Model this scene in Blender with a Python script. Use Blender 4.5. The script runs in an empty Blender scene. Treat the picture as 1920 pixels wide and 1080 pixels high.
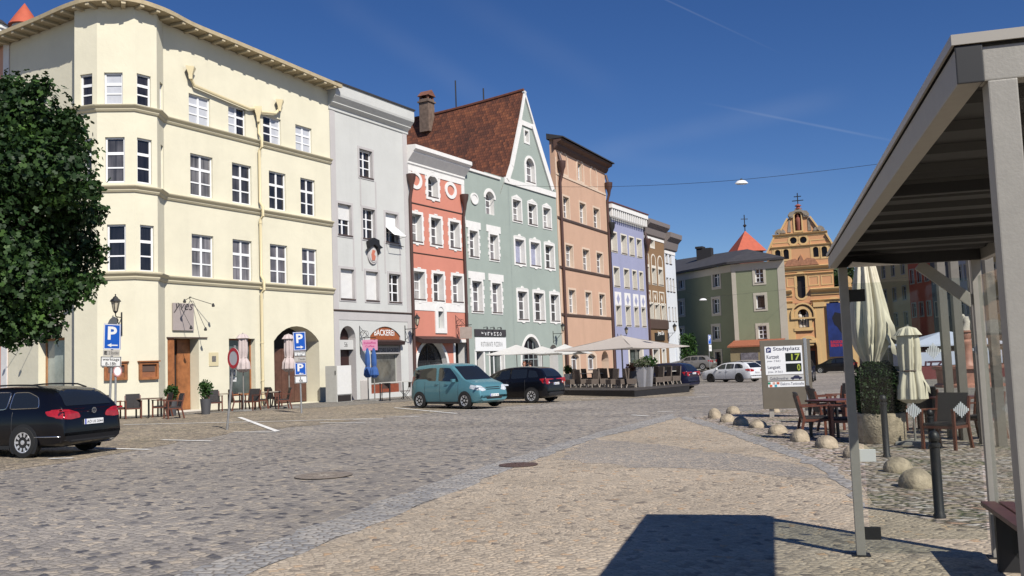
import bpy, bmesh, math, random
from mathutils import Vector, Matrix
from mathutils.geometry import tessellate_polygon
R = math.radians
random.seed(7)
SC = bpy.context.scene
COL = SC.collection
# ---------------------------------------------------------------- survey of the place: where the photographer stood
EYE = 1.65
FPX = 1750.0
TH, PT, RHO = R(29.1), math.atan(141/1750.0), 0.037
_Rh = Vector((math.cos(TH), math.sin(TH), 0)); _Fh = Vector((-math.sin(TH), math.cos(TH), 0)); _Z = Vector((0, 0, 1))
CF = _Fh*math.cos(PT) + _Z*math.sin(PT)
_Uh = _Z*math.cos(PT) - _Fh*math.sin(PT)
CR = _Rh*math.cos(RHO) - _Uh*math.sin(RHO)
CU = _Uh*math.cos(RHO) + _Rh*math.sin(RHO)
CP = Vector((0, 0, EYE))
def ray(px, py):
    return CF*FPX + CR*(px-960) - CU*(py-540)
def gz(x, y):
    z = 0.0
    if y > 12: z -= 0.0075*(min(y, 140)-12)
    if x < -14: z += 0.012*(min(-x, 30)-14)
    return z
def gp(px, py):
    """ground point surveyed at a spot of the photograph"""
    d = ray(px, py); z = 0.0
    for _ in range(30):
        t = (z-EYE)/d.z; p = CP+d*t; z = gz(p.x, p.y)
    return Vector((p.x, p.y, z))
def dp(px, py, depth):
    """point at a given distance along the view axis"""
    d = ray(px, py); return CP+d*(depth/FPX)
def cam2w(lat, depth):
    return _Rh.x*lat+_Fh.x*depth, _Rh.y*lat+_Fh.y*depth
# ---------------------------------------------------------------- materials
MATS = {}
def nd(nt, kind, **kw):
    n = nt.nodes.new(kind)
    for k, v in kw.items():
        if k in n.inputs.keys() if hasattr(n.inputs, 'keys') else False: n.inputs[k].default_value = v
        else: setattr(n, k, v)
    return n
def c4(c): return (c[0], c[1], c[2], 1.0)
def new_mat(name):
    m = bpy.data.materials.new(name); m.use_nodes = True
    return m, m.node_tree, m.node_tree.nodes['Principled BSDF']
def mat(name, col, rough=0.6, metal=0.0, var=0.0, scale=6.0, bump=0.0, bscale=60.0, spec=0.5, coat=0.0, emit=None, estr=1.0, alpha=None):
    """plain procedural material with a little tonal wear and relief"""
    if name in MATS: return MATS[name]
    m, nt, b = new_mat(name); L = nt.links.new
    b.inputs['Base Color'].default_value = c4(col); b.inputs['Roughness'].default_value = rough
    b.inputs['Metallic'].default_value = metal; b.inputs['Specular IOR Level'].default_value = spec
    if coat: b.inputs['Coat Weight'].default_value = coat; b.inputs['Coat Roughness'].default_value = 0.03
    if emit: b.inputs['Emission Color'].default_value = c4(emit); b.inputs['Emission Strength'].default_value = estr
    tc = nd(nt, 'ShaderNodeTexCoord')
    if var:
        n = nd(nt, 'ShaderNodeTexNoise'); n.inputs['Scale'].default_value = scale; n.inputs['Detail'].default_value = 6; n.inputs['Roughness'].default_value = 0.65
        L(tc.outputs['Object'], n.inputs['Vector'])
        mx = nd(nt, 'ShaderNodeMix', data_type='RGBA', blend_type='MIX')
        mx.inputs[6].default_value = c4([max(0, c*(1-var)) for c in col]); mx.inputs[7].default_value = c4([min(1, c*(1+var)) for c in col])
        rp = nd(nt, 'ShaderNodeMapRange'); rp.inputs['From Min'].default_value = 0.3; rp.inputs['From Max'].default_value = 0.7
        L(n.outputs['Fac'], rp.inputs['Value']); L(rp.outputs['Result'], mx.inputs[0]); L(mx.outputs[2], b.inputs['Base Color'])
    if bump:
        n2 = nd(nt, 'ShaderNodeTexNoise'); n2.inputs['Scale'].default_value = bscale; n2.inputs['Detail'].default_value = 4
        L(tc.outputs['Object'], n2.inputs['Vector'])
        bp = nd(nt, 'ShaderNodeBump'); bp.inputs['Strength'].default_value = bump; bp.inputs['Distance'].default_value = 0.02
        L(n2.outputs['Fac'], bp.inputs['Height']); L(bp.outputs['Normal'], b.inputs['Normal'])
    MATS[name] = m
    return m
def plaster(name, col, var=0.05, streak=0.06):
    """lime render: broad mottling, rain streaks running down, sandy relief"""
    if name in MATS: return MATS[name]
    m, nt, b = new_mat(name); L = nt.links.new
    b.inputs['Roughness'].default_value = 0.92; b.inputs['Specular IOR Level'].default_value = 0.15
    tc = nd(nt, 'ShaderNodeTexCoord')
    n1 = nd(nt, 'ShaderNodeTexNoise'); n1.inputs['Scale'].default_value = 0.55; n1.inputs['Detail'].default_value = 7; n1.inputs['Roughness'].default_value = 0.62
    L(tc.outputs['Object'], n1.inputs['Vector'])
    mp = nd(nt, 'ShaderNodeMapping'); mp.inputs['Scale'].default_value = (1.3, 1.3, 0.12); L(tc.outputs['Object'], mp.inputs['Vector'])
    n2 = nd(nt, 'ShaderNodeTexNoise'); n2.inputs['Scale'].default_value = 1.0; n2.inputs['Detail'].default_value = 5; L(mp.outputs['Vector'], n2.inputs['Vector'])
    r1 = nd(nt, 'ShaderNodeMapRange'); r1.inputs['From Min'].default_value = 0.3; r1.inputs['From Max'].default_value = 0.7
    r1.inputs['To Min'].default_value = 1-var; r1.inputs['To Max'].default_value = 1+var; L(n1.outputs['Fac'], r1.inputs['Value'])
    r2 = nd(nt, 'ShaderNodeMapRange'); r2.inputs['From Min'].default_value = 0.55; r2.inputs['From Max'].default_value = 0.85
    r2.inputs['To Min'].default_value = 1.0; r2.inputs['To Max'].default_value = 1-streak*1.3; L(n2.outputs['Fac'], r2.inputs['Value'])
    mu = nd(nt, 'ShaderNodeMath', operation='MULTIPLY'); L(r1.outputs['Result'], mu.inputs[0]); L(r2.outputs['Result'], mu.inputs[1])
    vm = nd(nt, 'ShaderNodeVectorMath', operation='SCALE'); vm.inputs[0].default_value = col; L(mu.outputs[0], vm.inputs['Scale'])
    L(vm.outputs[0], b.inputs['Base Color'])
    n3 = nd(nt, 'ShaderNodeTexNoise'); n3.inputs['Scale'].default_value = 5.0; n3.inputs['Detail'].default_value = 8; n3.inputs['Roughness'].default_value = 0.6; L(tc.outputs['Object'], n3.inputs['Vector'])
    bp = nd(nt, 'ShaderNodeBump'); bp.inputs['Strength'].default_value = 0.30; bp.inputs['Distance'].default_value = 0.03
    L(n3.outputs['Fac'], bp.inputs['Height']); L(bp.outputs['Normal'], b.inputs['Normal'])
    MATS[name] = m
    return m
def old_glass(name, stops, rough=0.05):
    """window glass over whatever hangs behind it: every window draws its own curtain tone, folds run down"""
    m, nt, b = new_mat(name); L = nt.links.new
    oi = nd(nt, 'ShaderNodeObjectInfo'); tc = nd(nt, 'ShaderNodeTexCoord'); rp = ramp(nt, stops); L(oi.outputs['Random'], rp.inputs['Fac'])
    mp = nd(nt, 'ShaderNodeMapping'); mp.inputs['Scale'].default_value = (9, 9, 0.5); L(tc.outputs['Object'], mp.inputs['Vector'])
    n1 = nd(nt, 'ShaderNodeTexNoise'); n1.inputs['Scale'].default_value = 1.0; n1.inputs['Detail'].default_value = 4; L(mp.outputs['Vector'], n1.inputs['Vector'])
    n2 = nd(nt, 'ShaderNodeTexNoise'); n2.inputs['Scale'].default_value = 0.9; L(tc.outputs['Object'], n2.inputs['Vector'])
    mu = nd(nt, 'ShaderNodeMath', operation='MULTIPLY'); L(n1.outputs['Fac'], mu.inputs[0]); L(n2.outputs['Fac'], mu.inputs[1])
    mr = nd(nt, 'ShaderNodeMapRange'); mr.inputs['From Min'].default_value = 0.12; mr.inputs['From Max'].default_value = 0.36; mr.inputs['To Min'].default_value = 0.35; mr.inputs['To Max'].default_value = 1.5; L(mu.outputs[0], mr.inputs['Value'])
    vm = nd(nt, 'ShaderNodeVectorMath', operation='SCALE'); L(rp.outputs['Color'], vm.inputs[0]); L(mr.outputs['Result'], vm.inputs['Scale']); L(vm.outputs[0], b.inputs['Base Color'])
    b.inputs['Roughness'].default_value = rough; b.inputs['Specular IOR Level'].default_value = 0.6
    n3 = nd(nt, 'ShaderNodeTexNoise'); n3.inputs['Scale'].default_value = 1.6; L(tc.outputs['Object'], n3.inputs['Vector']); bp = nd(nt, 'ShaderNodeBump'); bp.inputs['Strength'].default_value = 0.10; bp.inputs['Distance'].default_value = 0.05; L(n3.outputs['Fac'], bp.inputs['Height']); L(bp.outputs['Normal'], b.inputs['Normal'])
    MATS[name] = m; return m
def ramp(nt, stops, interp='LINEAR'):
    r = nt.nodes.new('ShaderNodeValToRGB'); cr = r.color_ramp; cr.interpolation = interp
    while len(cr.elements) < len(stops): cr.elements.new(0.5)
    for e, (p, c) in zip(cr.elements, stops): e.position = p; e.color = c4(c)
    return r
def setts(name, sx, sy, rot, stops, mortar, rnd=0.75, patch=0.15, warp=0.25, bump=0.6, edge=(0.03, 0.12), grass=0.0, rough=0.75, pscale=0.25):
    """hand laid stones: one cell per stone with its own tone, dark joints, rounded relief"""
    m, nt, b = new_mat(name); L = nt.links.new
    tc = nd(nt, 'ShaderNodeTexCoord')
    nw = nd(nt, 'ShaderNodeTexNoise'); nw.inputs['Scale'].default_value = 0.45; nw.inputs['Detail'].default_value = 2; L(tc.outputs['Object'], nw.inputs['Vector'])
    ad = nd(nt, 'ShaderNodeVectorMath', operation='MULTIPLY_ADD'); L(nw.outputs['Color'], ad.inputs[0]); ad.inputs[1].default_value = (warp, warp, 0); L(tc.outputs['Object'], ad.inputs[2])
    mp = nd(nt, 'ShaderNodeMapping'); mp.inputs['Rotation'].default_value = (0, 0, rot); mp.inputs['Scale'].default_value = (1/sx, 1/sy, 0.0); L(ad.outputs[0], mp.inputs['Vector'])
    # rows shifted by half a stone
    sp = nd(nt, 'ShaderNodeSeparateXYZ'); L(mp.outputs['Vector'], sp.inputs[0])
    fl = nd(nt, 'ShaderNodeMath', operation='FLOOR'); L(sp.outputs['Y'], fl.inputs[0])
    hm = nd(nt, 'ShaderNodeMath', operation='MULTIPLY'); hm.inputs[1].default_value = 0.47; L(fl.outputs[0], hm.inputs[0])
    xa = nd(nt, 'ShaderNodeMath', operation='ADD'); L(sp.outputs['X'], xa.inputs[0]); L(hm.outputs[0], xa.inputs[1])
    cb = nd(nt, 'ShaderNodeCombineXYZ'); L(xa.outputs[0], cb.inputs['X']); L(sp.outputs['Y'], cb.inputs['Y'])
    v1 = nd(nt, 'ShaderNodeTexVoronoi', voronoi_dimensions='2D', feature='F1'); v1.inputs['Scale'].default_value = 1; v1.inputs['Randomness'].default_value = rnd; L(cb.outputs[0], v1.inputs['Vector'])
    v2 = nd(nt, 'ShaderNodeTexVoronoi', voronoi_dimensions='2D', feature='DISTANCE_TO_EDGE'); v2.inputs['Scale'].default_value = 1; v2.inputs['Randomness'].default_value = rnd; L(cb.outputs[0], v2.inputs['Vector'])
    sc = nd(nt, 'ShaderNodeSeparateColor'); L(v1.outputs['Color'], sc.inputs[0])
    rp = ramp(nt, stops, 'LINEAR'); L(sc.outputs[0], rp.inputs['Fac'])
    n2 = nd(nt, 'ShaderNodeTexNoise'); n2.inputs['Scale'].default_value = pscale; n2.inputs['Detail'].default_value = 5; L(tc.outputs['Object'], n2.inputs['Vector'])
    n3 = nd(nt, 'ShaderNodeTexNoise'); n3.inputs['Scale'].default_value = 38; n3.inputs['Detail'].default_value = 3; L(tc.outputs['Object'], n3.inputs['Vector'])
    r1 = nd(nt, 'ShaderNodeMapRange'); r1.inputs['From Min'].default_value = 0.3; r1.inputs['From Max'].default_value = 0.7; r1.inputs['To Min'].default_value = 1-patch; r1.inputs['To Max'].default_value = 1+patch; L(n2.outputs['Fac'], r1.inputs['Value'])
    r3 = nd(nt, 'ShaderNodeMapRange'); r3.inputs['From Min'].default_value = 0.25; r3.inputs['From Max'].default_value = 0.75; r3.inputs['To Min'].default_value = 0.8; r3.inputs['To Max'].default_value = 1.2; L(n3.outputs['Fac'], r3.inputs['Value'])
    mu = nd(nt, 'ShaderNodeMath', operation='MULTIPLY'); L(r1.outputs['Result'], mu.inputs[0]); L(r3.outputs['Result'], mu.inputs[1])
    vm = nd(nt, 'ShaderNodeVectorMath', operation='SCALE'); L(rp.outputs['Color'], vm.inputs[0]); L(mu.outputs[0], vm.inputs['Scale'])
    re = nd(nt, 'ShaderNodeMapRange'); re.inputs['From Min'].default_value = edge[0]; re.inputs['From Max'].default_value = edge[1]; L(v2.outputs['Distance'], re.inputs['Value'])
    mx = nd(nt, 'ShaderNodeMix', data_type='RGBA'); mx.inputs[6].default_value = c4(mortar); L(re.outputs['Result'], mx.inputs[0]); L(vm.outputs[0], mx.inputs[7])
    out = mx.outputs[2]
    if grass:
        n4 = nd(nt, 'ShaderNodeTexNoise'); n4.inputs['Scale'].default_value = 0.9; n4.inputs['Detail'].default_value = 6; L(tc.outputs['Object'], n4.inputs['Vector'])
        r4 = nd(nt, 'ShaderNodeMapRange'); r4.inputs['From Min'].default_value = 0.52; r4.inputs['From Max'].default_value = 0.66; r4.inputs['To Max'].default_value = grass; L(n4.outputs['Fac'], r4.inputs['Value'])
        iv = nd(nt, 'ShaderNodeMapRange'); iv.inputs['From Min'].default_value = 0.05; iv.inputs['From Max'].default_value = 0.22; iv.inputs['To Min'].default_value = 1; iv.inputs['To Max'].default_value = 0.25; L(v2.outputs['Distance'], iv.inputs['Value'])
        mm = nd(nt, 'ShaderNodeMath', operation='MULTIPLY'); L(r4.outputs['Result'], mm.inputs[0]); L(iv.outputs['Result'], mm.inputs[1])
        m2 = nd(nt, 'ShaderNodeMix', data_type='RGBA'); L(mm.outputs[0], m2.inputs[0]); L(out, m2.inputs[6]); m2.inputs[7].default_value = (0.06, 0.085, 0.025, 1); out = m2.outputs[2]
    L(out, b.inputs['Base Color'])
    b.inputs['Roughness'].default_value = rough; b.inputs['Specular IOR Level'].default_value = 0.35
    # relief: domed stones, each at its own level
    rb = nd(nt, 'ShaderNodeMapRange', interpolation_type='SMOOTHSTEP'); rb.inputs['From Min'].default_value = 0.0; rb.inputs['From Max'].default_value = 0.28; L(v2.outputs['Distance'], rb.inputs['Value'])
    lv = nd(nt, 'ShaderNodeMath', operation='MULTIPLY_ADD'); L(sc.outputs[1], lv.inputs[0]); lv.inputs[1].default_value = 0.35; L(rb.outputs['Result'], lv.inputs[2])
    l2 = nd(nt, 'ShaderNodeMath', operation='MULTIPLY_ADD'); L(n3.outputs['Fac'], l2.inputs[0]); l2.inputs[1].default_value = 0.5; L(lv.outputs[0], l2.inputs[2])
    bp = nd(nt, 'ShaderNodeBump'); bp.inputs['Strength'].default_value = bump; bp.inputs['Distance'].default_value = 0.02
    L(l2.outputs[0], bp.inputs['Height']); L(bp.outputs['Normal'], b.inputs['Normal'])
    MATS[name] = m
    return m
def tiles(name, stops, rw=0.20, rh=0.30):
    """roof tiles: courses along the slope; uses the slope coordinates stored in the UV layer (metres)"""
    m, nt, b = new_mat(name); L = nt.links.new
    uv = nd(nt, 'ShaderNodeUVMap'); uv.uv_map = 'slope'
    mp = nd(nt, 'ShaderNodeMapping'); mp.inputs['Scale'].default_value = (1/rw, 1/rh, 1); L(uv.outputs['UV'], mp.inputs['Vector'])
    sp = nd(nt, 'ShaderNodeSeparateXYZ'); L(mp.outputs['Vector'], sp.inputs[0])
    fy = nd(nt, 'ShaderNodeMath', operation='FLOOR'); L(sp.outputs['Y'], fy.inputs[0])
    h = nd(nt, 'ShaderNodeMath', operation='MULTIPLY'); h.inputs[1].default_value = 0.5; L(fy.outputs[0], h.inputs[0])
    xa = nd(nt, 'ShaderNodeMath', operation='ADD'); L(sp.outputs['X'], xa.inputs[0]); L(h.outputs[0], xa.inputs[1])
    fx = nd(nt, 'ShaderNodeMath', operation='FLOOR'); L(xa.outputs[0], fx.inputs[0])
    cb = nd(nt, 'ShaderNodeCombineXYZ'); L(fx.outputs[0], cb.inputs['X']); L(fy.outputs[0], cb.inputs['Y'])
    wn = nd(nt, 'ShaderNodeTexWhiteNoise', noise_dimensions='2D'); L(cb.outputs[0], wn.inputs['Vector'])
    ns = nd(nt, 'ShaderNodeTexNoise'); ns.inputs['Scale'].default_value = 0.35; ns.inputs['Detail'].default_value = 6; L(uv.outputs['UV'], ns.inputs['Vector'])
    ma = nd(nt, 'ShaderNodeMath', operation='MULTIPLY_ADD'); L(wn.outputs['Value'], ma.inputs[0]); ma.inputs[1].default_value = 0.55
    mb_ = nd(nt, 'ShaderNodeMapRange'); mb_.inputs['From Min'].default_value = 0.3; mb_.inputs['From Max'].default_value = 0.7; mb_.inputs['To Max'].default_value = 0.45; L(ns.outputs['Fac'], mb_.inputs['Value']); L(mb_.outputs['Result'], ma.inputs[2])
    rp = ramp(nt, stops); L(ma.outputs[0], rp.inputs['Fac'])
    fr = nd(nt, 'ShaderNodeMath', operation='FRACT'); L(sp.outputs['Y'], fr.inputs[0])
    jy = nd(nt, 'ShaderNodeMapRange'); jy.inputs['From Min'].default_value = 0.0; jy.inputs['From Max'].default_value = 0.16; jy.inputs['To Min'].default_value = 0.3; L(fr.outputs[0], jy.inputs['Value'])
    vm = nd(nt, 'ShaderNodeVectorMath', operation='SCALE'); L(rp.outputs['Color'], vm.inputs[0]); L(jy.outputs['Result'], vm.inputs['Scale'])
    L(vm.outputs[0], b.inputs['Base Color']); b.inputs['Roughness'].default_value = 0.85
    frx = nd(nt, 'ShaderNodeMath', operation='FRACT'); L(xa.outputs[0], frx.inputs[0])
    pp = nd(nt, 'ShaderNodeMath', operation='PINGPONG'); pp.inputs[1].default_value = 0.5; L(frx.outputs[0], pp.inputs[0])
    iv = nd(nt, 'ShaderNodeMath', operation='SUBTRACT'); iv.inputs[0].default_value = 1.0; L(fr.outputs[0], iv.inputs[1])
    hh = nd(nt, 'ShaderNodeMath', operation='MULTIPLY_ADD'); L(pp.outputs[0], hh.inputs[0]); hh.inputs[1].default_value = 0.6; L(iv.outputs[0], hh.inputs[2])
    bp = nd(nt, 'ShaderNodeBump'); bp.inputs['Strength'].default_value = 0.9; bp.inputs['Distance'].default_value = 0.05; L(hh.outputs[0], bp.inputs['Height']); L(bp.outputs['Normal'], b.inputs['Normal'])
    MATS[name] = m
    return m
def glass_thin(name, col, alpha, rough=0.03):
    """clear sheet glass: mostly lets light through, reflects at grazing angles"""
    m, nt, b = new_mat(name); L = nt.links.new
    nt.nodes.remove(b); out = nt.nodes['Material Output']
    tr = nd(nt, 'ShaderNodeBsdfTransparent'); tr.inputs['Color'].default_value = c4(col)
    gl = nd(nt, 'ShaderNodeBsdfGlossy'); gl.inputs['Roughness'].default_value = rough; gl.inputs['Color'].default_value = (1, 1, 1, 1)
    fr = nd(nt, 'ShaderNodeFresnel'); ge = nd(nt, 'ShaderNodeNewGeometry'); io = nd(nt, 'ShaderNodeMapRange'); io.inputs['To Min'].default_value = 1.5; io.inputs['To Max'].default_value = 1/1.5
    L(ge.outputs['Backfacing'], io.inputs['Value']); L(io.outputs['Result'], fr.inputs['IOR'])
    ma = nd(nt, 'ShaderNodeMath', operation='MULTIPLY_ADD'); ma.inputs[1].default_value = 0.45; ma.inputs[2].default_value = alpha; L(fr.outputs[0], ma.inputs[0])
    mx = nd(nt, 'ShaderNodeMixShader'); L(ma.outputs[0], mx.inputs[0]); L(tr.outputs[0], mx.inputs[1]); L(gl.outputs[0], mx.inputs[2]); L(mx.outputs[0], out.inputs['Surface'])
    MATS[name] = m
    return m
# ---------------------------------------------------------------- mesh building
class MB:
    def __init__(s, T=None):
        s.v = []; s.f = []; s.mi = []; s.T = T; s.uv = None
    def add(s, p):
        p = Vector(p)
        if s.T: p = s.T(p)
        s.v.append(p); return len(s.v)-1
    def poly(s, pts, m=0):
        s.f.append([s.add(p) for p in pts]); s.mi.append(m)
    def box(s, x0, x1, y0, y1, z0, z1, m=0):
        i = [s.add((x, y, z)) for z in (z0, z1) for y in (y0, y1) for x in (x0, x1)]
        for q in ((0, 2, 3, 1), (4, 5, 7, 6), (0, 1, 5, 4), (2, 6, 7, 3), (0, 4, 6, 2), (1, 3, 7, 5)):
            s.f.append([i[k] for k in q]); s.mi.append(m)
    def obox(s, c, ax, ay, az, m=0):
        """box from centre and three half-axis vectors"""
        c, ax, ay, az = Vector(c), Vector(ax), Vector(ay), Vector(az)
        i = [s.add(c+ax*a+ay*b+az*d) for d in (-1, 1) for b in (-1, 1) for a in (-1, 1)]
        for q in ((0, 2, 3, 1), (4, 5, 7, 6), (0, 1, 5, 4), (2, 6, 7, 3), (0, 4, 6, 2), (1, 3, 7, 5)):
            s.f.append([i[k] for k in q]); s.mi.append(m)
    def bar(s, a, b, w, h=None, m=0, up=(0, 0, 1)):
        """rectangular bar from a to b"""
        a, b = Vector(a), Vector(b); h = h or w; d = b-a
        up = Vector(up)
        if abs(d.normalized().dot(up)) > 0.98: up = Vector((0, 1, 0)) if abs(d.normalized().y) < 0.9 else Vector((1, 0, 0))
        x = d.cross(up).normalized(); z = x.cross(d).normalized()
        s.obox((a+b)/2, d/2, x*w/2, z*h/2, m)
    def tube(s, path, r, n=8, m=0, cap=True, close=False):
        path = [Vector(p) for p in path]; rs = r if isinstance(r, (list, tuple)) else [r]*len(path)
        rings = []; prev = None; N = len(path)
        for k, p in enumerate(path):
            if close: t = (path[(k+1) % N]-path[k-1])
            else: t = (path[min(k+1, N-1)]-path[max(k-1, 0)])
            t = t.normalized() if t.length > 1e-9 else Vector((0, 0, 1))
            ref = prev if prev is not None else (Vector((0, 0, 1)) if abs(t.z) < 0.9 else Vector((1, 0, 0)))
            x = (ref-t*ref.dot(t))
            x = x.normalized() if x.length > 1e-6 else t.orthogonal().normalized()
            prev = x; y = t.cross(x)
            rings.append([s.add(p+(x*math.cos(2*math.pi*j/n)+y*math.sin(2*math.pi*j/n))*rs[k]) for j in range(n)])
        for k in range(N if close else N-1):
            a, b = rings[k], rings[(k+1) % N]
            for j in range(n):
                s.f.append([a[j], a[(j+1) % n], b[(j+1) % n], b[j]]); s.mi.append(m)
        if cap and not close:
            s.f.append(rings[0][::-1]); s.mi.append(m); s.f.append(rings[-1][:]); s.mi.append(m)
    def lathe(s, prof, n=16, c=(0, 0, 0), m=0, sx=1, sy=1, a0=0, a1=2*math.pi, wob=None):
        rings = []; full = abs(a1-a0-2*math.pi) < 1e-6
        for (r, z) in prof:
            ring = []
            for j in range(n if full else n+1):
                a = a0+(a1-a0)*j/n
                rr = r*(wob(a, z) if wob else 1)
                ring.append(s.add((c[0]+rr*math.cos(a)*sx, c[1]+rr*math.sin(a)*sy, c[2]+z)))
            rings.append(ring)
        for k in range(len(prof)-1):
            a, b = rings[k], rings[k+1]; q = len(a)
            for j in range(q if full else q-1):
                s.f.append([a[j], a[(j+1) % q], b[(j+1) % q], b[j]]); s.mi.append(m)
        if full:
            if prof[0][0] > 1e-4: s.f.append(rings[0][::-1]); s.mi.append(m)
            if prof[-1][0] > 1e-4: s.f.append(rings[-1][:]); s.mi.append(m)
    def holed(s, outer, holes, y, m=0):
        """flat wall in the x-z plane at depth y with openings cut through"""
        loops = [[Vector((p[0], p[1], 0)) for p in outer]]+[[Vector((p[0], p[1], 0)) for p in h] for h in holes]
        flat = [p for l in loops for p in l]
        idx = [s.add((p.x, y, p.y)) for p in flat]
        for t in tessellate_polygon(loops):
            s.f.append([idx[k] for k in t]); s.mi.append(m)
    def strip(s, poly, y0, y1, m=0, close=True):
        n = len(poly)
        a = [s.add((p[0], y0, p[1])) for p in poly]; b = [s.add((p[0], y1, p[1])) for p in poly]
        for k in range(n if close else n-1):
            s.f.append([a[k], a[(k+1) % n], b[(k+1) % n], b[k]]); s.mi.append(m)
    def ring(s, outer, inner, y0, y1, m=0):
        """a moulded frame between two outlines with the same number of points, y0 (front) to y1"""
        n = len(outer)
        O0 = [s.add((p[0], y0, p[1])) for p in outer]; I0 = [s.add((p[0], y0, p[1])) for p in inner]
        O1 = [s.add((p[0], y1, p[1])) for p in outer]; I1 = [s.add((p[0], y1, p[1])) for p in inner]
        for k in range(n):
            j = (k+1) % n
            for q in ((O0[k], O0[j], I0[j], I0[k]), (O0[k], O1[k], O1[j], O0[j]), (I0[k], I0[j], I1[j], I1[k]), (O1[k], I1[k], I1[j], O1[j])):
                s.f.append(list(q)); s.mi.append(m)
    def slab(s, poly, y0, y1, m=0):
        """flat plate of any outline in x-z, between depths y0 and y1"""
        s.holed(poly, [], y0, m); s.holed(poly, [], y1, m); s.strip(poly, y0, y1, m)
    def hslab(s, poly, z0, z1, m=0):
        """flat plate of any outline in x-y, between heights"""
        loops = [[Vector((p[0], p[1], 0)) for p in poly]]
        for z in (z0, z1):
            idx = [s.add((p[0], p[1], z)) for p in poly]
            for t in tessellate_polygon(loops): s.f.append([idx[k] for k in t]); s.mi.append(m)
        n = len(poly); a = [s.add((p[0], p[1], z0)) for p in poly]; b = [s.add((p[0], p[1], z1)) for p in poly]
        for k in range(n): s.f.append([a[k], a[(k+1) % n], b[(k+1) % n], b[k]]); s.mi.append(m)
    def build(s, name, mats, parent=None, smooth=None, fix=True, bevel=0.0, loc=None):
        me = bpy.data.meshes.new(name)
        me.from_pydata([tuple(p) for p in s.v], [], s.f)
        if not isinstance(mats, (list, tuple)): mats = [mats]
        for q in mats: me.materials.append(q)
        if len(mats) > 1:
            for p, k in zip(me.polygons, s.mi): p.material_index = k
        if fix or bevel:
            bm = bmesh.new(); bm.from_mesh(me)
            if bevel:
                bmesh.ops.remove_doubles(bm, verts=bm.verts, dist=0.0002)
                bmesh.ops.recalc_face_normals(bm, faces=bm.faces)
                es = [e for e in bm.edges if len(e.link_faces) == 2 and e.calc_face_angle(0) > 0.5]
                bmesh.ops.bevel(bm, geom=es, offset=bevel, segments=2, profile=0.7, affect='EDGES', clamp_overlap=True)
            else:
                bmesh.ops.recalc_face_normals(bm, faces=bm.faces)
            bm.to_mesh(me); bm.free()
        if s.uv:
            l = me.uv_layers.new(name='slope')
            for lp in me.loops: l.data[lp.index].uv = s.uv(me.vertices[lp.vertex_index].co)
        if smooth is not None:
            for p in me.polygons: p.use_smooth = True
            me.set_sharp_from_angle(angle=R(smooth))
        o = bpy.data.objects.new(name, me); COL.objects.link(o)
        if parent: o.parent = parent
        if loc is not None: o.location = loc
        return o
def tag(o, label=None, cat=None, group=None, kind=None):
    if label: o['label'] = label
    if cat: o['category'] = cat
    if group: o['group'] = group
    if kind: o['kind'] = kind
    return o
def thing(name, label, cat, loc=(0, 0, 0), rz=0.0, group=None):
    o = bpy.data.objects.new(name, None); COL.objects.link(o)
    o.location = loc; o.rotation_euler = (0, 0, rz); o.empty_display_size = 0.2
    return tag(o, label, cat, group)
def copy_tree(o, parent=None):
    c = o.copy(); COL.objects.link(c); c.parent = parent
    for ch in [x for x in COL.objects if x.parent == o]: copy_tree(ch, c)
    return c
def inset(poly, d):
    """offset a closed convex outline inwards (d>0) or outwards (d<0); outline runs counter-clockwise in x-z"""
    n = len(poly); out = []
    for k in range(n):
        p0, p1, p2 = Vector(poly[k-1]), Vector(poly[k]), Vector(poly[(k+1) % n])
        a = (p1-p0).normalized(); b = (p2-p1).normalized()
        na, nb = Vector((-a.y, a.x)), Vector((-b.y, b.x))
        bis = na+nb
        if bis.length < 1e-6: out.append(tuple(p1+na*d)); continue
        bis = bis.normalized(); out.append(tuple(p1+bis*(d/max(0.3, bis.dot(na)))))
    return out
def rect(u0, v0, u1, v1): return [(u0, v0), (u1, v0), (u1, v1), (u0, v1)]
def arch(u0, v0, u1, v1, rise=None, n=10):
    w = (u1-u0)/2; rise = rise if rise is not None else w; c = (u0+u1)/2
    pts = [(u0, v0), (u1, v0)]
    if rise >= w*0.99:
        for k in range(n+1):
            a = math.pi*k/n; pts.append((c+w*math.cos(a), v1-rise+rise*math.sin(a)))
    else:
        r = (w*w+rise*rise)/(2*rise); a0 = math.asin(w/r)
        for k in range(n+1):
            a = a0-2*a0*k/n; pts.append((c+r*math.sin(a), v1-r+r*math.cos(a)))
    return pts
def ellipse(u, v, a, b, n=20): return [(u+a*math.cos(2*math.pi*k/n), v+b*math.sin(2*math.pi*k/n)) for k in range(n)]
_FONT = {}
def glyphs(s, bold=0.0, shear=0.0):
    key = (s, bold, shear)
    if key in _FONT: return _FONT[key]
    cu = bpy.data.curves.new('lettering', 'FONT'); cu.body = s; cu.offset = bold; cu.shear = shear; cu.resolution_u = 3
    ob = bpy.data.objects.new('lettering', cu); COL.objects.link(ob)
    dg = bpy.context.evaluated_depsgraph_get()
    me = bpy.data.meshes.new_from_object(ob.evaluated_get(dg))
    vs = [(v.co.x, v.co.y) for v in me.vertices]; fs = [list(p.vertices) for p in me.polygons]
    bpy.data.objects.remove(ob); bpy.data.curves.remove(cu); bpy.data.meshes.remove(me)
    _FONT[key] = (vs, fs); return vs, fs
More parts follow.
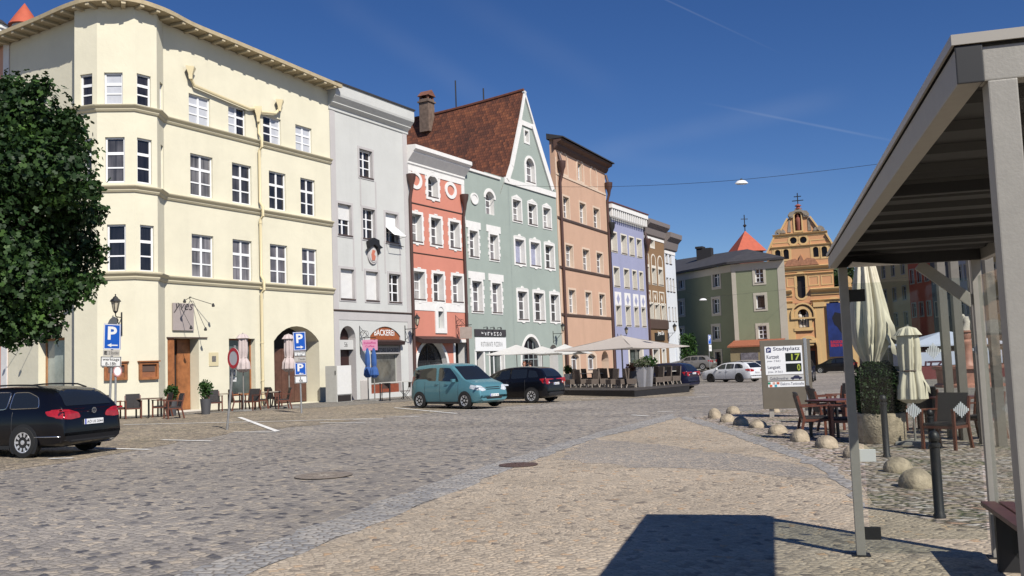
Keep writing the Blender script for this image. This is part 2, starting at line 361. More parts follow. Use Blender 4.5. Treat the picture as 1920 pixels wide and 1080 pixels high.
def text(mb, s, x0, z0, x1, z1, y=0.0, m=0, bold=0.0, shear=0.0, keep=False):
    """fit lettering into the box x0..x1, z0..z1 of the x-z plane at depth y"""
    vs, fs = glyphs(s, bold, shear)
    ax = min(v[0] for v in vs); bx = max(v[0] for v in vs); ay = min(v[1] for v in vs); by = max(v[1] for v in vs)
    kx = (x1-x0)/(bx-ax); kz = (z1-z0)/(by-ay)
    if keep: kx = kz = min(kx, kz)
    idx = [mb.add((x0+(v[0]-ax)*kx, y, z0+(v[1]-ay)*kz)) for v in vs]
    for f in fs: mb.f.append([idx[k] for k in f]); mb.mi.append(m)
class Frame:
    """a vertical facade: origin at its left foot, heading clockwise from +Y; local x runs along it, y into the wall, z up"""
    def __init__(s, o, heading, root=None):
        s.o = Vector(o); s.d = Vector((math.sin(heading), math.cos(heading), 0)); s.n = Vector((-s.d.y, s.d.x, 0)); s.root = root
        s.base = Vector(root.location) if root else Vector((0, 0, 0)); s.h = heading
    def T(s, p): return s.o+s.d*p[0]+s.n*p[1]+_Z*p[2]-s.base
    def W(s, p): return s.o+s.d*p[0]+s.n*p[1]+_Z*p[2]
    def uv(s, px, py, y=0.0):
        d = ray(px, py); o = s.o+s.n*y; t = (o-CP).dot(s.n)/d.dot(s.n); p = CP+d*t-s.o
        return p.dot(s.d), p.z
    def mb(s): return MB(s.T)
    def box(s, x0, y0, x1, y1):
        a = s.uv(x0, y0); b = s.uv(x1, y1); return a[0], b[1], b[0], a[1]
# ---------------------------------------------------------------- camera, sky, sun
cam = bpy.data.cameras.new('camera'); co = bpy.data.objects.new('camera', cam); COL.objects.link(co)
cam.sensor_width = 36; cam.lens = 36*FPX/1920; cam.clip_start = 0.05; cam.clip_end = 3000
M = Matrix((CR, CU, -CF)).transposed().to_4x4(); M.translation = CP; co.matrix_world = M
SC.camera = co
SUN_EL = R(43); SUN_D = Vector((0.856, -0.518, 0)).normalized()
sv = SUN_D*math.cos(SUN_EL)+_Z*math.sin(SUN_EL)
w = bpy.data.worlds.new('World'); SC.world = w; w.use_nodes = True
nt = w.node_tree; bg = nt.nodes['Background']
sky = nt.nodes.new('ShaderNodeTexSky'); sky.sky_type = 'NISHITA'; sky.sun_disc = False
sky.sun_elevation = SUN_EL; sky.sun_rotation = math.atan2(SUN_D.x, SUN_D.y); sky.altitude = 1500
sky.air_density = 1.0; sky.dust_density = 0.0; sky.ozone_density = 4.0
hs = nt.nodes.new('ShaderNodeHueSaturation'); hs.inputs['Saturation'].default_value = 1.22; hs.inputs['Hue'].default_value = 0.512
nt.links.new(sky.outputs[0], hs.inputs['Color']); 
# faint high wisps and old vapour trails, fixed to directions of the sky
def vm_(op, a, b=None):
    n = nt.nodes.new('ShaderNodeVectorMath'); n.operation = op
    for i, q in enumerate((a, b)):
        if q is None: continue
        if isinstance(q, (tuple, Vector)): n.inputs[i].default_value = tuple(q)
        else: nt.links.new(q, n.inputs[i])
    return n
def mt_(op, a, b=None):
    n = nt.nodes.new('ShaderNodeMath'); n.operation = op
    for i, q in enumerate((a, b)):
        if q is None: continue
        if isinstance(q, (int, float)): n.inputs[i].default_value = q
        else: nt.links.new(q, n.inputs[i])
    return n.outputs[0]
tcw = nt.nodes.new('ShaderNodeTexCoord'); dirv = vm_('NORMALIZE', tcw.outputs['Generated']).outputs[0]
acc = None
for (p, q, wd, st) in (((1405, 210), (1665, 262), 0.0020, 0.06), ((1245, -2), (1335, 40), 0.0014, 0.07), ((640, 10), (930, 200), 0.022, 0.022), ((1100, 290), (1540, 190), 0.018, 0.028), ((860, 0), (1120, 150), 0.024, 0.015), ((1180, 300), (1500, 330), 0.014, 0.02)):
    a, b = ray(*p).normalized(), ray(*q).normalized(); nn = a.cross(b).normalized(); mid = (a+b).normalized(); cl_ = a.dot(mid)
    d = mt_('ABSOLUTE', vm_('DOT_PRODUCT', dirv, nn).outputs['Value'])
    m1 = nt.nodes.new('ShaderNodeMapRange'); m1.interpolation_type = 'SMOOTHSTEP'; m1.inputs['From Min'].default_value = wd; m1.inputs['From Max'].default_value = 0.0; nt.links.new(d, m1.inputs['Value'])
    m2 = nt.nodes.new('ShaderNodeMapRange'); m2.interpolation_type = 'SMOOTHSTEP'; m2.inputs['From Min'].default_value = cl_-0.006; m2.inputs['From Max'].default_value = cl_+0.004; nt.links.new(vm_('DOT_PRODUCT', dirv, mid).outputs['Value'], m2.inputs['Value'])
    k = mt_('MULTIPLY', mt_('MULTIPLY', m1.outputs['Result'], m2.outputs['Result']), st); acc = k if acc is None else mt_('ADD', acc, k)
nz = nt.nodes.new('ShaderNodeTexNoise'); nz.inputs['Scale'].default_value = 14; nz.inputs['Detail'].default_value = 5; nt.links.new(dirv, nz.inputs['Vector'])
fac = mt_('MULTIPLY', acc, mt_('MULTIPLY', nz.outputs['Fac'], 1.9))
mxw = nt.nodes.new('ShaderNodeMix'); mxw.data_type = 'RGBA'; nt.links.new(fac, mxw.inputs[0]); nt.links.new(hs.outputs[0], mxw.inputs[6]); mxw.inputs[7].default_value = (9.0, 9.3, 9.8, 1)
nt.links.new(mxw.outputs[2], bg.inputs[0]); bg.inputs[1].default_value = 0.074
sl = bpy.data.lights.new('sun', 'SUN'); so = bpy.data.objects.new('sun', sl); COL.objects.link(so)
sl.energy = 5.0; sl.angle = R(0.5); sl.color = (1.0, 0.955, 0.88)
so.rotation_euler = (-sv).to_track_quat('-Z', 'Y').to_euler()
vs = SC.view_settings; vs.view_transform = 'Standard'; vs.look = 'None'; vs.gamma = 1; vs.exposure = 0.2
SC.cycles.max_bounces = 6; SC.cycles.transparent_max_bounces = 12; SC.cycles.diffuse_bounces = 1; SC.cycles.glossy_bounces = 3
SC.cycles.use_denoising = True
# ---------------------------------------------------------------- the square: ground, road, pavements
def clip(poly, a, b, c):
    """keep the side a*x+b*y<=c of a plan outline"""
    out = []
    for k in range(len(poly)):
        p, q = poly[k], poly[(k+1) % len(poly)]; fp, fq = a*p[0]+b*p[1]-c, a*q[0]+b*q[1]-c
        if fp <= 0: out.append(p)
        if (fp < 0 < fq) or (fq < 0 < fp):
            t = fp/(fp-fq); out.append((p[0]+(q[0]-p[0])*t, p[1]+(q[1]-p[1])*t))
    return out
def sheet(name, poly, lift, m, label=None):
    mb = MB()
    xs = [-900, -30, -14, 900]; ys = [-900, 12, 140, 900]
    for i in range(3):
        for j in range(3):
            q = poly
            for (a, b, c) in ((-1, 0, -xs[i]), (1, 0, xs[i+1]), (0, -1, -ys[j]), (0, 1, ys[j+1])):
                q = clip(q, a, b, c) if len(q) >= 3 else []
            if len(q) < 3: continue
            loops = [[Vector((p[0], p[1], 0)) for p in q]]
            idx = [mb.add((p[0], p[1], gz(p[0], p[1])+lift)) for p in q]
            for t in tessellate_polygon(loops): mb.f.append([idx[k] for k in t]); mb.mi.append(0)
    o = mb.build(name, m, fix=False); o['kind'] = 'structure'
    for p in o.data.polygons:
        if p.normal.z < 0: p.flip()
    return o
def ragged(poly, amp=0.08, step=0.35):
    """hand laid edges: break every side into short steps that wander a little"""
    out = []; rs = random.Random(3)
    for k in range(len(poly)):
        a, b = Vector(poly[k]), Vector(poly[(k+1) % len(poly)]); n = max(1, min(60, int((b-a).length/step))); out.append(tuple(a))
        if (b-a).length > 40: continue
        for i in range(1, n): q = a+(b-a)*(i/n); out.append((q.x+rs.uniform(-amp, amp), q.y+rs.uniform(-amp, amp)))
    return out
def G(*pts): return [tuple(gp(x, y)[:2]) for x, y in pts]
m_road = setts('grey_road_setts', 0.125, 0.10, R(14), [(0.0, (0.065, 0.063, 0.072)), (0.06, (0.11, 0.105, 0.11)), (0.12, (0.21, 0.19, 0.175)), (0.55, (0.275, 0.245, 0.215)), (0.85, (0.33, 0.29, 0.245)), (1.0, (0.40, 0.335, 0.26))], (0.175, 0.155, 0.13), rnd=0.75, patch=0.22, bump=0.5, edge=(0.015, 0.09))
m_tan = setts('tan_pavement_setts', 0.085, 0.075, R(40), [(0.0, (0.17, 0.14, 0.115)), (0.05, (0.27, 0.225, 0.175)), (0.14, (0.36, 0.30, 0.23)), (0.5, (0.41, 0.335, 0.25)), (0.8, (0.45, 0.375, 0.285)), (0.95, (0.49, 0.39, 0.28)), (1.0, (0.44, 0.29, 0.17))], (0.285, 0.235, 0.175), rnd=0.75, patch=0.17, bump=0.5, edge=(0.015, 0.08), warp=0.6, pscale=0.5)
m_gut = setts('light_gutter_setts', 0.15, 0.10, R(-28), [(0.0, (0.22, 0.215, 0.215)), (0.3, (0.29, 0.28, 0.27)), (0.7, (0.35, 0.33, 0.305)), (1.0, (0.41, 0.375, 0.33))], (0.17, 0.15, 0.13), rnd=0.65, patch=0.18, bump=0.5)
m_grey2 = setts('grey_band_setts', 0.09, 0.08, R(33), [(0.0, (0.24, 0.22, 0.20)), (0.4, (0.32, 0.285, 0.245)), (1.0, (0.42, 0.35, 0.275))], (0.19, 0.16, 0.13), rnd=0.6, patch=0.16, bump=0.5)
m_park = setts('parking_setts', 0.14, 0.11, R(20), [(0.0, (0.16, 0.135, 0.11)), (0.3, (0.26, 0.215, 0.165)), (0.7, (0.34, 0.28, 0.205)), (1.0, (0.40, 0.32, 0.22))], (0.13, 0.11, 0.08), rnd=0.7, patch=0.28, bump=0.55, grass=0.25, pscale=0.4)
m_river = setts('river_stone_paving', 0.15, 0.10, R(10), [(0.0, (0.22, 0.19, 0.165)), (0.2, (0.36, 0.29, 0.24)), (0.4, (0.40, 0.33, 0.22)), (0.55, (0.46, 0.36, 0.31)), (0.75, (0.50, 0.43, 0.37)), (0.9, (0.58, 0.53, 0.49)), (1.0, (0.42, 0.27, 0.19))], (0.105, 0.09, 0.06), rnd=0.95, patch=0.2, bump=1.0, edge=(0.04, 0.16), grass=0.85, warp=0.3)
m_walk = setts('sidewalk_setts', 0.13, 0.11, R(5), [(0.0, (0.15, 0.14, 0.13)), (0.5, (0.23, 0.21, 0.185)), (1.0, (0.31, 0.27, 0.22))], (0.12, 0.11, 0.09), rnd=0.7, patch=0.2, bump=0.5, grass=0.12)
sheet('ground', [(-800, -300), (800, -300), (800, 800), (-800, 800)], 0.0, m_road)
# ---------------------------------------------------------------- building kit
def hit(px, py, P, h):
    """plan point where the line of sight through a spot meets a facade line"""
    d = ray(px, py); dx, dy = math.sin(h), math.cos(h)
    det = d.x*(-dy)+dx*d.y
    t = (P[0]*(-dy)+dx*P[1])/det
    return (d.x*t, d.y*t)
def rowbox(fr, boxes, y=0.0):
    bs = [fr.box(*b) for b in boxes]; v0 = sum(b[1] for b in bs)/len(bs); v1 = sum(b[3] for b in bs)/len(bs)
    return [(b[0], v0, b[2], v1) for b in bs]
W_WHITE = mat('white_window_paint', (0.80, 0.80, 0.80), 0.45)
W_CREAM = mat('cream_stucco', (0.66, 0.61, 0.52), 0.9, var=0.06, scale=3)
W_STUC = mat('white_stucco', (0.72, 0.70, 0.67), 0.9, var=0.06, scale=3)
G_DARK = old_glass('dark_window_glass', [(0.0, (0.012, 0.011, 0.014)), (0.55, (0.03, 0.028, 0.032)), (0.8, (0.09, 0.085, 0.088)), (1.0, (0.20, 0.19, 0.185))])
G_MID = old_glass('curtained_window_glass', [(0.0, (0.035, 0.03, 0.035)), (0.4, (0.11, 0.10, 0.11)), (1.0, (0.30, 0.285, 0.28))])
G_PALE = mat('pale_blind_glass', (0.50, 0.51, 0.54), 0.18, var=0.08, scale=5, spec=0.6)
G_BLUE = mat('sky_blue_window_glass', (0.30, 0.31, 0.42), 0.08, var=0.25, scale=2, spec=0.7)
SILL_D = mat('brown_sill_metal', (0.09, 0.06, 0.05), 0.5)
IRON = mat('black_wrought_iron', (0.016, 0.016, 0.017), 0.5)
PIPE_BR = mat('brown_copper_pipe', (0.075, 0.038, 0.032), 0.45)
SLATE = mat('dark_roof_sheet', (0.035, 0.033, 0.035), 0.7, var=0.2)
def wall(fr, root, outline, holes, mats, name='wall', back=None):
    """facade skin with its openings; the reveal of every opening runs inwards; side and rear walls behind it"""
    mb = fr.mb(); mb.holed(outline, [h[0] for h in holes], 0.0, 0)
    for h in holes: mb.strip(h[0], 0.0, h[1]+0.05, 1)
    if back:
        u0, u1, v0, v1, d = back
        mb.poly([(u0, 0, v0), (u0, d, v0), (u0, d, v1), (u0, 0, v1)]); mb.poly([(u1, 0, v0), (u1, d, v0), (u1, d, v1), (u1, 0, v1)])
        mb.poly([(u0, d, v0), (u1, d, v0), (u1, d, v1), (u0, d, v1)])
    return mb.build(name, mats, root, fix=False)
def window(fr, root, bx, r=0.2, cols=2, rows=(1/3, 1/3, 1/3), rise=None, fw=0.06, mw=0.03, thick=None, fm=None, pm=None, sill=None, sur=None, name='window', shut=None):
    u0, v0, u1, v1 = bx; fm = fm or W_WHITE; pm = pm or G_DARK
    poly = arch(u0, v0, u1, v1, rise) if rise else rect(u0, v0, u1, v1)
    mb = fr.mb(); mb.ring(poly, inset(poly, fw), r-0.07, r)
    h = v1-v0-2*fw; z = v0+fw
    for k in range(1, cols):
        c = u0+(u1-u0)*k/cols; mb.box(c-(0.05 if cols == 2 else mw), c+(0.05 if cols == 2 else mw), r-0.06, r-0.006, v0+fw*0.7, v1-fw*0.7)
    for k, q in enumerate(rows[:-1]):
        z += q*h; t = (thick if (thick and k == len(rows)-2) else mw)
        mb.box(u0+fw*0.7, u1-fw*0.7, r-0.055, r-0.008, z-t, z+t)
    o = mb.build(name, fm, root, fix=False)
    p = fr.mb(); p.poly([(q[0], r-0.025, q[1]) for q in poly]); p.build('pane', pm, o, fix=False)
    if shut:
        s = fr.mb(); zt = v1-(v1-v0)*shut; n = max(3, int((v1-zt)/0.06))
        for k in range(n):
            a = zt+(v1-zt)*k/n; b = zt+(v1-zt)*(k+1)/n
            s.poly([(u0, r-0.09, a), (u1, r-0.09, a), (u1, r-0.105, (a+b)/2), (u0, r-0.105, (a+b)/2)]); s.poly([(u0, r-0.105, (a+b)/2), (u1, r-0.105, (a+b)/2), (u1, r-0.088, b), (u0, r-0.088, b)])
        s.build('roller_blind', mat('white_roller_blind', (0.74, 0.73, 0.71), 0.6), o, fix=False)
    if sill:
        s = fr.mb(); s.box(u0-0.04, u1+0.04, -0.07, r-0.071, v0-0.045, v0+0.012); s.build('sill', sill, o, fix=False)
    if sur:
        sw, sm, proud = sur[:3]; s = fr.mb(); op = inset(poly, -sw); s.ring(op, inset(poly, 0.004), -proud, 0.01)
        lugs = sur[3] if len(sur) > 3 else None
        if lugs == 'keys':          # alternating ashlar blocks that notch the edge
            for k in range(3):
                c = v0+(v1-v0)*(0.14+0.36*k)
                for (a, b) in ((u0-sw-0.07, u0-sw+0.01), (u1+sw-0.01, u1+sw+0.07)): s.box(a, b, -proud+0.003, 0.01, c-0.13, c+0.13)
            s.box((u0+u1)/2-0.16, (u0+u1)/2+0.16, -proud-0.01, 0.01, v1+sw-0.01, v1+sw+0.08)
            s.box((u0+u1)/2-0.13, (u0+u1)/2+0.13, -proud-0.01, 0.01, v0-sw-0.08, v0-sw+0.01)
        if lugs == 'ashlar':
            n = 7
            for k in range(n):
                a = v0+(v1-v0)*k/n+0.012; b = v0+(v1-v0)*(k+1)/n-0.012; e = 0.12 if k % 2 else 0.02
                s.box(u0-sw-e, u0-0.004, -proud-0.012, 0.01, a, b); s.box(u1+0.004, u1+sw+e, -proud-0.012, 0.01, a, b)
        if lugs == 'crest':
            c = (u0+u1)/2; s.slab([(u0-sw, v1+sw-0.01), (u1+sw, v1+sw-0.01), (u1, v1+sw+0.05), (c+0.22, v1+sw+0.07), (c+0.1, v1+sw+0.2), (c-0.1, v1+sw+0.2), (c-0.22, v1+sw+0.07), (u0, v1+sw+0.05)], -proud-0.01, 0.01)
            s.slab([(c-0.3, v0-sw+0.01), (c-0.12, v0-sw-0.09), (c+0.12, v0-sw-0.09), (c+0.3, v0-sw+0.01)], -proud-0.01, 0.01)
        if lugs == 'point':
            c = (u0+u1)/2; s.slab([(u0-sw, v1+sw-0.01), (u1+sw, v1+sw-0.01), (c+0.25, v1+sw+0.16), (c, v1+sw+0.25), (c-0.25, v1+sw+0.16)], -proud-0.01, 0.01)
        s.build('surround', sm, o, fix=False)
    return o
def sweep(mb, path, prof, m=0):
    """moulding with profile (out, z) carried along a plan path in world metres; outward is the right-hand side"""
    n = len(path); rows = []
    for k in range(n):
        p = Vector(path[k]).to_2d(); a = (p-Vector(path[k-1]).to_2d()).normalized() if k else None; b = (Vector(path[k+1]).to_2d()-p).normalized() if k < n-1 else None
        if a is None: a = b
        if b is None: b = a
        na, nb = Vector((a.y, -a.x)), Vector((b.y, -b.x)); bis = (na+nb).normalized(); f = 1/max(0.35, bis.dot(na))
        rows.append([mb.add((p.x+bis.x*f*o, p.y+bis.y*f*o, z)) for o, z in prof])
    for k in range(n-1):
        for j in range(len(prof)-1):
            mb.f.append([rows[k][j], rows[k+1][j], rows[k+1][j+1], rows[k][j+1]]); mb.mi.append(m)
    mb.f.append(rows[0][::-1]); mb.mi.append(m); mb.f.append(rows[-1]); mb.mi.append(m)
def wmb(root):
    b = Vector(root.location); return MB(lambda p: p-b)
def pipe(name, root, fr, pts, r, m):
    mb = fr.mb(); mb.tube(pts, r, 8); return mb.build(name, m, root, smooth=50)
def roof_flat(fr, root, u0, u1, d, z, m=None):
    mb = fr.mb(); mb.box(u0, u1, 0.35, d, z-0.2, z); return mb.build('roof', m or SLATE, root)
# ================================================================ yellow corner house
YEL = plaster('yellow_render', (0.70, 0.655, 0.505), 0.055, 0.05)
YTR = plaster('yellow_band_render', (0.60, 0.54, 0.385), 0.05, 0.05)
HY = R(0.4)
Px = -32.5
pA = hit(310, 690, (Px, 30), HY); pB = hit(625.5, 600, (Px, 30), HY)
house_y = thing('yellow_house', 'pale yellow four-storey corner house with a polygonal bay and wide bracketed eaves', 'house', (pA[0], pA[1], gz(*pA)))
ry = house_y; zb = ry.location.z
FM = Frame((pA[0], pA[1], zb), HY, ry); WM = (Vector(pB)-Vector(pA)).length
def cpt(p, ang, t):
    a = ang-math.degrees(TH); return (p[0]-t*math.sin(R(a)), p[1]-t*math.cos(R(a)))
def dirhit(p, ang, px):
    """walk back from p along a heading (given from the view axis) until the line of sight px is met"""
    return hit(px, 690, p, R(ang-math.degrees(TH)))
q2 = dirhit(pA, -6, 297.5); q3 = dirhit(q2, 36, 254); q4 = dirhit(q3, 84, 182.5); q5 = dirhit(q4, 106, 139)
n5 = Vector((math.sin(R(122-29.1)), math.cos(R(122-29.1)))); q5b = (q5[0]+0.05, q5[1]+0.55); q6 = dirhit(q5b, 122, 15)
print('bay', [tuple(round(c, 2) for c in q) for q in (pA, q2, q3, q4, q5, q5b, q6)])
plan_y = [q6, q5b, q5, q4, q3, q2, pA, pB]
FRS = {}
for nm, a, b in (('end', q6, q5b), ('ret', q5b, q5), ('A', q5, q4), ('B1', q4, q3), ('B2', q3, q2), ('C', q2, pA)):
    FRS[nm] = (Frame((a[0], a[1], zb), math.atan2(b[0]-a[0], b[1]-a[1]), ry), math.hypot(b[0]-a[0], b[1]-a[1]))
v_top = FM.uv(600, 164)[1]; RISE = 0.40; v_l = v_top+RISE
rowsM = [[(353.7, 172, 394.4, 238.7), (427.8, 193.3, 461, 256.3), (493, 217.4, 527.4, 274.8), (553.7, 233.7, 585.2, 289.6)],
         [(356.5, 286, 399.5, 371.5), (434.8, 302.6, 472.2, 383.5), (504, 319.6, 536.7, 397), (563, 334, 591.7, 407.6)],
         [(359.3, 438, 401, 521.5), (436, 447.8, 473, 528), (506, 457, 539.8, 534), (566, 464.4, 595.4, 538)]]
hm = []; rb = [rowbox(FM, r) for r in rowsM]
for r in rb: hm += [(rect(*b), 0.17) for b in r]
door = FM.box(311.5, 634, 374, 771.7); shop = FM.box(429, 634, 479.6, 738); ar = FM.box(513, 610.5, 600.5, 754)
door = (max(0.12, door[0]), -0.02, door[2], door[3]); shop = (shop[0], 0.55, shop[2], door[3]); arb = (ar[0], -0.02, ar[2], ar[3])
arpoly = arch(*arb, rise=(FM.uv(513, 610)[1]-FM.uv(513, 639)[1])*1.0)
hm += [(rect(*door), 0.7), (rect(*shop), 0.35), (arpoly, 0.95)]
YRV = YEL
wall(FM, ry, [(0, -0.4), (WM, -0.4), (WM, v_top), (0, v_l)], hm, [YEL, YRV], back=(0, WM, -0.4, v_top, 12))
for k, r in enumerate(rb):
    for j, b in enumerate(r):
        pm = G_PALE if k == 0 else (G_DARK if k == 1 else G_MID)
        if k == 0:
            o = window(FM, ry, b, 0.17, 2, (1/3, 1/3, 1/3), thick=0.05, pm=pm)
            if j in (1, 2):
                s = FM.mb(); c = (b[0]+b[2])/2; a0, a1 = (c+0.05, b[2]-0.06) if j == 1 else (b[0]+0.06, c-0.05)
                s.poly([(a0, 0.13, b[1]+0.06), (a1, 0.13, b[1]+0.06), (a1, 0.13, b[3]-0.06), (a0, 0.13, b[3]-0.06)]); s.build('pane', G_DARK, o, fix=False)
        else: window(FM, ry, b, 0.17, 2, (0.31, 0.35, 0.34), thick=0.06, pm=pm)
# upper rows read: small transom on top
bay = {'A': [(150, 135, 173, 197), (157, 262, 172, 345), None], 'B1': [(195, 131.7, 230, 196.7), (197, 258, 234, 343), (200.5, 421, 236, 510)],
       'B2': [(256.5, 137, 283, 202.7), (257, 261, 285, 348.5), (262.5, 422.5, 289, 511)], 'C': [(299.5, 154, 309.5, 214), (301.5, 275, 309.5, 355), None]}
rowv = [(r[0][1], r[0][3]) for r in rb]
bands = [FM.uv(320, 222)[1], FM.uv(321, 365)[1], FM.uv(320, 518)[1]]
gnd = {'B1': [], 'A': []}
for nm in ('end', 'ret', 'A', 'B1', 'B2', 'C'):
    fr, wd = FRS[nm]; hs = []; wl = []
    for k, b in enumerate(bay.get(nm, [])):
        if not b: continue
        bx = fr.box(*b); bx = (max(0.12, bx[0]), rowv[k][0], min(wd-0.1, bx[2]), rowv[k][1])
        if bx[2]-bx[0] < 0.2: continue
        hs.append((rect(*bx), 0.16)); wl.append((k, bx))
    if nm == 'end':
        gw = fr.box(72, 636, 121, 740); gw = (gw[0], 0.35, gw[2], gw[3]); hs.append((rect(*gw), 0.4))
        t4 = fr.box(60, 163, 88, 192); hs.append((rect(*t4), 0.16)); wl.append((0, t4))
        for k in (1, 2):
            b4 = (t4[0], rowv[k][0], t4[2], rowv[k][1]); hs.append((rect(*b4), 0.16)); wl.append((k, b4))
    wall(fr, ry, [(0, -0.4), (wd, -0.4), (wd, v_l), (0, v_l)], hs, [YEL, YRV])
    for k, bx in wl:
        window(fr, ry, bx, 0.16, 1, (1/3, 1/3, 1/3) if k == 0 else (0.32, 0.34, 0.34), thick=0.06, fw=0.07, pm=(G_PALE if (nm in ('B1', 'C') and k == 0) else G_DARK))
    if nm == 'end':
        window(fr, ry, gw, 0.4, 1, (1.0,), fw=0.10, fm=mat('oak_shop_frame', (0.36, 0.17, 0.07), 0.5, var=0.2), pm=mat('shop_glass_pale', (0.30, 0.33, 0.30), 0.06, var=0.4, scale=0.9, spec=0.7), name='shop_window')
# storey bands round bay and front
for k, z in enumerate(bands):
    mb = wmb(ry); t = 0.30 if k == 2 else 0.26
    sweep(mb, plan_y, [(-0.02, zb+z-t), (0.05, zb+z-t), (0.10, zb+z-t*0.72), (0.10, zb+z-t*0.55), (0.20, zb+z-t*0.22), (0.22, zb+z-0.02), (0.22, zb+z), (-0.02, zb+z+0.07)])
    mb.build('storey_band', YTR, ry, fix=False)
# eaves: soffit, fascia and low roof carried round the corner in a soft curve
def catmull(pts, n=6):
    out = []
    for k in range(len(pts)-1):
        p0, p1, p2, p3 = [Vector(pts[max(0, min(len(pts)-1, k+j))]) for j in (-1, 0, 1, 2)]
        for i in range(n):
            t = i/n; out.append(0.5*((2*p1)+(p2-p0)*t+(2*p0-5*p1+4*p2-p3)*t*t+(3*p1-p0-3*p2+p3)*t**3))
    out.append(Vector(pts[-1])); return out
def offs(p, q, t, o):
    d = (Vector(q)-Vector(p)); l = d.length; d /= l; return (p[0]+d.x*l*t+d.y*o, p[1]+d.y*l*t-d.x*o)
OV = 0.85
outer = catmull([offs(q6, q5b, -0.4, OV), offs(q6, q5b, 0.5, OV), offs(q6, q5b, 1.0, OV+0.1), offs(q4, q3, 0.0, 0.62), offs(q4, q3, 1.0, 0.62), offs(q3, q2, 1.0, 0.5), offs(pA, pB, 0.09, OV-0.02), offs(pA, pB, 0.3, OV), offs(pA, pB, 0.65, OV), offs(pA, pB, 1.012, OV)], 6)
cen = (pA[0]-6, pA[1]+7)
inner = []
for p in outer:
    d = (Vector(cen)-Vector(p)).normalized(); inner.append((p.x+d.x*3.2, p.y+d.y*3.2))
zs = zb+v_top
def lift(p): u = ((p[0]-pA[0])*(pB[0]-pA[0])+(p[1]-pA[1])*(pB[1]-pA[1]))/WM/WM; return RISE*max(0.0, min(1.0, 1-u))
mb = wmb(ry); n = len(outer); R0 = [mb.add((p.x, p.y, zs+0.02+lift(p))) for p in outer]; R1 = [mb.add((p[0], p[1], zs+0.02+lift(o_))) for p, o_ in zip(inner, outer)]
R2 = [mb.add((p.x, p.y, zs+0.20+lift(p))) for p in outer]; R3 = [mb.add((p[0], p[1], zs+1.05+lift(o_))) for p, o_ in zip(inner, outer)]
for k in range(n-1):
    mb.f += [[R0[k], R0[k+1], R1[k+1], R1[k]], [R0[k], R2[k], R2[k+1], R0[k+1]], [R2[k], R3[k], R3[k+1], R2[k+1]]]; mb.mi += [0, 0, 1]
top = [mb.add((cen[0], cen[1], zs+3.0))]
for k in range(n-1): mb.f.append([R3[k], top[0], R3[k+1]]); mb.mi.append(1)
mb.f += [[R0[0], R1[0], R3[0], R2[0]], [R0[-1], R2[-1], R3[-1], R1[-1]]]; mb.mi += [0, 0]
EAVE = mat('weathered_eave_wood', (0.42, 0.34, 0.21), 0.8, var=0.15, scale=4)
mb.build('roof', [EAVE, mat('grey_roof_sheet', (0.11, 0.105, 0.11), 0.5, var=0.1)], ry, fix=False)
acc = 0.0; step = 0.78; RAFT = mat('cream_rafter_paint', (0.50, 0.42, 0.28), 0.8)
for k in range(1, n):
    a, b = outer[k-1], outer[k]; L_ = (b-a).length; t = step-acc
    while t < L_:
        p = a+(b-a)*(t/L_); d = (b-a).normalized(); nn = Vector((-d.y, d.x)); mb = wmb(ry)
        mb.obox((p.x+nn.x*0.40, p.y+nn.y*0.40, zs-0.035+lift(p)), (nn.x*0.36, nn.y*0.36, 0), (d.x*0.085, d.y*0.085, 0), (0, 0, 0.055)); mb.build('rafter_end', RAFT, ry); t += step
    acc = L_-(t-step)
# downpipe with two rain hoppers
YP = mat('yellow_pipe_paint', (0.68, 0.58, 0.36), 0.5)
h1 = FM.uv(357, 128, -0.2); h2 = FM.uv(524, 190, -0.2); jx = FM.uv(484, 205, -0.2); bt = FM.uv(489, 750, -0.1)
mb = FM.mb()
for h in (h1, h2): mb.lathe([(0.10, -0.5), (0.13, -0.28), (0.26, 0.0), (0.27, 0.06), (0.20, 0.06)], 4, (h[0], -0.22, h[1]), sx=1.1, sy=0.8)
mb.lathe([(0.09, -0.62), (0.12, -0.35), (0.24, -0.05), (0.25, 0.12), (0.2, 0.12)], 4, (jx[0], -0.2, jx[1]))
e1 = FM.uv(364, 160, -0.15); e2 = FM.uv(529, 213, -0.15); en = FM.uv(476, 207, -0.15)
mb.tube([(h1[0], -0.15, h1[1]-0.3), (e1[0], -0.15, e1[1]), (en[0]-0.3, -0.15, en[1]+0.02), (jx[0]-0.1, -0.15, jx[1]+0.03)], 0.075, 8)
mb.tube([(h2[0], -0.15, h2[1]-0.3), (h2[0], -0.15, e2[1]+0.15), (h2[0]-0.25, -0.15, e2[1]-0.1), (jx[0]+0.1, -0.15, jx[1]-0.1)], 0.075, 8)
zz = [jx[1]-0.5]+[z for b in bands for z in (b+0.35, b+0.1, b-0.35, b-0.5)]+[0.0]
yy = [-0.14]+[y for b in bands for y in (-0.14, -0.31, -0.31, -0.14)]+[-0.14]
mb.tube([(jx[0]+0.1, y, z) for y, z in zip(yy, zz)], 0.07, 8)
for z in (1.2, 3.0, 5.6, 8.8): mb.lathe([(0.085, -0.03), (0.09, 0), (0.085, 0.03)], 8, (jx[0]+0.1, -0.14, z))
mb.build('downpipe', YP, ry, smooth=40)
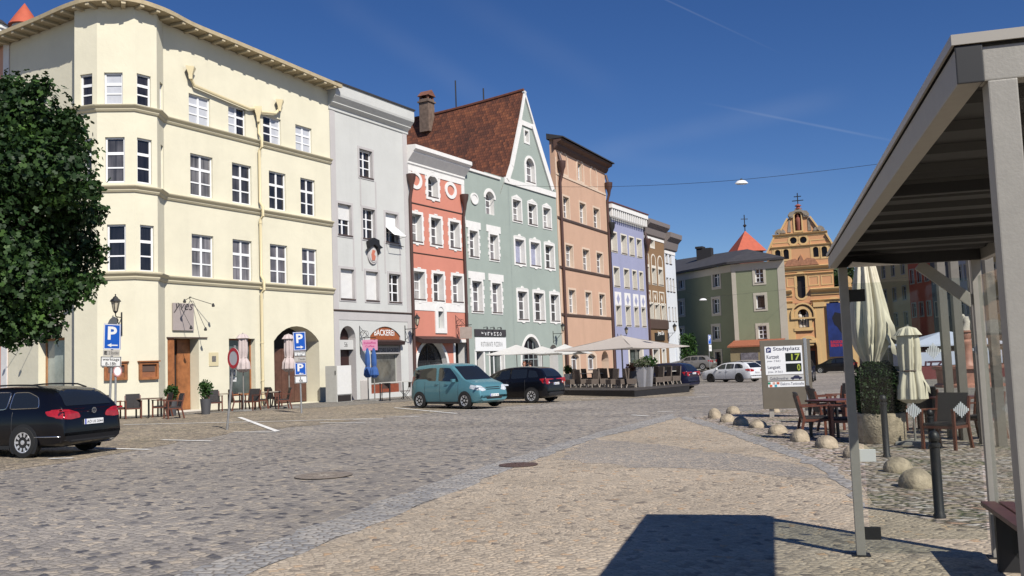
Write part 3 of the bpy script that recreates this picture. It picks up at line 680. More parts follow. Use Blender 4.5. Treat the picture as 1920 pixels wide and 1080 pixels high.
# door, shop window and arched gateway
OAK = mat('brown_oak_door', (0.30, 0.115, 0.042), 0.45, var=0.35, scale=3)
u0, v0, u1, v1 = door; mb = FM.mb()
mb.box(u0, u0+0.38, 0.02, 0.1, 0.02, v1, 0); mb.box(u0+0.38, u1, 0.62, 0.66, 0.02, v1-0.002, 0); mb.box(u0+0.38, u0+0.95, 0.59, 0.615, 0.02, v1-0.002, 1)
o = mb.build('door', [OAK, mat('dark_doorway', (0.01, 0.008, 0.008), 0.8)], ry)
mb = FM.mb(); mb.box(u0+0.98, u1-0.02, 0.54, 0.60, 0.05, v1-0.03); mb.build('door_leaf', OAK, o)
mb = FM.mb(); mb.box(u0-0.05, u1+0.45, -0.06, 0.0, v1, v1+0.05); mb.build('door_hood', SILL_D, o)
mb = FM.mb(); mb.box(u0-0.05, u1+0.1, -0.35, 0.5, -0.1, 0.05); mb.build('door_step', W_CREAM, o)
window(FM, ry, shop, 0.35, 1, (1.0,), fw=0.07, fm=OAK, pm=mat('shop_glass_dark', (0.07, 0.085, 0.08), 0.05, var=0.6, scale=0.8, spec=0.7), name='shop_window')
mb = FM.mb(); mb.slab(inset(arpoly, -0.03), 0.93, 1.0, 1)
for k in range(7):
    a = arb[0]+0.05+(arb[2]-arb[0]-0.1)*k/7; mb.box(a+0.01, a+(arb[2]-arb[0]-0.1)/7-0.01, 0.87, 0.93, 0.02, arb[3]-1.1)
mb.build('gate', [mat('dark_gate_timber', (0.10, 0.045, 0.03), 0.6, var=0.3, scale=3), mat('dark_doorway', (0.01, 0.008, 0.008), 0.8)], ry)
# ================================================================ the row of houses beyond
def fnew(pl, pr, name, label, heading, P, off=0.0):
    """a house standing on the building line P/heading between two lines of sight; off sets its front back into the plot"""
    n = Vector((-math.cos(heading), math.sin(heading))); Pn = (P[0]+n.x*off, P[1]+n.y*off)
    a = hit(pl[0], pl[1], Pn, heading); b = hit(pr[0], pr[1], Pn, heading)
    r = thing(name, label, 'house', (a[0], a[1], gz(*a)))
    return r, Frame((a[0], a[1], r.location.z), heading, r), math.hypot(b[0]-a[0], b[1]-a[1]), b
def screen(fr, root, W, H, holes, mats, vb, d=12, t=0.5, outline=None):
    """front wall standing above a lower body, as the house fronts of this town do"""
    o = wall(fr, root, outline or [(0, -0.4), (W, -0.4), (W, H), (0, H)], holes, mats)
    mb = fr.mb()
    for u in (0, W): mb.poly([(u, 0, -0.4), (u, t, -0.4), (u, t, H), (u, 0, H)]); mb.poly([(u, t, -0.4), (u, d, -0.4), (u, d, vb), (u, t, vb)])
    mb.poly([(0, 0, H), (W, 0, H), (W, t, H), (0, t, H)]); mb.poly([(0, t, vb-1), (W, t, vb-1), (W, t, H), (0, t, H)]); mb.poly([(0, d, -0.4), (W, d, -0.4), (W, d, vb), (0, d, vb)])
    mb.build('side_wall', mats[0], root, fix=False)
    m2 = fr.mb(); m2.poly([(0, t, vb), (W, t, vb), (W, d, vb+0.02), (0, d, vb+0.02)]); m2.build('roof', SLATE, root, fix=False)
    return o
def strip(fr, root, name, m, u0, u1, prof):
    mb = fr.mb(); a = []; b = []
    for o, z in prof: a.append(mb.add((u0, -o, z))); b.append(mb.add((u1, -o, z)))
    for k in range(len(prof)-1): mb.f.append([a[k], b[k], b[k+1], a[k+1]]); mb.mi.append(0)
    mb.f.append(a[::-1]); mb.f.append(b[:]); mb.mi += [0, 0]
    return mb.build(name, m, root, fix=False)
def flat(fr, root, name, m, bx, proud=0.03):
    mb = fr.mb(); mb.box(bx[0], bx[2], -proud, 0.0, bx[1], bx[3]); return mb.build(name, m, root)
# ---------------- grey bakery house
GRY = plaster('pale_grey_render', (0.535, 0.535, 0.51), 0.045, 0.06); GTR = plaster('grey_trim_render', (0.47, 0.445, 0.435), 0.05, 0.05)
HG = R(0.45)
rg, FG, WG, pE = fnew((625.8, 600), (771.5, 595), 'grey_house', 'pale grey plastered house with a bakery shop and a plain raised parapet', HG, pB)
Hg = FG.uv(614.8, 152, -0.3)[1]; uG = lambda x, y: FG.uv(x, y)[0]
hg = []
top = FG.box(672.8, 277.8, 698.6, 335.6)
r3 = rowbox(FG, [(632.7, 380.4, 659.6, 444), (679.3, 389.5, 704, 449), (722, 397.5, 746.7, 455.6)]); r2 = rowbox(FG, [(637.8, 503.3, 665, 562), (685.3, 508.4, 710, 564.4), (728.4, 511.6, 752, 566.7)])
for b in [top]+r3+r2: hg.append((rect(*b), 0.26))
dr = FG.box(637, 610.6, 669.4, 743); dr = (dr[0], 0.0, dr[2], dr[3]); bk = FG.box(693.5, 611.5, 753.7, 739); bk = (bk[0], 0.25, bk[2], bk[3])
drp = arch(*dr, rise=(dr[2]-dr[0])/2); bkp = arch(*bk, rise=0.55, n=12)
hg += [(drp, 0.55), (bkp, 0.4)]
screen(FG, rg, WG, Hg, hg, [GRY, GTR], Hg-3.5)
for j, b in enumerate([top]+r3+r2):
    pm = G_DARK
    window(FG, rg, b, 0.26, 2, (1/3, 1/3, 1/3), pm=pm, sill=SILL_D, sur=(0.13, GTR, 0.03), shut={1: 0.5, 4: 0.97, 5: 0.97, 0: 0.08}.get(j))
# awning blind pushed out of the third window
b = r3[2]; mb = FG.mb(); zt = b[3]-0.02; mb.poly([(b[0]+0.02, 0.18, zt), (b[2]-0.02, 0.18, zt), (b[2]-0.02, 0.16, zt-0.7), (b[0]+0.02, 0.16, zt-0.7)])
mb.poly([(b[0]+0.02, 0.15, zt-0.7), (b[2]-0.02, 0.15, zt-0.7), (b[2]+0.0, -0.62, zt-1.35), (b[0]+0.0, -0.62, zt-1.35)])
mb.build('window_awning', mat('white_canvas', (0.78, 0.78, 0.76), 0.8), rg, fix=False)
mb = FG.mb()
for u in (b[0], b[2]): mb.tube([(u, 0.1, b[1]+0.25), (u, -0.62, zt-1.35)], 0.015, 5)
mb.tube([(b[0], -0.4, b[1]-0.25), (b[2], -0.4, b[1]-0.25)], 0.018, 5); mb.tube([(b[0], 0.0, b[1]-0.1), (b[0], -0.4, b[1]-0.25)], 0.015, 5); mb.tube([(b[2], 0.0, b[1]-0.1), (b[2], -0.4, b[1]-0.25)], 0.015, 5)
mb.build('awning_arm', IRON, rg)
# lesenes framing the window axes
for (a, c) in [(r3[k][0]-0.13, r3[k][2]+0.13) for k in range(3)]:
    for u in (a, c): flat(FG, rg, 'pilaster_strip', GTR, (u-0.05, r2[0][3], u+0.05, r3[0][1]), 0.018)
for u in (r3[1][0]-0.13, r3[1][2]+0.13): flat(FG, rg, 'pilaster_strip', GTR, (u-0.05, r3[0][3]+0.13, u+0.05, top[1]-0.13), 0.018)
vs_ = FG.uv(627, 581.5)[1]; vf = FG.uv(616, 197)[1]
for u0, u1 in ((0.0, 0.42), (WG-0.42, WG)): flat(FG, rg, 'pilaster_strip', GTR, (u0+0.002, vs_+0.05, u1-0.002, vf), 0.022)
flat(FG, rg, 'frieze', GTR, (0.002, vf+0.001, WG-0.002, Hg-1.4), 0.025)
strip(FG, rg, 'string_course', SILL_D, 0, WG, [(0, vs_-0.05), (0.05, vs_-0.04), (0.09, vs_), (0.09, vs_+0.03), (0, vs_+0.06)])
flat(FG, rg, 'frieze', GTR, (0.002, vs_-0.5, WG-0.002, vs_-0.052), 0.022)
for u0, u1 in ((0.0, 0.42), (WG-0.42, WG)): flat(FG, rg, 'pilaster_strip', GTR, (u0+0.002, 0, u1-0.002, vs_-0.5), 0.020)
strip(FG, rg, 'cornice', GRY, -0.1, WG+0.1, [(0, Hg-1.42), (0.06, Hg-1.38), (0.06, Hg-1.22), (0.28, Hg-1.04), (0.28, Hg-0.99), (0.52, Hg-0.72), (0.55, Hg-0.6), (0.55, Hg-0.04), (0, Hg-0.04)])
strip(FG, rg, 'parapet_cap', SLATE, -0.15, WG+0.15, [(0, Hg-0.038), (0.62, Hg-0.038), (0.62, Hg+0.05), (-0.6, Hg+0.12), (-0.6, Hg-0.03)])
# carved coat of arms
c0 = FG.uv(697.3, 479); mb = FG.mb(); mb.slab(ellipse(c0[0], c0[1], 0.44, 0.5, 24), -0.09, 0.0, 0); mb.slab(ellipse(c0[0], c0[1]+0.02, 0.35, 0.42, 24), -0.12, -0.085, 1)
mb.slab([(c0[0]+x*0.8, c0[1]+z*0.55) for x, z in ((-0.2, -0.55), (0.12, -0.5), (0.2, -0.1), (0.05, 0.1), (0.2, 0.5), (-0.1, 0.55), (-0.25, 0.1))], -0.15, -0.115, 2)
o = mb.build('coat_of_arms', [GTR, mat('pale_shield_stone', (0.5, 0.48, 0.46), 0.8), mat('faded_red_relief', (0.50, 0.16, 0.10), 0.8)], rg)
mb = FG.mb(); zt = c0[1]+0.42; mb.slab([(c0[0]+x*0.72, zt+z*0.58) for x, z in ((-0.9, -0.35), (-0.62, -0.05), (-0.75, 0.55), (-0.1, 0.98), (0.55, 0.8), (0.6, 0.35), (1.0, 0.1), (0.65, -0.05), (0.5, -0.65), (0.35, 0.1), (0, 0.35), (-0.4, 0.1))], -0.26, -0.05)
mb.build('carved_hat', IRON, o)
# shop
mb = FG.mb(); z1 = bk[3]-0.78; mb.slab(arch(bk[0]+0.02, z1, bk[2]-0.02, bk[3]-0.02, rise=0.54, n=12), 0.06, 0.12)
sg = mb.build('shop_sign', mat('rust_sign_board', (0.30, 0.085, 0.03), 0.55, var=0.15), rg)
mb = FG.mb(); a = FG.uv(702, 629, 0.05); c = FG.uv(739, 616, 0.05); text(mb, 'BÄCKEREI', a[0], a[1], c[0], c[1], 0.055, bold=0.012); mb.build('lettering', mat('white_lettering', (0.8, 0.8, 0.78), 0.5), sg, fix=False)
mb = FG.mb(); mb.obox(((bk[0]+bk[2])/2, -0.1, z1-0.12), ((bk[2]-bk[0])/2+0.02, 0, 0), (0, 0.22, 0.06), (0, -0.03, 0.1)); mb.build('awning_box', mat('dark_brown_awning', (0.04, 0.022, 0.02), 0.6), rg)
mb = FG.mb(); z2 = z1-0.3; mb.box(bk[0]+0.02, bk[2]-0.02, 0.1, 0.16, z2-0.48, z2); s2 = mb.build('shop_sign', mat('grey_sign_board', (0.36, 0.34, 0.33), 0.6), rg)
mb = FG.mb(); text(mb, 'KONDITOREI BÄCKEREI', bk[0]+0.12, z2-0.38, bk[2]-0.12, z2-0.1, 0.092, bold=0.01); mb.build('lettering', mat('black_lettering', (0.015, 0.013, 0.013), 0.6), s2, fix=False)
window(FG, rg, (bk[0]+0.02, 0.76, bk[2]-0.02, z2-0.49), 0.4, 1, (1,), fw=0.07, fm=mat('pale_shop_frame', (0.42, 0.42, 0.38), 0.4), pm=mat('bakery_glass', (0.10, 0.10, 0.09), 0.05, var=0.7, scale=0.8, spec=0.8), name='shop_window')
mb = FG.mb(); mb.box(bk[0]+0.02, bk[2]-0.02, 0.2, 0.42, 0.2, 0.74); mb.build('shop_plinth', mat('rust_wood_plinth', (0.22, 0.055, 0.025), 0.6, var=0.2), rg)
mb = FG.mb(); zl = dr[3]-(dr[2]-dr[0])/2
mb.box(dr[0]+0.02, dr[2]-0.02, 0.15, 0.5, zl-0.62, zl-0.1, 0); mb.slab(arch(dr[0]+0.01, zl-0.1, dr[2]-0.01, dr[3]-0.01), 0.5, 0.53, 1); mb.box(dr[0]+0.01, dr[2]-0.01, 0.5, 0.54, 0, zl-0.62, 1)
o = mb.build('door', [GRY, mat('dark_red_wood_door', (0.035, 0.014, 0.012), 0.4)], rg)
mb = FG.mb(); u = (dr[0]+dr[2])/2; text(mb, '56', u-0.13, zl-0.48, u+0.13, zl-0.22, 0.146); mb.build('house_number', IRON, o, fix=False)
strip(FG, rg, 'plinth', plaster('worn_plinth', (0.42, 0.39, 0.36), 0.12, 0.1), dr[2]+0.3, bk[0]-0.25, [(0, -0.1), (0.04, -0.1), (0.04, 1.0), (0, 1.05)])
# ---------------- coral house
CRL = plaster('coral_red_render', (0.565, 0.225, 0.165), 0.045, 0.05)
HC = R(0.3)
rc, FC, WC, pC = fnew((771.8, 595), (877.5, 585), 'coral_house', 'coral red house with white stucco window frames and two round stucco rings', HC, pE)
Hc = FC.uv(756, 261.5, -0.62)[1]
tw = FC.box(801, 327, 820.5, 371.5); hc = [(arch(*tw, rise=0.3), 0.45)]
c3 = rowbox(FC, [(770.5, 400, 791, 451.5), (807, 406, 827.6, 461), (842.7, 414.4, 862, 466.7)]); c2 = rowbox(FC, [(775, 506, 797, 561), (811.6, 513, 832, 563.3), (847.8, 516.7, 867.8, 568)])
hc += [(rect(*b), 0.45) for b in c3+c2]
ni = FC.box(819.8, 575, 831.9, 616); nip = arch(*ni); hc.append((nip, 0.3))
ca = FC.box(780, 640, 838.5, 700); ca = (ca[0], 0.1, ca[2], ca[3]); cap_ = arch(*ca, rise=(ca[2]-ca[0])*0.42, n=14); hc.append((cap_, 0.4))
cd = FC.box(852.5, 642, 877, 700); cd = (cd[0], 0.0, min(cd[2], WC-0.15), cd[3]); cdp = rect(*cd); hc.append((cdp, 0.7))
screen(FC, rc, WC, Hc, hc, [CRL, W_STUC], Hc-3)
window(FC, rc, tw, 0.45, 2, (1/3, 1/3, 1/3), rise=0.3, sill=SILL_D, sur=(0.21, W_STUC, 0.05, 'keys'))
for b in c3+c2: window(FC, rc, b, 0.45, 2, (1/3, 1/3, 1/3), sill=SILL_D, sur=(0.17, W_STUC, 0.04, 'keys'), pm=G_MID)
for (x, y) in ((777.3, 337.5), (844.4, 357)):
    c = FC.uv(x, y); c = (max(c[0], 0.78), c[1]); mb = FC.mb(); mb.ring(ellipse(c[0], c[1], 0.68, 0.56), ellipse(c[0], c[1], 0.43, 0.34), -0.06, 0.0); mb.build('stucco_ring', W_STUC, rc)
bz = FC.uv(773, 581)[1]; flat(FC, rc, 'stucco_band', W_STUC, (0, bz, WC, bz+0.55), 0.03)
mb = FC.mb(); mb.ring(inset(nip, -0.3), inset(nip, 0.003), -0.07, 0.01); o = mb.build('niche_surround', W_STUC, rc)
mb = FC.mb(); mb.poly([(p[0], 0.28, p[1]) for p in nip]); mb.build('niche_back', mat('grey_niche_render', (0.32, 0.36, 0.34), 0.8, var=0.1), o, fix=False)
for y in (407, 478):
    z = FC.uv(772, y-27 if y < 450 else y-8)[1]
zA = FC.uv(766, 379)[1]; strip(FC, rc, 'string_course', SILL_D, 0, WC, [(0, zA-0.05), (0.05, zA), (0.05, zA+0.04), (0, zA+0.05)])
zA = FC.uv(772, 473)[1]; strip(FC, rc, 'string_course', SILL_D, 0.1, WC-0.1, [(0, zA-0.05), (0.05, zA), (0.05, zA+0.03), (0, zA+0.04)])
flat(FC, rc, 'stucco_band', W_STUC, (0, Hc-1.55, WC, Hc-1.2), 0.04)
for u0, u1 in ((0, 0.3), (WC-0.35, WC)): flat(FC, rc, 'corner_scroll', W_STUC, (u0, Hc-4.1, u1, Hc-1.56), 0.038)
strip(FC, rc, 'cornice', W_STUC, -0.05, WC+0.05, [(0, Hc-1.2), (0.08, Hc-1.1), (0.08, Hc-1.0), (0.5, Hc-0.5), (0.5, Hc-0.45), (0.66, Hc-0.32), (0.68, Hc-0.3), (0.68, Hc-0.06), (-0.5, Hc+0.02)])
mb = FC.mb(); mb.ring(inset(cap_, -0.22), inset(cap_, 0.003), -0.05, 0.01); mb.build('arch_surround', W_STUC, rc)
window(FC, rc, ca, 0.4, 2, (0.62, 0.38), rise=(ca[2]-ca[0])*0.42, fw=0.06, fm=IRON, pm=mat('shop_glass_deep', (0.03, 0.032, 0.036), 0.05, var=0.5, spec=0.7), name='shop_window')
mb = FC.mb(); mb.ring(inset(cdp, -0.2), inset(cdp, 0.003), -0.04, 0.01); mb.build('door_surround', W_STUC, rc)
mb = FC.mb(); mb.box(cd[0], cd[2], 0.68, 0.74, 0, cd[3]); mb.build('door', mat('dark_doorway', (0.01, 0.008, 0.008), 0.8), rc)
a = FC.box(777, 631, 848, 637); mb = FC.mb(); mb.obox(((a[0]+a[2])/2, -0.3, a[3]-0.2), ((a[2]-a[0])/2, 0, 0), (0, 0.3, 0.1), (0, -0.04, 0.13)); mb.build('awning_box', mat('dark_brown_awning', (0.04, 0.022, 0.02), 0.6), rc)
for px, yt, fr, root, col in ((768.5, 330, FC, rc, PIPE_BR), (868.5, 368, FC, rc, PIPE_BR)):
    u, z = fr.uv(px, yt, -0.15); u = min(max(u, 0.02), WC-0.05)
    mb = fr.mb(); mb.lathe([(0.10, -0.9), (0.16, -0.5), (0.26, -0.2), (0.30, 0.1), (0.25, 0.12)], 8, (u, -0.24, z)); mb.tube([(u, -0.24, z-0.8), (u, -0.12, z-1.4), (u, -0.12, 0.1)], 0.10, 8); mb.build('downpipe', col, root, smooth=50)
# ---------------- sage green restaurant house and its gabled neighbour
SAG = plaster('sage_green_render', (0.315, 0.36, 0.325), 0.05, 0.05)
HS = R(0.35)
rs, FS, WS, pS = fnew((878, 590), (946, 590), 'sage_house', 'sage green flat-topped restaurant house with ashlar edged windows beside the coral house', HS, pC)
Hs = FS.uv(862, 312)[1]
tw = FS.box(909.5, 357, 927, 404); hs = [(arch(*tw, rise=0.35), 0.4)]
s3 = rowbox(FS, [(879.3, 432, 896.7, 482), (917.4, 437.6, 934.5, 488)]); s2 = rowbox(FS, [(884, 526, 904.8, 583.7), (921.5, 530, 940.4, 586.7)])
hs += [(rect(*b), 0.38) for b in s3+s2]
sd = FS.box(892, 649, 907.5, 712); sd = (sd[0], 0, sd[2], sd[3]); sdp = arch(*sd, rise=0.45); hs.append((sdp, 0.5)); sw_ = FS.box(917.5, 645, 945.5, 700); sw_ = (sw_[0], 0.3, min(sw_[2], WS-0.2), sw_[3]); hs.append((rect(*sw_), 0.3))
screen(FS, rs, WS, Hs, hs, [SAG, W_STUC], Hs-0.6, d=3, t=0.6)
window(FS, rs, tw, 0.4, 2, (0.33, 0.33, 0.34), rise=0.35, sur=None, pm=G_MID)
mb = FS.mb(); po = arch(tw[0]-0.2, tw[3]-0.5, tw[2]+0.2, tw[3]+0.22, rise=0.5); pi_ = arch(tw[0]+0.003, tw[3]-0.501, tw[2]-0.003, tw[3]-0.003, rise=0.35); mb.ring(po, pi_, -0.05, 0.0); mb.build('arch_hood', W_STUC, rs)
for b in s3+s2: window(FS, rs, b, 0.38, 2, (1/3, 1/3, 1/3), sill=SILL_D, sur=(0.14, W_STUC, 0.04, 'ashlar'), pm=G_MID)
for b in s3+s2: flat(FS, rs, 'lintel_panel', W_STUC, (b[0]-0.4, b[3]+0.142, b[2]+0.4, b[3]+0.62), 0.04)
c = FS.uv(888.6, 372.7); mb = FS.mb(); mb.slab(ellipse(c[0], c[1], 0.48, 0.40), -0.04, 0.0); mb.ring(ellipse(c[0], c[1], 0.48, 0.40), ellipse(c[0], c[1], 0.36, 0.28), -0.08, -0.038); mb.build('medallion', W_STUC, rs)
strip(FS, rs, 'parapet_cap', W_STUC, 0, WS, [(0, Hs-0.12), (0.1, Hs-0.1), (0.1, Hs+0.06), (-0.6, Hs+0.06), (-0.6, Hs)])
mb = FS.mb(); mb.ring(inset(sdp, -0.18), inset(sdp, 0.003), -0.04, 0.01); mb.build('arch_surround', W_STUC, rs)
mb = FS.mb(); mb.slab(sdp, 0.48, 0.52, 0)
for k in range(5): u = sd[0]+(sd[2]-sd[0])*(k+0.5)/5; mb.box(u-0.02, u+0.02, 0.42, 0.45, 0, sd[3]-0.3, 1)
mb.build('door', [mat('dark_doorway', (0.01, 0.008, 0.008), 0.8), IRON], rs)
window(FS, rs, sw_, 0.3, 2, (1,), fw=0.06, fm=W_WHITE, pm=mat('shop_glass_dark', (0.07, 0.085, 0.08), 0.05, spec=0.7), name='shop_window', sur=(0.12, W_STUC, 0.03))
a = FS.box(888.5, 617, 948, 631.5); b = FS.box(889, 632, 948, 641.5); a = (a[0], (a[1]+a[1])/2, min(a[2], WS-0.05), a[3])
mb = FS.mb(); mb.box(a[0], a[2], -0.10, -0.02, a[1], a[3]); sg = mb.build('restaurant_sign', mat('charcoal_sign_board', (0.05, 0.046, 0.05), 0.5), rs)
mb = FS.mb(); [text(mb, q, a[0]+0.8+k*(a[2]-a[0]-1.3)/7, a[1]+0.3, a[0]+0.8+(k+0.62)*(a[2]-a[0]-1.3)/7, a[3]-(0.3 if k == 0 else 0.42), -0.104, bold=0.015) for k, q in enumerate('PALAZZO')]; mb.build('lettering', mat('white_lettering', (0.8, 0.8, 0.78), 0.5), sg, fix=False)
h2_ = a[1]-0.06; mb = FS.mb(); mb.box(a[0]+0.02, a[2]-0.02, -0.09, -0.02, h2_-0.92, h2_); sg = mb.build('restaurant_sign', mat('white_sign_board', (0.76, 0.76, 0.75), 0.5), rs)
mb = FS.mb(); text(mb, 'R I S T O R A N T E   P I Z Z E R I A', a[0]+0.7, h2_-0.62, a[2]-0.55, h2_-0.3, -0.094, bold=0.004); mb.build('lettering', mat('black_lettering', (0.015, 0.013, 0.013), 0.6), sg, fix=False)
mb = FS.mb()
for q in (0.3, 0.52, 0.75):
    u = a[0]+(a[2]-a[0])*q; mb.tube([(u, 0, a[3]+0.12), (u, -0.3, a[3]+0.15)], 0.02, 5); mb.lathe([(0.03, 0.05), (0.07, -0.1)], 6, (u, -0.3, a[3]+0.1))
mb.build('sign_lamp', IRON, rs)
HGb = R(0.5)
rt, FT, WT, pT = fnew((938, 600), (1052.5, 600), 'gabled_house', 'tall sage green house with a steep white-edged gable and old brown tile roof', HGb, pS, 0.9)
g = lambda x, y: FT.uv(x, y)
ap = g(981.7, 170.4); kl = g(973, 221); L2_ = g(955.5, 308); L3_ = g(947.5, 334); kr = g(999.7, 232); R2_ = g(1037, 353.7)
oul = [(-1.5, -0.4), (WT, -0.4), (WT, R2_[1]), (R2_[0], R2_[1]), kr, ap, kl, L2_, L3_, (-1.5, L3_[1])]
ht = []; gr_ = FT.box(983, 244, 991, 268); ga = FT.box(984.5, 294, 1002.5, 344); ht += [(rect(*gr_), 0.3), (arch(*ga), 0.35)]
t4 = rowbox(FT, [(960.6, 371.8, 977.5, 413.6), (990, 381.5, 1006.5, 423.8), (1017.8, 388.4, 1033, 429)]); t3 = rowbox(FT, [(965, 448, 984, 494), (994, 453, 1012.7, 499), (1021.5, 458, 1039, 504)]); t2 = rowbox(FT, [(970, 547, 990, 600), (1000, 549, 1021, 600.5), (1031.5, 550, 1049, 601)])
ht += [(rect(*b), 0.4) for b in t4+t3+t2]
tg = FT.box(977, 631, 1015.5, 700); tg = (tg[0], 0, tg[2], tg[3]); tgp = arch(*tg, rise=(tg[3]-1.9), n=14); ht.append((tgp, 0.3))
td = FT.box(1029.4, 646, 1048, 710); td = (td[0], 0, min(td[2], WT-0.25), td[3]); ht.append((arch(*td, rise=0.6), 0.8))
wall(FT, rt, oul, ht, [SAG, W_STUC])
window(FT, rt, gr_, 0.3, 1, (0.5, 0.5), fw=0.05, sur=(0.14, W_STUC, 0.04)); window(FT, rt, ga, 0.35, 2, (0.33, 0.33, 0.34), rise=(ga[2]-ga[0])/2, sill=SILL_D, sur=(0.2, W_STUC, 0.05), pm=G_MID)
for b in t4: window(FT, rt, b, 0.4, 2, (1/3, 1/3, 1/3), sill=SILL_D, sur=(0.15, W_STUC, 0.04, 'point'), pm=G_MID)
for k, b in enumerate(t3): window(FT, rt, b, 0.4, 1 if k < 2 else 2, (1,) if k < 2 else (1/3, 1/3, 1/3), sill=SILL_D, sur=(0.2, W_STUC, 0.04, 'crest'), pm=G_BLUE if k < 2 else G_DARK)
for b in t2: window(FT, rt, b, 0.4, 2, (1/3, 1/3, 1/3), sill=SILL_D, sur=(0.2, W_STUC, 0.04, 'crest'), pm=G_DARK)
mb = FT.mb(); mb.ring(inset(tgp, -0.2), inset(tgp, 0.003), -0.05, 0.01); mb.build('arch_surround', W_STUC, rt)
window(FT, rt, tg, 0.3, 4, (0.55, 0.45), rise=tg[3]-1.9, fw=0.08, fm=mat('grey_door_frame', (0.30, 0.34, 0.34), 0.5), pm=G_DARK, name='glazed_door')
mb = FT.mb(); mb.slab(arch(*td, rise=0.6), 0.78, 0.84); mb.build('door', mat('dark_doorway', (0.01, 0.008, 0.008), 0.8), rt)
bz = g(941.9, 341.5)[1]
mb = FT.mb(); mb.box(g(946, 341)[0]-0.1, WT-0.2, -0.10, 0.0, bz, bz+0.42)
def edge(a, b, w, y0=-0.14, y1=0.05):
    a, b = Vector(a), Vector(b); d = (b-a).normalized(); n_ = Vector((-d.y, d.x))*w
    mb.slab([tuple(a), tuple(b), tuple(b+n_), tuple(a+n_)], y0, y1)
edge(kl, ap, -0.22); edge(L2_, kl, -0.42); edge(L3_, L2_, -0.42); edge(ap, kr, -0.2); edge(kr, R2_, -0.55)
mb.box(kl[0]+0.2, kr[0]-0.15, -0.09, 0.0, kr[1]-0.5, kr[1]-0.12)
mb.build('gable_moulding', W_STUC, rt)
RDG = 22.0
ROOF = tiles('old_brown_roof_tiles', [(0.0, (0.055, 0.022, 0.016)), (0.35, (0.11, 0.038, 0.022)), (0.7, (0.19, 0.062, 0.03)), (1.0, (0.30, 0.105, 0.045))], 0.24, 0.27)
pts = [ap, kl, L2_, L3_, (L3_[0]-0.9, L3_[1]-1.4)]
mb = FT.mb(); acc = [0]
for k in range(1, len(pts)): acc.append(acc[-1]+math.hypot(pts[k][0]-pts[k-1][0], pts[k][1]-pts[k-1][1]))
sl_n = [acc[-1]-a for a in acc]
mb2 = FT.mb(); ptr = [ap, kr, R2_, (R2_[0]+1.2, R2_[1]-2.2)]
def roofside(mb, pts):
    ny = 24; vals = {}
    for i in range(ny+1):
        y = -0.02+RDG*i/ny; sag = 0.55*math.sin(min(1, i/ny*1.5)*math.pi*0.66)
        for k, p in enumerate(pts):
            wv = sag*(1 if k < 3 else 0.4)
            mb.add((p[0], y, p[1]-wv+0.06))
    for i in range(ny):
        for k in range(len(pts)-1):
            a = i*len(pts)+k; mb.f.append([a, a+1, a+1+len(pts), a+len(pts)]); mb.mi.append(0)
roofside(mb, pts); roofside(mb2, ptr)
def slope_uv(fr, axis_pts):
    inv = {}
    def f(co):
        p = Vector(co)+fr.base-fr.o; return (p.dot(fr.n), p.z*1.12)
    return f
mb.uv = slope_uv(FT, pts); mb2.uv = slope_uv(FT, ptr)
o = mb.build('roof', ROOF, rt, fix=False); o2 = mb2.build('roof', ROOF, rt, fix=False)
mb = FT.mb(); path = []
for i in range(25):
    y = -0.02+RDG*i/24; path.append((ap[0], y, ap[1]-0.55*math.sin(min(1, i/24*1.5)*math.pi*0.66)+0.08))
mb.tube(path, 0.13, 6); mb.build('ridge_tiles', mat('ridge_tile_clay', (0.13, 0.045, 0.028), 0.85, var=0.3, scale=4), o)
mb = FT.mb(); mb.poly([(WT, 0, -0.4), (WT, 14, -0.4), (WT, 14, R2_[1]-2), (WT, 0, R2_[1])]); mb.poly([(-1.5, 0, -0.4), (-1.5, 14, -0.4), (-1.5, 14, L3_[1]-1.5), (-1.5, 0, L3_[1])]); mb.poly([(-1.5, RDG, -0.4), (WT, RDG, -0.4), (R2_[0], RDG, R2_[1]), (ap[0], RDG, ap[1]-0.4), (L3_[0], RDG, L3_[1])])
mb.build('side_wall', SAG, rt, fix=False)
# chimney and rods on that roof
ri = Frame(FT.o+FT.n*0, FT.h); 
d = ray(795, 205); tt = (FT.o+FT.d*(ap[0]-0.9)-CP).dot(FT.d)/d.dot(FT.d); pc = CP+d*tt-FT.o; yc = pc.dot(FT.n); zc = ap[1]
BRK = mat('old_chimney_brick', (0.15, 0.105, 0.08), 0.9, var=0.4, scale=3, bump=0.5, bscale=14)
mb = FT.mb(); u = ap[0]-0.5; k_ = 0.45
mb.box(u-k_, u+k_, yc-k_, yc+k_, zc-2.0, zc+0.7); mb.box(u-k_-0.1, u+k_+0.1, yc-k_-0.1, yc+k_+0.1, zc+0.42, zc+0.54)
ch = mb.build('chimney', BRK, o)
mb = FT.mb(); 
for a in (-1, 1):
    for b in (-1, 1): mb.box(u+a*0.34-0.08, u+a*0.34+0.08, yc+b*0.34-0.08, yc+b*0.34+0.08, zc+0.7, zc+0.95)
mb.poly([(u-0.55, yc-0.55, zc+0.95), (u, yc-0.55, zc+1.45), (u, yc+0.55, zc+1.45), (u-0.55, yc+0.55, zc+0.95)]); mb.poly([(u+0.55, yc-0.55, zc+0.95), (u, yc-0.55, zc+1.45), (u, yc+0.55, zc+1.45), (u+0.55, yc+0.55, zc+0.95)])
mb.poly([(u-0.55, yc-0.55, zc+0.95), (u+0.55, yc-0.55, zc+0.95), (u, yc-0.55, zc+1.45)]); mb.poly([(u-0.55, yc+0.55, zc+0.95), (u+0.55, yc+0.55, zc+0.95), (u, yc+0.55, zc+1.45)])
mb.build('chimney_cap', mat('chimney_tile', (0.17, 0.07, 0.045), 0.9, var=0.3, scale=4), ch, fix=False)
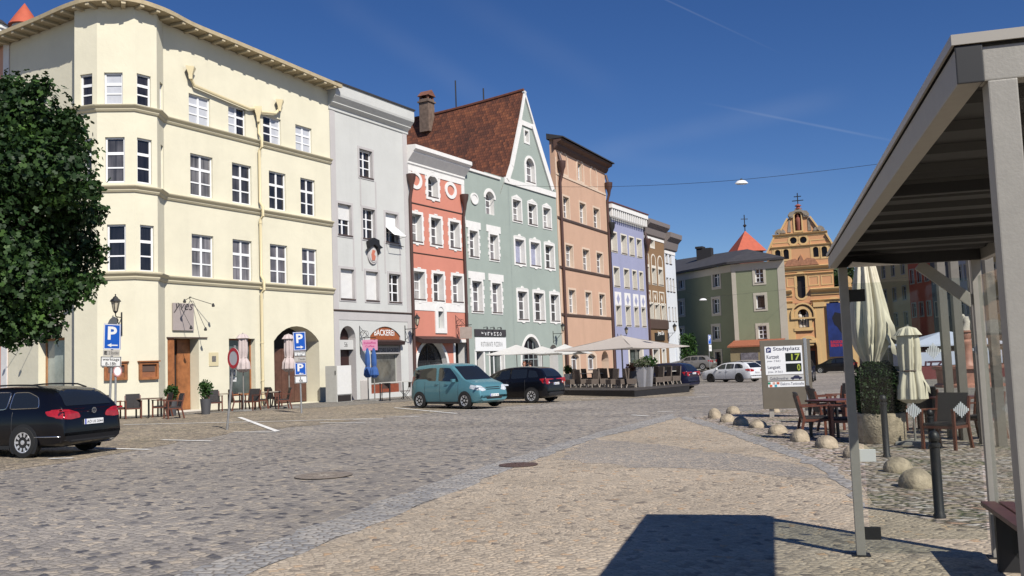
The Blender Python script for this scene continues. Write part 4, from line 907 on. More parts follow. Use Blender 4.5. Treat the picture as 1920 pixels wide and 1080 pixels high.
for px, py in ((855, 150), (907, 165)):
    d = ray(px, 190); tt = (FT.o+FT.d*ap[0]-CP).dot(FT.d)/d.dot(FT.d); pc = CP+d*tt-FT.o; y = pc.dot(FT.n); d = ray(px, py); pt = CP+d*tt-FT.o
    mb = FT.mb(); mb.tube([(ap[0], y, ap[1]-0.5), (ap[0], y, pt.z)], 0.055, 6); mb.build('aerial_pole', IRON, rt)
# ---------------- peach house
PCH = plaster('peach_render', (0.535, 0.345, 0.245), 0.055, 0.07); PTR = plaster('peach_trim_render', (0.62, 0.48, 0.37), 0.05, 0.05)
HP = R(-3.6)
pT2 = (pT[0]+0.04, pT[1])
rp_, FP, WP, pP = fnew((1053, 600), (1146.5, 600), 'peach_house', 'tall narrow peach house with dark string courses and a heavy brown eave', HP, pT2)
Hp = FP.uv(1046, 254, -0.5)[1]
pb = FP.box(1083, 305, 1091.5, 345); hp = [(rect(*pb), 0.3)]
p5 = rowbox(FP, [(1055, 367, 1068, 411), (1086, 379, 1099, 421), (1112, 389, 1125, 430)]); p4 = rowbox(FP, [(1060, 459, 1075, 502), (1092, 466, 1106, 508), (1118, 473, 1131, 513)]); p3 = rowbox(FP, [(1066, 544, 1080, 587), (1097, 547, 1110, 590), (1123, 550, 1135.5, 592)])
hp += [(rect(*b), 0.36) for b in p5+p4+p3]
p1 = rowbox(FP, [(1070, 664, 1086, 693), (1101, 664, 1117, 693)]); hp += [(arch(*b, rise=0.25), 0.3) for b in p1]
pd = FP.box(1127, 658, 1143, 710); pd = (pd[0], 0, pd[2], pd[3]); hp.append((arch(*pd), 0.8))
screen(FP, rp_, WP, Hp, hp, [PCH, PTR], Hp-4, t=0.45)
window(FP, rp_, pb, 0.3, 2, (1/3, 1/3, 1/3), pm=G_MID)
an = [FP.box(1047.5, 279, 1065.5, 333.5), FP.box(1078.8, 293.7, 1095.5, 346), FP.box(1105, 306.7, 1120.5, 356)]
for b in rowbox(FP, [(1047.5, 279, 1065.5, 333.5), (1078.8, 293.7, 1095.5, 346), (1105, 306.7, 1120.5, 356)]):
    q = arch(*b); mb = FP.mb(); mb.ring(q, inset(q, 0.16), -0.04, 0.0); mb.build('blind_arch', PTR, rp_)
for b in p5+p4+p3: window(FP, rp_, b, 0.36, 2, (1/3, 1/3, 1/3), sur=(0.16, PTR, 0.03), pm=G_MID)
for b in p1: window(FP, rp_, b, 0.3, 2, (0.7, 0.3), rise=0.25, sill=SILL_D, sur=(0.3, PTR, 0.04), pm=G_MID)
mb = FP.mb(); mb.slab(arch(*pd), 0.78, 0.84); mb.build('door', mat('brown_oak_door', (0.3, 0.1, 0.04), 0.45), rp_)
for (x, y) in ((1045, 407.5), (1052, 500.5), (1058, 588.8)):
    z = FP.uv(x+6, y+1)[1]; strip(FP, rp_, 'string_course', SILL_D, 0, WP, [(0, z-0.16), (0.08, z-0.12), (0.1, z), (0.1, z+0.04), (0, z+0.1)])
z = FP.uv(1056, 331)[1]; strip(FP, rp_, 'string_course', PTR, 0, WP, [(0, z-0.1), (0.06, z-0.08), (0.06, z+0.08), (0, z+0.1)])
strip(FP, rp_, 'eave', mat('brown_eave_wood', (0.10, 0.055, 0.042), 0.7), -0.2, WP+0.25, [(0, Hp-0.95), (0.1, Hp-0.92), (0.26, Hp-0.7), (0.3, Hp-0.5), (0.66, Hp-0.34), (0.7, Hp-0.15), (0, Hp-0.15)])
strip(FP, rp_, 'eave_roof', SLATE, -0.25, WP+0.3, [(0.9, Hp-0.15), (0.9, Hp-0.05), (-0.6, Hp+0.35), (-0.6, Hp-0.15)])
for u0, u1 in ((0.0, 0.22), (WP-0.2, WP)): flat(FP, rp_, 'corner_strip', PTR, (u0+0.003, 0, u1-0.003, Hp-1.6), 0.02)
def hopper_pipe(fr, root, px, yt, m, u=None, r=0.1):
    uu, z = fr.uv(px, yt, -0.2); uu = u if u is not None else uu
    mb = fr.mb(); mb.lathe([(0.10, -1.1), (0.2, -0.6), (0.34, -0.3), (0.38, 0.15), (0.32, 0.17)], 8, (uu, -0.34, z)); mb.tube([(uu, -0.1, z+0.9), (uu, -0.3, z+0.1)], 0.12, 6); mb.tube([(uu, -0.34, z-0.9), (uu, -0.14, z-1.6), (uu, -0.14, 0.1)], r, 8); return mb.build('downpipe', m, root, smooth=50)
hopper_pipe(FP, rp_, 1050, 306, PIPE_BR, 0.55, 0.13); hopper_pipe(FP, rp_, 1130, 342, PIPE_BR, WP-0.05, 0.13)
# ---------------- lilac, brown and white houses
LIL = plaster('lilac_render', (0.30, 0.31, 0.44), 0.04, 0.04); HL = R(-0.9)
rl, FL, WL, pL = fnew((1147, 600), (1214.5, 600), 'lilac_house', 'lilac blue house with a white bracketed cornice and diamond panels', HL, pP)
Hl = FL.uv(1138, 377, -0.3)[1]
l4 = rowbox(FL, [(1145.5, 435, 1157, 472), (1164, 440, 1175.4, 476.5), (1179.4, 444, 1189.3, 479.5), (1193.5, 448.5, 1203.3, 483)]); l3 = rowbox(FL, [(1150.3, 500, 1161.7, 536.6), (1169.6, 504.5, 1180, 540), (1185.5, 508, 1194.3, 541.6), (1198.3, 511, 1206.3, 543.7)]); l2 = rowbox(FL, [(1154.9, 574, 1165.3, 610), (1173, 574.5, 1182.7, 610.4), (1189, 576.6, 1197.8, 611), (1202.7, 577.5, 1211, 611.5)])
hl = [(rect(*b), 0.55) for b in l4+l3+l2]; ld = FL.box(1180, 652, 1206, 700); ld = (ld[0], 0.4, ld[2], ld[3]); hl.append((rect(*ld), 0.4))
screen(FL, rl, WL, Hl, hl, [LIL, W_CREAM], Hl-3)
for b in l4+l3+l2: window(FL, rl, b, 0.55, 2, (1/3, 1/3, 1/3), sur=(0.13, W_CREAM, 0.03), sill=SILL_D)
window(FL, rl, ld, 0.4, 3, (1,), fm=IRON, pm=mat('shop_glass_dark', (0.07, 0.085, 0.08), 0.05), name='shop_window', sur=(0.35, W_CREAM, 0.03))
for b3, b2 in zip(l3, l2):
    u0, u1 = b2[0]-0.2, b2[2]+0.2; z1 = b3[1]-0.55; z0 = z1-1.3; mb = FL.mb(); mb.box(u0, u1, -0.03, 0, z0, z1, 0); c = ((u0+u1)/2, (z0+z1)/2); mb.slab([(c[0]-0.4, c[1]), (c[0], c[1]-0.5), (c[0]+0.4, c[1]), (c[0], c[1]+0.5)], -0.045, -0.028, 1); mb.build('diamond_panel', [W_STUC, LIL], rl)
strip(FL, rl, 'cornice', W_STUC, -0.05, WL+0.05, [(0, Hl-0.55), (0.55, Hl-0.55), (0.55, Hl-0.12), (-0.5, Hl-0.1)])
strip(FL, rl, 'parapet_cap', mat('red_brown_cap', (0.12, 0.04, 0.035), 0.7), -0.1, WL+0.1, [(0, Hl-0.1), (0.62, Hl-0.1), (0.62, Hl), (-0.6, Hl+0.1)])
for k in range(19): u = WL*(k+0.5)/19; mb = FL.mb(); mb.slab([(u-0.11, Hl-1.3), (u+0.11, Hl-1.3), (u+0.11, Hl-0.55), (u-0.11, Hl-0.55)], -0.48, 0.0); mb.build('cornice_bracket', W_STUC, rl)
flat(FL, rl, 'stucco_band', W_STUC, (0, Hl-1.5, WL, Hl-1.32), 0.05)
hopper_pipe(FL, rl, 1141, 420, IRON, 0.1)
BRN = plaster('brown_ochre_render', (0.24, 0.15, 0.085), 0.05, 0.05); HB = R(-1.0)
rb_, FB, WB, pBr = fnew((1214.8, 600), (1251.5, 600), 'brown_house', 'narrow brown house with cream arched windows and diamond panels', HB, pL)
Hb = FB.uv(1209, 407, -0.4)[1]
bt_ = FB.box(1218.5, 433, 1226, 463); b3 = rowbox(FB, [(1212, 502, 1218, 532), (1222, 502, 1230.5, 532.5), (1234, 503, 1243.3, 533.5)]); b2 = rowbox(FB, [(1217, 569.5, 1226, 602), (1228, 569.5, 1237.5, 602), (1240, 570, 1249, 602.3)])
b3 = [(max(0.2, b[0]), b[1], b[2], b[3]) for b in b3]; b2 = [(max(0.2, b[0]), b[1], min(WB-0.2, b[2]), b[3]) for b in b2]
hb = [(arch(*bt_), 0.5)]+[(rect(*b), 0.5) for b in b3+b2]; bd = [FB.box(1224.5, 655, 1237, 700), FB.box(1241.5, 655, 1249.5, 700)]; bd = [(max(0.2, b[0]), 0.0, min(WB-0.15, b[2]), b[3]) for b in bd]; hb += [(rect(*b), 0.6) for b in bd]
screen(FB, rb_, WB, Hb, hb, [BRN, W_CREAM], Hb-3)
window(FB, rb_, bt_, 0.5, 2, (0.5, 0.5), rise=(bt_[2]-bt_[0])/2, sur=(0.2, W_CREAM, 0.03))
for b in b3+b2: window(FB, rb_, b, 0.5, 2, (1/3, 1/3, 1/3), sur=(0.14, W_CREAM, 0.03), sill=SILL_D)
for b in b3: q = arch(b[0]-0.14, b[3]+0.14, b[2]+0.14, b[3]+1.5); mb = FB.mb(); mb.ring(q, inset(q, 0.14), -0.03, 0); mb.build('blind_arch', W_CREAM, rb_)
for b in b3: q = rect(b[0]-0.14, b[1]-2.2, b[2]+0.14, b[1]-0.75); mb = FB.mb(); mb.ring(q, inset(q, 0.14), -0.03, 0); c = ((b[0]+b[2])/2, b[1]-1.47); mb.slab([(c[0]-0.22, c[1]), (c[0], c[1]-0.4), (c[0]+0.22, c[1]), (c[0], c[1]+0.4)], -0.03, 0); mb.build('diamond_panel', W_CREAM, rb_)
for b in bd: mb = FB.mb(); mb.box(b[0], b[2], 0.55, 0.62, 0, b[3]); o = mb.build('door', mat('grey_shop_door', (0.3, 0.3, 0.3), 0.4), rb_); mb = FB.mb(); q = rect(*b); mb.ring(inset(q, -0.2), inset(q, 0.003), -0.03, 0.01); mb.build('door_surround', W_STUC, o)
strip(FB, rb_, 'cornice', mat('grey_cornice', (0.20, 0.17, 0.16), 0.8), 0, WB+0.1, [(0, Hb-1.7), (0.2, Hb-1.55), (0.35, Hb-0.9), (0.75, Hb-0.5), (0.8, Hb-0.1), (-0.5, Hb)])
flat(FB, rb_, 'stucco_band', W_STUC, (0, Hb-2.0, WB, Hb-1.72), 0.05)
z = FB.uv(1220, 616)[1]; strip(FB, rb_, 'string_course', SILL_D, 0, WB, [(0, z), (0.12, z), (0.14, z+0.9), (0, z+1.0)])
a = FB.box(1227, 624, 1245, 638.5); mb = FB.mb(); mb.box(a[0], a[2], -0.12, 0, a[1], a[3]); sg = mb.build('shop_sign', IRON, rb_); mb = FB.mb(); text(mb, 'Jagos Del', a[0]+0.7, a[1]+0.45, a[2]-0.25, a[1]+1.0, -0.124, bold=0.02); mb.build('lettering', mat('white_lettering', (0.8, 0.8, 0.78), 0.5), sg, fix=False)
hopper_pipe(FB, rb_, 1208, 450, PIPE_BR, 0.08)
WHI = plaster('white_lime_render', (0.62, 0.645, 0.68), 0.03, 0.04); HW = R(-1.0)
rw, FW, WW, pW = fnew((1252, 600), (1271.5, 600), 'white_house', 'narrow white house at the end of the row with a battered corner', HW, pBr)
Hw = FW.uv(1244, 432, -0.4)[1]
w4 = rowbox(FW, [(1247, 466, 1252.5, 493), (1254, 468, 1259.5, 497)]); w3 = rowbox(FW, [(1249.3, 519.5, 1254.5, 545), (1255.5, 521, 1260, 547.5), (1261, 523, 1265.5, 549)]); w2 = rowbox(FW, [(1253.2, 574.5, 1257.5, 601.5), (1260, 576, 1263.7, 602), (1265.3, 577, 1268.6, 603)])
fx = lambda b: (max(0.25, b[0]), b[1], min(WW-0.25, b[2]), b[3])
w4, w3, w2 = [fx(b) for b in w4], [fx(b) for b in w3], [fx(b) for b in w2]
for r_ in (w4, w3, w2): r_[:] = [b for b in r_ if b[2]-b[0] > 0.3]
screen(FW, rw, WW, Hw, [(rect(*b), 0.5) for b in w4+w3+w2], [WHI, W_STUC], Hw-3)
for b in w4+w3+w2: window(FW, rw, b, 0.5, 2, (0.5, 0.5), sill=SILL_D)
strip(FW, rw, 'cornice', mat('grey_cornice', (0.3, 0.27, 0.26), 0.8), -0.1, WW+0.3, [(0, Hw-1.9), (0.2, Hw-1.8), (0.4, Hw-1.0), (0.8, Hw-0.6), (0.85, Hw-0.1), (-0.5, Hw)])
flat(FW, rw, 'stucco_band', W_STUC, (0, Hw-2.3, WW, Hw-1.95), 0.05)
mb = FW.mb(); 
for y0, y1 in ((-0.35, 0.9),): mb.poly([(WW, y0+0.35, 5.5), (WW, y1, 5.5), (WW+1.5, y1, -0.3), (WW+1.5, y0, -0.3)]); mb.poly([(WW-1.4, 0.0, 5.5), (WW, 0.0, 5.5), (WW+1.5, y0, -0.3), (WW-1.4, y0, -0.3)]); mb.poly([(WW-1.4, 0.0, 5.5), (WW-1.4, y0, -0.3), (WW-1.4, 0.9, -0.3)])
mb.build('corner_buttress', WHI, rw, fix=False)
# ================================================================ the far end of the square
def at_px(px, py, depth): p = dp(px, py, depth); return (p.x, p.y)
# ---------------- green corner house, one face in sun, one in shade
GRN = plaster('moss_green_render', (0.235, 0.255, 0.165), 0.05, 0.06); GTR2 = plaster('pale_quoin_render', (0.50, 0.46, 0.38), 0.05, 0.04)
cg = at_px(1379, 650, 98)
rgn = thing('green_house', 'moss green corner house with a dark hipped roof and pale stone window frames', 'house', (cg[0], cg[1], gz(*cg)))
HN = R(93); eg = hit(1478, 620, cg, HN); FN = Frame((cg[0], cg[1], gz(*cg)), HN, rgn); WN = math.hypot(eg[0]-cg[0], eg[1]-cg[1])
HK = R(129); lg = hit(1240, 620, cg, HK); FK = Frame((lg[0], lg[1], gz(*cg)), HK, rgn); WK = math.hypot(lg[0]-cg[0], lg[1]-cg[1])
Hn = FN.uv(1373, 496)[1]
n3 = [FN.box(1414.8, 504.3, 1432, 529), FN.box(1417, 554, 1435, 578), FN.box(1421, 611, 1438.6, 634.6)]
wall(FN, rgn, [(0, -0.5), (WN, -0.5), (WN, Hn), (0, Hn)], [(rect(*b), 0.25) for b in n3], [GRN, GTR2], back=None)
mb = FN.mb(); mb.poly([(WN, 0, -0.5), (WN-5, 14, -0.5), (WN-5, 14, Hn), (WN, 0, Hn)]); mb.poly([(WN-5, 14, -0.5), (-8, 14, -0.5), (-8, 14, Hn), (WN-5, 14, Hn)]); mb.build('side_wall', GRN, rgn, fix=False)
for k, b in enumerate(n3): window(FN, rgn, b, 0.25, 2 if k != 1 else 1, (1/3, 1/3, 1/3) if k != 1 else (1,), sur=(0.26, GTR2, 0.04), sill=SILL_D, fw=0.08, mw=0.04)
flat(FN, rgn, 'frieze', GTR2, (0.003, Hn-0.75, WN-0.003, Hn), 0.03)
for u0, u1 in ((0, 0.45), (WN-0.75, WN)): flat(FN, rgn, 'corner_strip', GTR2, (u0, -0.4, u1, Hn-0.76), 0.028)
hk = []
for col in ((1271.5, 1283), (1336, 1350)):
    for (t, b) in ((512, 537), (561, 587), (612, 636)):
        bx = FK.box(col[0], t+(4 if col[0] < 1300 else 0), col[1], b+(3 if col[0] < 1300 else 0)); hk.append(bx)
for off_ in (5.6,):
    hk += [(b[0]-off_, b[1], b[2]-off_, b[3]) for b in hk[:3] if b[0]-off_ > 0.3]
gd = FK.box(1341, 660, 1353, 690); gd = (gd[0], -0.1, gd[2], gd[3])
wall(FK, rgn, [(0, -0.5), (WK, -0.5), (WK, Hn), (0, Hn)], [(rect(*b), 0.25) for b in hk+[gd]], [GRN, GTR2])
for b in hk: window(FK, rgn, b, 0.25, 2, (0.7, 0.3), sur=(0.26, GTR2, 0.04), fw=0.08)
window(FK, rgn, gd, 0.25, 1, (1,), sur=(0.3, GTR2, 0.04), name='door', fm=SILL_D)
flat(FK, rgn, 'frieze', GTR2, (0, Hn-0.75, WK-0.02, Hn), 0.03)
mb = wmb(rgn); z0 = cg and gz(*cg)+Hn; A_ = dp(1401, 467, 104); B_ = dp(1250, 490, 128)
e_l = FK.W((0, -0.5, Hn+0.05)); e_c = FN.W((-0.3, -0.5, Hn+0.05)); e_r = FN.W((WN+0.15, -0.5, Hn+0.05)); e_b = FN.W((WN-3.2, 9, Hn+0.05))
up = lambda p: (p[0], p[1], p[2]+0.22)
for q in ((e_l, e_c, A_, B_), (e_c, e_r, A_), (e_r, e_b, A_)): mb.poly([up(e) if (e is not A_ and e is not B_) else tuple(e) for e in q])
for a, b in ((e_l, e_c), (e_c, e_r), (e_r, e_b)): mb.poly([a, b, up(b), up(a)])
i0 = FK.W((0, 0.02, Hn+0.05)); i1 = FN.W((0, 0.02, Hn+0.05)); i2 = FN.W((WN, 0.02, Hn+0.05)); mb.poly([e_l, e_c, i1, i0]); mb.poly([e_c, e_r, i2, i1])
rf = mb.build('roof', mat('dark_slate_roof', (0.05, 0.047, 0.05), 0.75, var=0.25, scale=1.5), rgn, fix=False)
cc = dp(1322, 480, 112); mb = wmb(rgn); mb.box(cc.x-0.9, cc.x+0.9, cc.y-0.5, cc.y+0.5, cc.z-2, cc.z+0.9); mb.box(cc.x-1.0, cc.x-0.1, cc.y-0.6, cc.y+0.6, cc.z+0.9, cc.z+1.15); mb.build('chimney', mat('black_chimney', (0.02, 0.018, 0.02), 0.8), rf)
# lean-to shop on the sunny face
s0 = FN.uv(1378, 645); s1 = FN.uv(1470, 636); zt = FN.uv(1400, 642)[1]
mb = FN.mb(); mb.box(0.1, WN-0.4, -2.0, -0.01, -0.4, zt-0.35); o = mb.build('shop_annex', plaster('ochre_annex_render', (0.27, 0.22, 0.13), 0.08, 0.06), rgn)
mb = FN.mb(); mb.poly([(-0.1, -2.3, zt-0.35), (WN-0.3, -2.3, zt-0.35), (WN-0.3, -0.04, zt+0.25), (-0.1, -0.04, zt+0.25)]); mb.poly([(-0.1, -2.3, zt-0.35), (WN-0.3, -2.3, zt-0.35), (WN-0.3, -2.3, zt-0.5), (-0.1, -2.3, zt-0.5)]); mb.build('annex_roof', mat('red_annex_roof', (0.30, 0.10, 0.05), 0.8, var=0.2), o, fix=False)
mb = FN.mb(); mb.box(1.2, 3.0, -2.06, -2.01, 0.8, 2.3); mb.build('shop_window', mat('poster_window', (0.16, 0.15, 0.17), 0.2, var=0.5, scale=3), o)
# raised forecourt in front of the shaded face
FCZ = 0.25
fa, fb, fc, fd = FK.W((0, 0, 0)), FK.W((WK, 0, 0)), FK.W((WK-0.5, -11, 0)), FK.W((0, -11, 0))
mb = MB(); mb.hslab([(p.x, p.y) for p in (fa, fb, fc, fd)], -1.2, FCZ-0.12); o = mb.build('forecourt', m_walk, fix=False); o['kind'] = 'structure'
mb = MB(); mb.hslab([(p.x, p.y) for p in (fa, fb, FK.W((WK-0.45, -11.1, 0)), FK.W((0, -11.1, 0)))], FCZ-0.119, FCZ); o = mb.build('forecourt_kerb', mat('pale_kerb_stone', (0.42, 0.39, 0.34), 0.85, var=0.15), fix=False); o['kind'] = 'structure'
# ---------------- tower behind the green house
ct = dp(1399, 470, 132)
rtw = thing('church_tower', 'square tower with a bright red pyramid roof and a cross, behind the green house', 'tower', (ct.x, ct.y, gz(ct.x, ct.y)))
TR_ = lambda p: Matrix.Rotation(TH+R(8), 3, 'Z') @ Vector(p)
zt = ct.z-rtw.location.z; k_ = 1.75; mb = MB(TR_); mb.box(-k_, k_, -k_, k_, -0.5, zt-0.25); mb.build('wall', mat('brick_tower_wall', (0.16, 0.05, 0.035), 0.85, var=0.2), rtw)
za = dp(1397, 432, 132).z-rtw.location.z; mb = MB(TR_); q = [(-k_-.4, -k_-.4), (k_+.4, -k_-.4), (k_+.4, k_+.4), (-k_-.4, k_+.4)]
for i in range(4): mb.poly([(q[i][0], q[i][1], zt-0.25), (q[(i+1) % 4][0], q[(i+1) % 4][1], zt-0.25), (0, 0, za)])
mb.poly([(a, b, zt-0.26) for a, b in q]); mb.build('roof', mat('bright_red_tiles', (0.42, 0.088, 0.045), 0.75, var=0.12, scale=2), rtw, fix=False)
zc = dp(1396, 402, 132).z-rtw.location.z; mb = MB(); mb.tube([(0, 0, za-0.1), (0, 0, zc)], 0.07, 6); mb.lathe([(0.02, -0.3), (0.28, 0), (0.02, 0.3)], 8, (0, 0, za+0.7)); o = mb.build('finial', IRON, rtw)
mb = MB(TR_); mb.bar((-0.5, 0, zc-0.6), (0.5, 0, zc-0.6), 0.1); mb.build('cross', IRON, o)
# ---------------- the orange church front
ORG = plaster('orange_church_render', (0.60, 0.32, 0.165), 0.05, 0.06); OCH = plaster('ochre_church_trim', (0.63, 0.425, 0.205), 0.06, 0.06)
STN = mat('weathered_grey_stone', (0.26, 0.22, 0.175), 0.9, var=0.3, scale=1.5)
cb_ = gp(1513, 690); HC2 = R(84)
pc_ = (cb_.x, cb_.y); a_ = hit(1418, 690, pc_, HC2)
rch = thing('church', 'orange baroque church front with curled gable, double cross and a blue banner', 'church', (a_[0], a_[1], gz(*a_)))
FO = Frame((a_[0], a_[1], gz(*a_)), HC2, rch); cu_ = FO.uv(1515, 690)[0]; WO = FO.uv(1606, 600)[0]
g = lambda x, y: FO.uv(x, y)
v1 = g(1515, 545)[1]; v2 = g(1515, 499)[1]; v3 = g(1500, 438)[1]; v4 = g(1494, 408)[1]
right = [(WO, -0.5), (WO, v1), g(1566, 541), g(1563, 499), g(1572, 470), g(1566, 462), g(1555, 447), g(1549, 436)]
hw = lambda x, y: g(x, y)[0]-cu_
prof = [(WO-cu_, -0.5), (WO-cu_, v1), (hw(1563.5, 530), v1), (hw(1562, 500), v2), (hw(1571, 473), g(1571, 473)[1]), (hw(1562, 459), g(1562, 459)[1]), (hw(1549, 440), v3)]
prof += [(hw(1549, 440)-0.8, v3+0.1), (hw(1515, 409)+0.1, v4), (hw(1513, 405)+0.3, v4+0.5), (hw(1510, 396), v4+0.85), (hw(1499, 390), v4+1.15), (0.42, v4+1.2), (0.4, v4+1.35)]
oul = [(cu_+a, b) for a, b in prof]+[(cu_-a, b) for a, b in prof[::-1]]
hch = []
for (x0, y0, x1, y1) in ((1523.6, 463, 1535.6, 481.4), (1539.5, 462, 1551.8, 480.7)):
    b = FO.box(x0, y0, x1, y1); hch.append((arch(*b), 0.5)); hch.append((arch(2*cu_-b[2], b[1], 2*cu_-b[0], b[3]), 0.5))
c1 = g(1487.4, 450.8); c2 = g(1506, 449.7); rr = (c2[0]-c1[0])*0.36
hch += [(ellipse(c1[0], c1[1], rr, rr, 16), 0.5), (ellipse(c2[0], c2[1], rr, rr, 16), 0.5)]
bw = FO.box(1492, 513.4, 1512, 558.8); m_ = (bw[0]+bw[2])/2; r_ = (bw[2]-bw[0])/2
bwp = arch(m_-r_, bw[1]+r_, m_+r_, bw[3])[2:]+[(m_-r_*math.cos(math.pi*k/8), bw[1]+r_-r_*math.sin(math.pi*k/8)) for k in range(1, 8)]; hch.append((bwp, 0.5))
nb = FO.box(1495, 580, 1518, 613.6); nbp = arch(*nb); hch.append((nbp, 0.9))
tn = FO.box(1489, 400, 1503.5, 432); tnp = arch(*tn); hch.append((tnp, 0.5))
sb = FO.box(1554, 560.5, 1575, 600); sbp = arch(*sb); hch.append((sbp, 0.5))
po = FO.box(1499, 636, 1535, 690); po = (po[0], -0.3, po[2], po[3]); pop = arch(*po); hch.append((pop, 1.2))
wall(FO, rch, oul, hch, [ORG, OCH]); 
mb = FO.mb(); mb.poly([(0, 0, -0.5), (0, 25, -0.5), (0, 25, v1), (0, 0, v1)]); mb.poly([(WO, 0, -0.5), (WO, 25, -0.5), (WO, 25, v1), (WO, 0, v1)]); mb.poly([(cu_-prof[3][0], 0.6, v1), (cu_+prof[3][0], 0.6, v1), (cu_, 0.6, v3+3)]); mb.build('side_wall', ORG, rch, fix=False)
mb = FO.mb(); mb.poly([(0, 0.6, v1), (0, 25, v1), (cu_, 25, v3), (cu_, 0.6, v3)]); mb.poly([(WO, 0.6, v1), (WO, 25, v1), (cu_, 25, v3), (cu_, 0.6, v3)]); mb.build('roof', SLATE, rch, fix=False)
BLK = mat('dark_church_opening', (0.018, 0.015, 0.015), 0.4)
for k, (h, r0) in enumerate(hch):
    if h is nbp or h is tnp or h is pop: continue
    mb = FO.mb(); mb.poly([(p[0], 0.45, p[1]) for p in h]); o = mb.build('window', BLK, rch, fix=False)
    mb = FO.mb(); mb.ring(inset(h, -0.3), inset(h, 0.004), -0.06, 0.01); mb.build('surround', OCH, o)
def fl(name, m, x0, z0, x1, z1, pr): mb = FO.mb(); mb.box(x0, x1, -pr, 0, z0, z1); return mb.build(name, m, rch)
def ent(u0, u1, z, k, m=OCH): return strip(FO, rch, 'cornice', m, u0, u1, [(0, z-0.9*k), (0.12*k, z-0.85*k), (0.15*k, z-0.5*k), (0.5*k, z-0.2*k), (0.6*k, z), (0, z+0.12*k)])
ent(0, m_-r_-0.7, v1+0.2, 1.1); ent(m_+r_+0.7, WO+0.2, v1+0.2, 1.1); ent(0, m_-r_-0.7, v1-1.5, 0.5); ent(m_+r_+0.7, WO, v1-1.5, 0.5)
ent(cu_-prof[3][0]-0.1, cu_+prof[3][0]+0.1, v2, 0.9); ent(cu_-prof[3][0], cu_+prof[3][0], v2-1.1, 0.4)
z5 = g(1520, 464)[1]; ent(cu_-prof[5][0]+0.1, cu_+prof[5][0]-0.1, g(1500, 460)[1], 0.5); ent(cu_-prof[6][0]-0.2, cu_+prof[6][0]+0.2, v3+0.1, 0.6)
for s in (-1, 1):
    a0, a1 = hw(1531, 640), hw(1548, 640); x0, x1 = sorted((cu_+s*a0, cu_+s*a1)); fl('pilaster', OCH, x0, -0.3, x1, v1-2.6, 0.18); fl('capital', OCH, x0-0.15, v1-2.6, x1+0.15, v1-1.9, 0.35)
    a0, a1 = hw(1592, 640), WO-cu_; x0, x1 = sorted((cu_+s*a0, cu_+s*a1)); fl('pilaster', OCH, x0+0.02, -0.3, x1-0.02, v1-2.6, 0.18); fl('capital', OCH, x0-0.1, v1-2.6, x1, v1-1.9, 0.35)
    a0, a1 = hw(1549.2, 640), hw(1591.8, 640); x0, x1 = sorted((cu_+s*a0, cu_+s*a1)); mb = FO.mb()
    q = arch(sb[0], sb[1], sb[2], sb[3]) if s > 0 else arch(2*cu_-sb[2], sb[1], 2*cu_-sb[0], sb[3])
    if s > 0: mb.holed(rect(x0, -0.3, x1, v1-1.9), [q], -0.04)
    else: mb.holed(rect(x0, -0.3, x1, v1-1.9), [], -0.04)
    mb.build('bay_field', OCH, rch, fix=False)
    for q in ((hw(1517, 520), hw(1533, 520)), (hw(1541, 520), hw(1563, 520)-0.3)):
        x0, x1 = sorted((cu_+s*q[0], cu_+s*q[1])); p = rect(x0, v1+0.9, x1, v2-1.7); mb = FO.mb(); mb.ring(inset(p, -0.16), p, -0.05, 0); mb.build('panel_frame', OCH, rch)
    # pair-window frames and volutes
    x0, x1 = sorted((cu_+s*hw(1521, 470), cu_+s*hw(1555, 470))); b = hch[0][0]; zz0 = b[0][1]-0.9; mb = FO.mb(); p = rect(x0, zz0-0.3, x1, b[0][1]+2.6); mb.ring(inset(p, -0.14), p, -0.05, 0); mb.build('panel_frame', OCH, rch)
    cx_ = cu_+s*(prof[6][0]-0.9); mb = FO.mb(); mb.slab([(cx_+s*0.85*math.cos(a)-s*0.1, v3+0.25+0.75*math.sin(a)) for a in [math.pi*k/10 for k in range(11)]], -0.25, 0.25, 0); mb.slab(ellipse(cx_, v3+0.55, 0.36, 0.30, 14), -0.32, -0.24, 0); mb.build('volute', STN, rch)
    mb = FO.mb(); mb.slab([(cu_+s*1.3, v3+0.35), (cu_+s*(prof[6][0]-2.1), v3+0.35), (cu_+s*(prof[8][0]), v4-0.1), (cu_+s*1.3, v4-0.1)], -0.08, 0.0); mb.build('gable_panel', STN, rch)
    mb = FO.mb(); a = Vector((cu_+s*(prof[6][0]-0.8), v3+0.2)); b2_ = Vector((cu_+s*(prof[8][0]+0.2), v4)); mb.bar((a.x, 0, a.y), (b2_.x, 0, b2_.y), 0.6, 0.25); mb.build('gable_coping', OCH, rch)
    mb = FO.mb(); mb.bar((cu_+s*prof[4][0], 0, prof[4][1]), (cu_+s*prof[6][0], 0, v3-0.3), 0.6, 0.25); mb.build('gable_coping', OCH, rch)
    cx_ = cu_+s*(WO-cu_-1.2); mb = FO.mb(); mb.slab(ellipse(cx_, v1+1.15, 0.95, 0.8, 18), -0.2, 0.3); mb.slab(ellipse(cx_, v1+1.15, 0.45, 0.38, 14), -0.3, -0.19); mb.slab([(cx_-0.9, v1+0.25), (cx_+0.9, v1+0.25), (cx_+0.7, v1+0.8), (cx_-0.7, v1+0.8)], -0.15, 0.28); mb.build('volute', OCH, rch)
